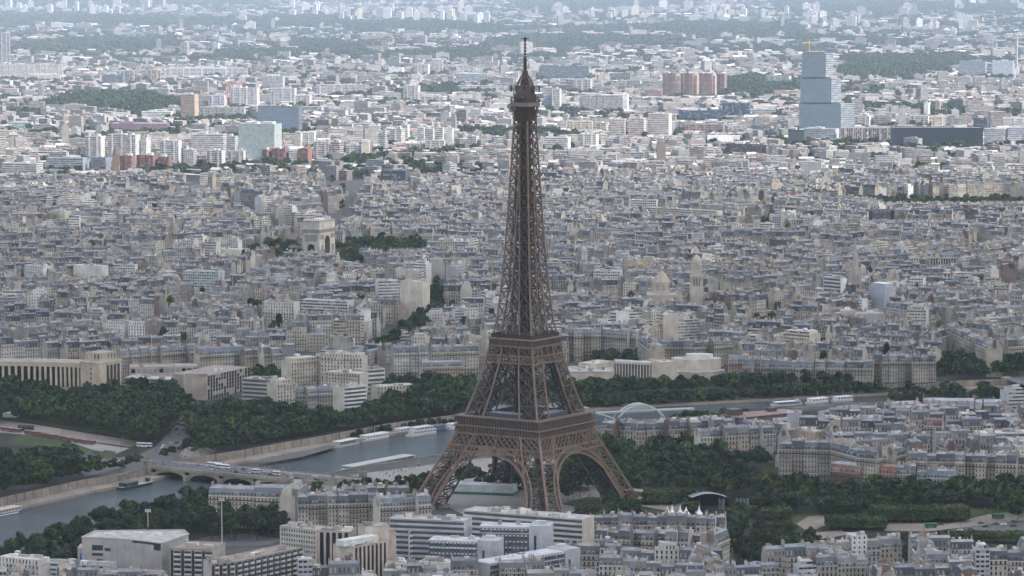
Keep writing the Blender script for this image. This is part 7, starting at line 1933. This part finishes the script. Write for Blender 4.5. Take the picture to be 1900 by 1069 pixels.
# ------------------------------------------------------------------ vehicles: one of each kind, then copies
def make_car(col, name="car"):
    rt = bpy.data.objects.new(name, None); COL.objects.link(rt)
    def body(mb):
        for x0, x1, z0, z1, w, t_ in ((-2.1, 2.1, .35, .85, .86, .84), (-1.9, 2.05, .85, .95, .84, .8)): mb.box(x0, x1, -w, w, z0, z1, "paint", col, bottom=True)
        b, t = (-1.5, 1.0), (-1.0, .45)
        for s in (-1, 1):
            q = ((b[0], s * .8, .95), (b[1], s * .8, .95), (t[1], s * .65, 1.45), (t[0], s * .65, 1.45)); mb.face(q if s < 0 else q[::-1], "paint", (.03, .035, .04))
        mb.face(((b[1], -.8, .95), (b[1], .8, .95), (t[1], .65, 1.45), (t[1], -.65, 1.45)), "paint", (.03, .035, .04)); mb.face(((b[0], .8, .95), (b[0], -.8, .95), (t[0], -.65, 1.45), (t[0], .65, 1.45)), "paint", (.03, .035, .04))
        mb.face(((t[0], -.65, 1.45), (t[1], -.65, 1.45), (t[1], .65, 1.45), (t[0], .65, 1.45)), "paint", col)
    add(rt, "body", body)
    for x in (-1.3, 1.3):
        for s in (-1, 1): add(rt, "wheel", lambda mb: mb.prism([(x + .32 * math.cos(q), .32 * math.sin(q)) for q in np.arange(10) * .628], -.1, .1, "paint", (.02, .02, .02)) or mb.v.__setitem__(slice(None), [(px, s * .8 + pz, .32 + py) for px, py, pz in mb.v]))
    return rt
def make_bus(col, top, name="bus", L=12):
    rt = bpy.data.objects.new(name, None); COL.objects.link(rt)
    add(rt, "body", lambda mb: (mb.box(-L / 2, L / 2, -1.25, 1.25, .4, 1.5, "paint", col, bottom=True), mb.box(-L / 2, L / 2, -1.25, 1.25, 2.5, 3.1, "paint", top)))
    add(rt, "window", lambda mb: mb.box(-L / 2 + .05, L / 2 - .05, -1.22, 1.22, 1.5, 2.5, "paint", (.03, .035, .045)))
    for x in (-L * .32, L * .32):
        add(rt, "wheel", lambda mb: mb.box(x - .5, x + .5, -1.28, 1.28, 0, .9, "paint", (.02, .02, .02)))
    return rt
def parked(proto, px, py, rot, lab, cat, group, z=.25):
    first = not proto.get("used", 0)
    o = proto
    if not first:
        o = proto.copy(); COL.objects.link(o)
        for ch in [c for c in bpy.data.objects if c.parent == proto]:
            d = ch.copy(); COL.objects.link(d); d.parent = o
    proto["used"] = 1
    if "used" in o.keys() and o is not proto: del o["used"]
    x, y = P(px, py, z); o.location = (x, y, z); o.rotation_euler = (0, 0, rot)
    tag(o, lab, cat, group)
br = BRIDGE[1]
wc_, dc_, gc_ = make_car((.72, .72, .72)), make_car((.03, .03, .035)), make_car((.3, .31, .33))
rc_, vc_ = make_car((.35, .04, .04)), make_bus((.72, .72, .72), (.72, .72, .72), "van", 5.4)
up = R(62)
parked(wc_, 219, 857, R(-10), "white car on the lower road below the lawn", "car", "cars on the roads")
for px, py, pr, rot, lab, z in ((475, 878, vc_, br, "white van in the middle of the bridge", 1.2), (513, 882, vc_, br, "second white van farther along the bridge", 1.2), (538, 886, dc_, br, "dark car beside the second van on the bridge", 1.2), (560, 888, gc_, br, "grey car at the tower end of the bridge", 1.2), (452, 872, dc_, br, "dark car before the coach on the bridge", 1.2),
    (302, 832, wc_, up, "white car turning at the junction", .3), (304, 828, wc_, up, "second white car at the junction", .3), (318, 823, wc_, up, "white car at the foot of the avenue", .3), (327, 823, dc_, up, "dark car at the foot of the avenue", .3), (322, 833, dc_, up, "dark car at the junction", .3), (311, 843, gc_, R(20), "grey car crossing the square", .3), (268, 830, wc_, R(-12), "white car below the terrace end", .3), (330, 806, gc_, up, "grey car lower on the avenue", .3), (338, 790, dc_, up, "dark car halfway up the avenue", .3), (350, 775, rc_, up, "red car on the avenue below the coach", .3),
    (358, 859, dc_, br, "dark car entering the bridge", .5), (345, 850, gc_, br, "grey car on the square by the statues", .3), (175, 872, gc_, R(20), "grey car on the quay road among the trees", .3), (150, 882, dc_, R(20), "dark car on the quay road among the trees", .3), (215, 864, rc_, R(20), "red car on the quay road by the small trees", .3),
    (1733, 975, gc_, R(10), "grey car parked under the longest clipped trees", .3), (1745, 974, dc_, R(10), "dark car parked under the longest clipped trees", .3), (1820, 972, dc_, R(20), "dark car on the sandy road edge", .3), (1862, 974, wc_, R(20), "white car on the road by the lawn", .3), (1880, 977, dc_, R(20), "dark car on the road by the lawn", .3)):
    parked(pr, px, py, rot, lab, "van" if pr is vc_ else "car", "cars on the roads", z)
coach, rcoach, gbin = make_bus((.7, .7, .72), (.75, .75, .76), "coach"), make_bus((.24, .09, .085), (.30, .16, .15), "coach"), make_bus((.04, .13, .075), (.06, .16, .09), "van", 8)
parked(coach, 355, 772, up, "white coach climbing the avenue between the trees", "coach", "coaches", .3)
parked(coach, 398, 866, br, "white coach on the palace end of the bridge", "coach", "coaches", 1.2)
parked(coach, 413, 869, br, "second white coach close behind the other on the bridge", "coach", "coaches", 1.2)
parked(coach, 268, 829, R(-14), "white coach parked at the terrace end", "coach", "coaches", .3)
parked(gbin, 1852, 962, R(15), "green truck on the sandy road edge", "truck", "trucks", .3)
parked(gbin, 1727, 979, R(8), "small green truck under the clipped trees", "truck", "trucks", .3)
r_ = random.Random(6)
for i in range(16):
    f = r_.random(); a_, g_, L_, W_ = BRIDGE; u, v = L_ * f, r_.choice((9, 12, 21, 25))
    x, y = a_[0] + u * math.cos(g_) - v * math.sin(g_), a_[1] + u * math.sin(g_) + v * math.cos(g_)
    parked(r_.choice((wc_, dc_, gc_, dc_)), *project(x, y, 1.05), br + (0 if v < 18 else math.pi), "small car in the traffic on the stone bridge", "car", "cars in the bridge traffic", 1.05)
for i in range(22):
    f = r_.random(); p_, q_ = ((1705, 997), (1900, 966)) if i % 2 else ((326, 800), (356, 760))
    parked(r_.choice((wc_, dc_, gc_, dc_)), p_[0] + (q_[0] - p_[0]) * f + r_.uniform(-4, 4), p_[1] + (q_[1] - p_[1]) * f + r_.uniform(-2, 2), R(20) if i % 2 else up, "small car on the road by the lawn" if i % 2 else "small car on the tree lined avenue", "car", "cars on the lawn road" if i % 2 else "cars on the avenue", .3)
for i, (px, lab) in enumerate(((14, "first"), (28, "second"), (58, "third"), (72, "fourth"), (90, "fifth"), (104, "sixth"), (122, "seventh"), (136, "eighth"), (150, "ninth"), (164, "last"))):
    py = np.interp(px, [0, 60, 165], [798, 806, 824])
    parked(rcoach, px, py, R(-25), "red coach in the line below the sandy terrace, %s from the palace side" % lab, "coach", "red coaches in line", .3)
for px, py, lab in ((48, 799, "black container on the terrace path among the red coaches"), (20, 774, "white marquee roof at the terrace's left end")):
    x, y = P(px, py, 0); t = thing("marquee" if py < 780 else "container", lab, "marquee" if py < 780 else "container", x, y, 0, R(-20))
    c = (.75, .75, .74) if py < 780 else (.04, .04, .045)
    add(t, "wall", lambda mb: mb.box(-6, 6, -2.5, 2.5, 0, 3.4, "cloth", c)); add(t, "roof", lambda mb: (mb.face(((-6.3, -2.8, 3.3), (6.3, -2.8, 3.3), (6.3, 0, 4.6), (-6.3, 0, 4.6)), "cloth", c), mb.face(((6.3, 2.8, 3.3), (-6.3, 2.8, 3.3), (-6.3, 0, 4.6), (6.3, 0, 4.6)), "cloth", c)))

# ------------------------------------------------------------------ people: one body per outfit, copied
def make_person(top, legs, seed):
    """a standing walker about 1.75 m tall, one continuous skinned body"""
    r = random.Random(seed)
    me = bpy.data.meshes.new("person")
    st = r.uniform(.12, .24)
    V = [(0, 0, .95), (0, 0, 1.18), (0, 0, 1.42), (0, .01, 1.52), (0, -.02, 1.64), (0, -.01, 1.74), (-.19, 0, 1.40), (-.24, .06, 1.14), (-.23, -.04, .90), (.19, 0, 1.40), (.24, -.06, 1.14), (.23, .06, .90), (-.1, 0, .88), (-.11, -st, .48), (-.11, -st * .8, .06), (.1, 0, .88), (.11, st * .6, .48), (.11, st * 1.3, .08), (-.11, -st - .14, .04), (.11, st * 1.3 - .13, .04)]
    E = [(0, 1), (1, 2), (2, 3), (3, 4), (4, 5), (2, 6), (6, 7), (7, 8), (2, 9), (9, 10), (10, 11), (0, 12), (12, 13), (13, 14), (0, 15), (15, 16), (16, 17), (14, 18), (17, 19)]
    Rr = [.15, .14, .16, .06, .10, .085, .065, .048, .036, .065, .048, .036, .095, .065, .05, .095, .065, .05, .04, .04]
    me.from_pydata(V, E, [])
    o = bpy.data.objects.new("person", me); COL.objects.link(o)
    o.modifiers.new("skin", 'SKIN')
    for i, q in enumerate(me.skin_vertices[0].data): q.radius = (Rr[i], Rr[i] * (.75 if i < 3 else 1)); q.use_root = i == 0
    dg = bpy.context.evaluated_depsgraph_get(); ev = o.evaluated_get(dg)
    m2 = bpy.data.meshes.new_from_object(ev); m2.name = "person"
    bpy.data.objects.remove(o)
    m2.materials.clear(); m2.materials.append(M["cloth"])
    at = m2.attributes.new("tint", 'FLOAT_COLOR', 'FACE'); col = []
    for f in m2.polygons:
        z = f.center.z; c = (.10, .07, .05) if z > 1.66 else (.42, .28, .21) if z > 1.50 or (abs(f.center.x) > .2 and z < 1.2) else top if z > .92 else legs if z > .1 else (.05, .05, .05)
        col += [*c, 1]
    at.data.foreach_set("color", col)
    return m2
CLOTHES = [((.55, .55, .55), (.04, .05, .10), "pale top and dark trousers"), ((.05, .05, .07), (.05, .06, .12), "dark clothes"), ((.45, .06, .06), (.06, .06, .08), "red top and dark trousers"), ((.08, .14, .35), (.30, .27, .22), "blue top and beige trousers"), ((.5, .42, .2), (.08, .08, .1), "yellow top and dark trousers")]
BODIES = [make_person(a, b, i) for i, (a, b, _) in enumerate(CLOTHES)]
def crowd():
    r = random.Random(44)
    a, ang, L, Wd = BRIDGE
    def put(x, y, z, where):
        i = r.choice((0, 0, 1, 1, 1, 2, 3, 4))
        o = bpy.data.objects.new("person", BODIES[i]); COL.objects.link(o)
        o.location = (x, y, z); o.rotation_euler = (0, 0, r.uniform(0, 6.28)); o.scale = [r.uniform(.93, 1.06)] * 3
        lab = "person in %s walking %s" % (CLOTHES[i][2], where)
        tag(o, lab, "person", lab)
    for k in range(110):
        u, v = r.uniform(-4, L + 10), r.choice((r.uniform(1, 5.5), r.uniform(Wd - 5.5, Wd - 1)))
        put(a[0] + u * math.cos(ang) - v * math.sin(ang), a[1] + u * math.sin(ang) + v * math.cos(ang), 1.5 + 1.15, "on the stone bridge's pavement")
    sq = poly([(312, 860), (335, 840), (352, 828), (375, 827), (396, 839), (370, 848)])
    for x, y in [q for q in scatter(sq, 5.5, r)][:50]: put(x, y, .3, "across the square at the bridge's palace end")
    fc = poly([(1050, 925), (1090, 915), (1110, 930), (1060, 940)])
    for x, y in [q for q in scatter(fc, 4.5, r)][:40]: put(x, y, .3, "under the tower's right leg")
    fc = poly([(700, 880), (770, 862), (790, 866), (720, 888)])
    for x, y in [q for q in scatter(fc, 5.5, r)][:40]: put(x, y, .3, "on the quay beside the landing stage")
crowd()
def lamps():
    mb = MB(); mb.tube([(.12, 0), (.07, 9), (.05, 9.2)], "iron", (.06, .06, .065), 6); mb.beam((0, 0, 9), (1.4, 0, 9.4), .12, "iron", (.06, .06, .065))
    po = mb.build("pole"); m2 = MB(); m2.box(1.1, 1.9, -.18, .18, 9.25, 9.5, "paint", (.5, .5, .5), bottom=True); he = m2.build("lamp_head")
    pm, hm = po.data, he.data
    bpy.data.objects.remove(po); bpy.data.objects.remove(he)
    pts = [(1712, 1000, "the lawn's road"), (1783, 985, "the lawn's road"), (1830, 970, "the lawn's road"), (1850, 985, "the lawn's road"), (1888, 968, "the lawn's road"), (1862, 962, "the lawn's road"), (415, 862, "the palace end of the bridge"), (290, 840, "the junction"), (315, 815, "the avenue"), (330, 780, "the avenue"), (115, 806, "the terrace"), (180, 815, "the terrace"), (225, 835, "the terrace"), (255, 852, "the lower road")]
    a, ang, L, Wd = BRIDGE
    W = [(*P(px, py), .1, "thin dark street lamp standing along %s" % w) for px, py, w in pts]
    for i in range(6):
        for v in (1, Wd - 1):
            u = L * (i + .3) / 6; W.append((a[0] + u * math.cos(ang) - v * math.sin(ang), a[1] + u * math.sin(ang) + v * math.cos(ang), 2.6, "thin dark street lamp standing along the bridge's pavement"))
    for x, y, z, lab in W:
        t = thing("street_lamp", lab, "street lamp", x, y, z, rng.uniform(0, 6.28), lab)
        for nm, me in (("pole", pm), ("lamp_head", hm)):
            o = bpy.data.objects.new(nm, me); COL.objects.link(o); o.parent = t
lamps()
# ------------------------------------------------------------------ air between the camera and the far suburbs; clouds that shade the near city
def haze():
    mb = MB(); mb.box(-16200, 16200, -1000, 60200, -12, 460, "plain", (1, 1, 1), bottom=True)
    o = mb.build("haze"); structure(o, "stuff")
    m = bpy.data.materials.new("haze"); m.use_nodes = True; nt = m.node_tree
    for n in list(nt.nodes):
        if n.type != 'OUTPUT_MATERIAL': nt.nodes.remove(n)
    v = nt.nodes.new("ShaderNodeVolumePrincipled")
    v.inputs["Color"].default_value = (0.68, 0.81, 1.0, 1); v.inputs["Density"].default_value = HAZE; v.inputs["Anisotropy"].default_value = -0.35
    nt.links.new(v.outputs[0], nt.nodes["Material Output"].inputs["Volume"])
    o.data.materials.clear(); o.data.materials.append(m)
    try: m.volume_sampling = 'DISTANCE'; m.cycles.homogeneous_volume = True
    except Exception: pass
HAZE = 5.6e-5
haze()
def clouds():
    m = bpy.data.materials.new("cloud"); m.use_nodes = True; nt = m.node_tree; nt.nodes.clear()
    out = nt.nodes.new("ShaderNodeOutputMaterial"); tr = nt.nodes.new("ShaderNodeBsdfTransparent"); tl = nt.nodes.new("ShaderNodeBsdfTranslucent"); mx = nt.nodes.new("ShaderNodeMixShader")
    tl.inputs[0].default_value = (.63,.64,.67,1); mx.inputs[0].default_value = .99
    nt.links.new(tr.outputs[0], mx.inputs[1]); nt.links.new(tl.outputs[0], mx.inputs[2]); nt.links.new(mx.outputs[0], out.inputs[0])
    tc = nt.nodes.new("ShaderNodeTexCoord"); vm = nt.nodes.new("ShaderNodeVectorMath"); vm.operation = 'MULTIPLY_ADD'; vm.inputs[1].default_value = (1, 1, 0); vm.inputs[2].default_value = (-.5, -.5, 0)
    ln = nt.nodes.new("ShaderNodeVectorMath"); ln.operation = 'LENGTH'; nz = nt.nodes.new("ShaderNodeTexNoise"); nz.inputs["Scale"].default_value = 7; ad = nt.nodes.new("ShaderNodeMath"); ad.operation = 'MULTIPLY_ADD'; ad.inputs[1].default_value = .10
    mr = nt.nodes.new("ShaderNodeMapRange"); mr.interpolation_type = 'SMOOTHSTEP'
    for k, v in zip((1, 2, 3, 4), (.17, .50, .93, .10)): mr.inputs[k].default_value = v     # thin, see-through rim
    nt.links.new(tc.outputs["Generated"], vm.inputs[0]); nt.links.new(vm.outputs[0], ln.inputs[0]); nt.links.new(tc.outputs["Generated"], nz.inputs["Vector"])
    nt.links.new(nz.outputs["Fac"], ad.inputs[0]); nt.links.new(ln.outputs["Value"], ad.inputs[2]); nt.links.new(ad.outputs[0], mr.inputs[0]); nt.links.new(mr.outputs[0], mx.inputs[0])
    zc = 1500.0; sh = zc / math.tan(SUN_EL); ox, oy = SUN_DIR[0] / math.cos(SUN_EL) * sh, SUN_DIR[1] / math.cos(SUN_EL) * sh
    g = np.random.default_rng(5)
    for i, (x, y, rx, ry) in enumerate(CLOUDS):
        N, Mm = 40, 9; vs, fs = [], []
        ph = g.uniform(0, 6.28, 6)
        for j in range(Mm + 1):
            th = math.pi * j / Mm
            for k in range(N):
                a = 2 * math.pi * k / N
                w = 1 + .12 * math.sin(3 * a + ph[0]) + .08 * math.sin(7 * a + ph[1]) + .05 * math.sin(11 * a + ph[2])
                vs.append((rx * w * math.sin(th) ** .6 * math.cos(a), ry * w * math.sin(th) ** .6 * math.sin(a), 160 * math.cos(th) * (1 if th < 1.57 else .3) + 25 * math.sin(5 * a + ph[3]) * math.sin(th)))
        for j in range(Mm):
            for k in range(N): fs.append((j * N + k, (j + 1) * N + k, (j + 1) * N + (k + 1) % N, j * N + (k + 1) % N))
        me = bpy.data.meshes.new("cloud"); me.from_pydata(vs, [], fs); me.update(); me.polygons.foreach_set("use_smooth", [True] * len(fs)); me.materials.append(m)
        o = bpy.data.objects.new("cloud", me); COL.objects.link(o); o.location = (x + ox, y + oy, zc); structure(o)
CLOUDS = [(0, 1500, 8000, 5700)]      # centres and half sizes of the shade on the ground
clouds()

# ------------------------------------------------------------------ say of each city house which one it is
ORD = ["", "second", "third", "fourth", "fifth", "sixth", "seventh", "eighth", "ninth", "tenth", "eleventh", "twelfth", "thirteenth", "fourteenth", "fifteenth", "sixteenth", "seventeenth", "eighteenth", "nineteenth", "twentieth"]
MARKS = [(592, 440, "the stone triumphal arch"), (1586, 540, "the gothic church spire"), (1292, 530, "the stone bell tower"), (1590, 762, "the lens roofed hall"), (1440, 772, "the red-brown museum deck"), (1175, 685, "the pale museum colonnade"), (186, 690, "the palace pavilion"), (630, 690, "the ornate stepped palace"), (970, 500, "the iron tower"), (1760, 752, "the long pale palace"), (1570, 870, "the red brick house"), (1640, 875, "the pink brick house"), (1340, 1010, "the rounded corner house"), (1230, 1000, "the curved cream terrace"), (250, 1010, "the concrete building"), (480, 1030, "the brown roofed flats"), (680, 1010, "the striped hotel towers"), (840, 1000, "the grey office blocks"), (990, 1045, "the slanting grey office"), (1680, 690, "the green detailed riverside block"), (1450, 690, "the blue slate riverside row"), (1830, 650, "the square by the flat bridge"), (1730, 800, "the dark red roofed house"), (1400, 800, "the white dormered trio"), (1500, 840, "the long stone row"), (1790, 858, "the pale balconied row"), (1860, 735, "the rounded grey office"), (530, 650, "the scaffolded house"), (1540, 540, "the white ribbed slab"), (1627, 550, "the white sheeted tower"), (1312, 930, "the concert stage"), (1700, 600, "the rounded white flats"), (1478, 640, "the cream modern flats"),
         (440, 270, "the pale green glass tower"), (1530, 180, "the stacked glass tower"), (1290, 160, "the red brick housing"), (1190, 240, "the banded trio"), (800, 260, "the white tower cluster"), (210, 280, "the white slabs"), (1115, 195, "the long grey slab"), (1050, 137, "the dark framed office"), (880, 70, "the far hangars"), (470, 190, "the bright white slab"), (60, 132, "the very long slab"), (1740, 255, "the long dark glass office"), (1690, 60, "the far white quarter"), (1370, 30, "the lone skyline towers"), (1180, 30, "the skyline woods"), (760, 40, "the wide skyline woods"), (1860, 130, "the incinerator"), (343, 90, "the lone brown tower"), (100, 30, "the corner skyline towers"), (560, 30, "the pale skyline quarter"), (1480, 30, "the skyline slabs")]
def name_them(items):
    groups = {}
    for o, desc, px, py in items:
        mk = min(MARKS, key=lambda m: (m[0] - px) ** 2 + ((m[1] - py) * 1.3) ** 2)
        dx, dy = px - mk[0], (py - mk[1]) * 1.6
        d = ("right of" if dx > 0 else "left of") if abs(dx) > abs(dy) else ("below" if dy > 0 else "beyond")
        groups.setdefault((desc, mk[2], d), []).append((math.hypot(dx, dy), o))
    for (desc, mk, d), v in groups.items():
        v.sort(key=lambda q: q[0])
        for i, (_, o) in enumerate(v):
            t = ("%s, %s %s" % (desc, d, mk)) if len(v) == 1 else "%s, %s %s %s" % (desc, "nearest" if not i else ORD[i] + " nearest", d, mk)
            w = t.split()
            o["label"] = t if len(w) <= 16 else t.replace(" house under a", " house,").replace(" the ", " ")
name_them(CITY_THINGS); name_them(FAR)
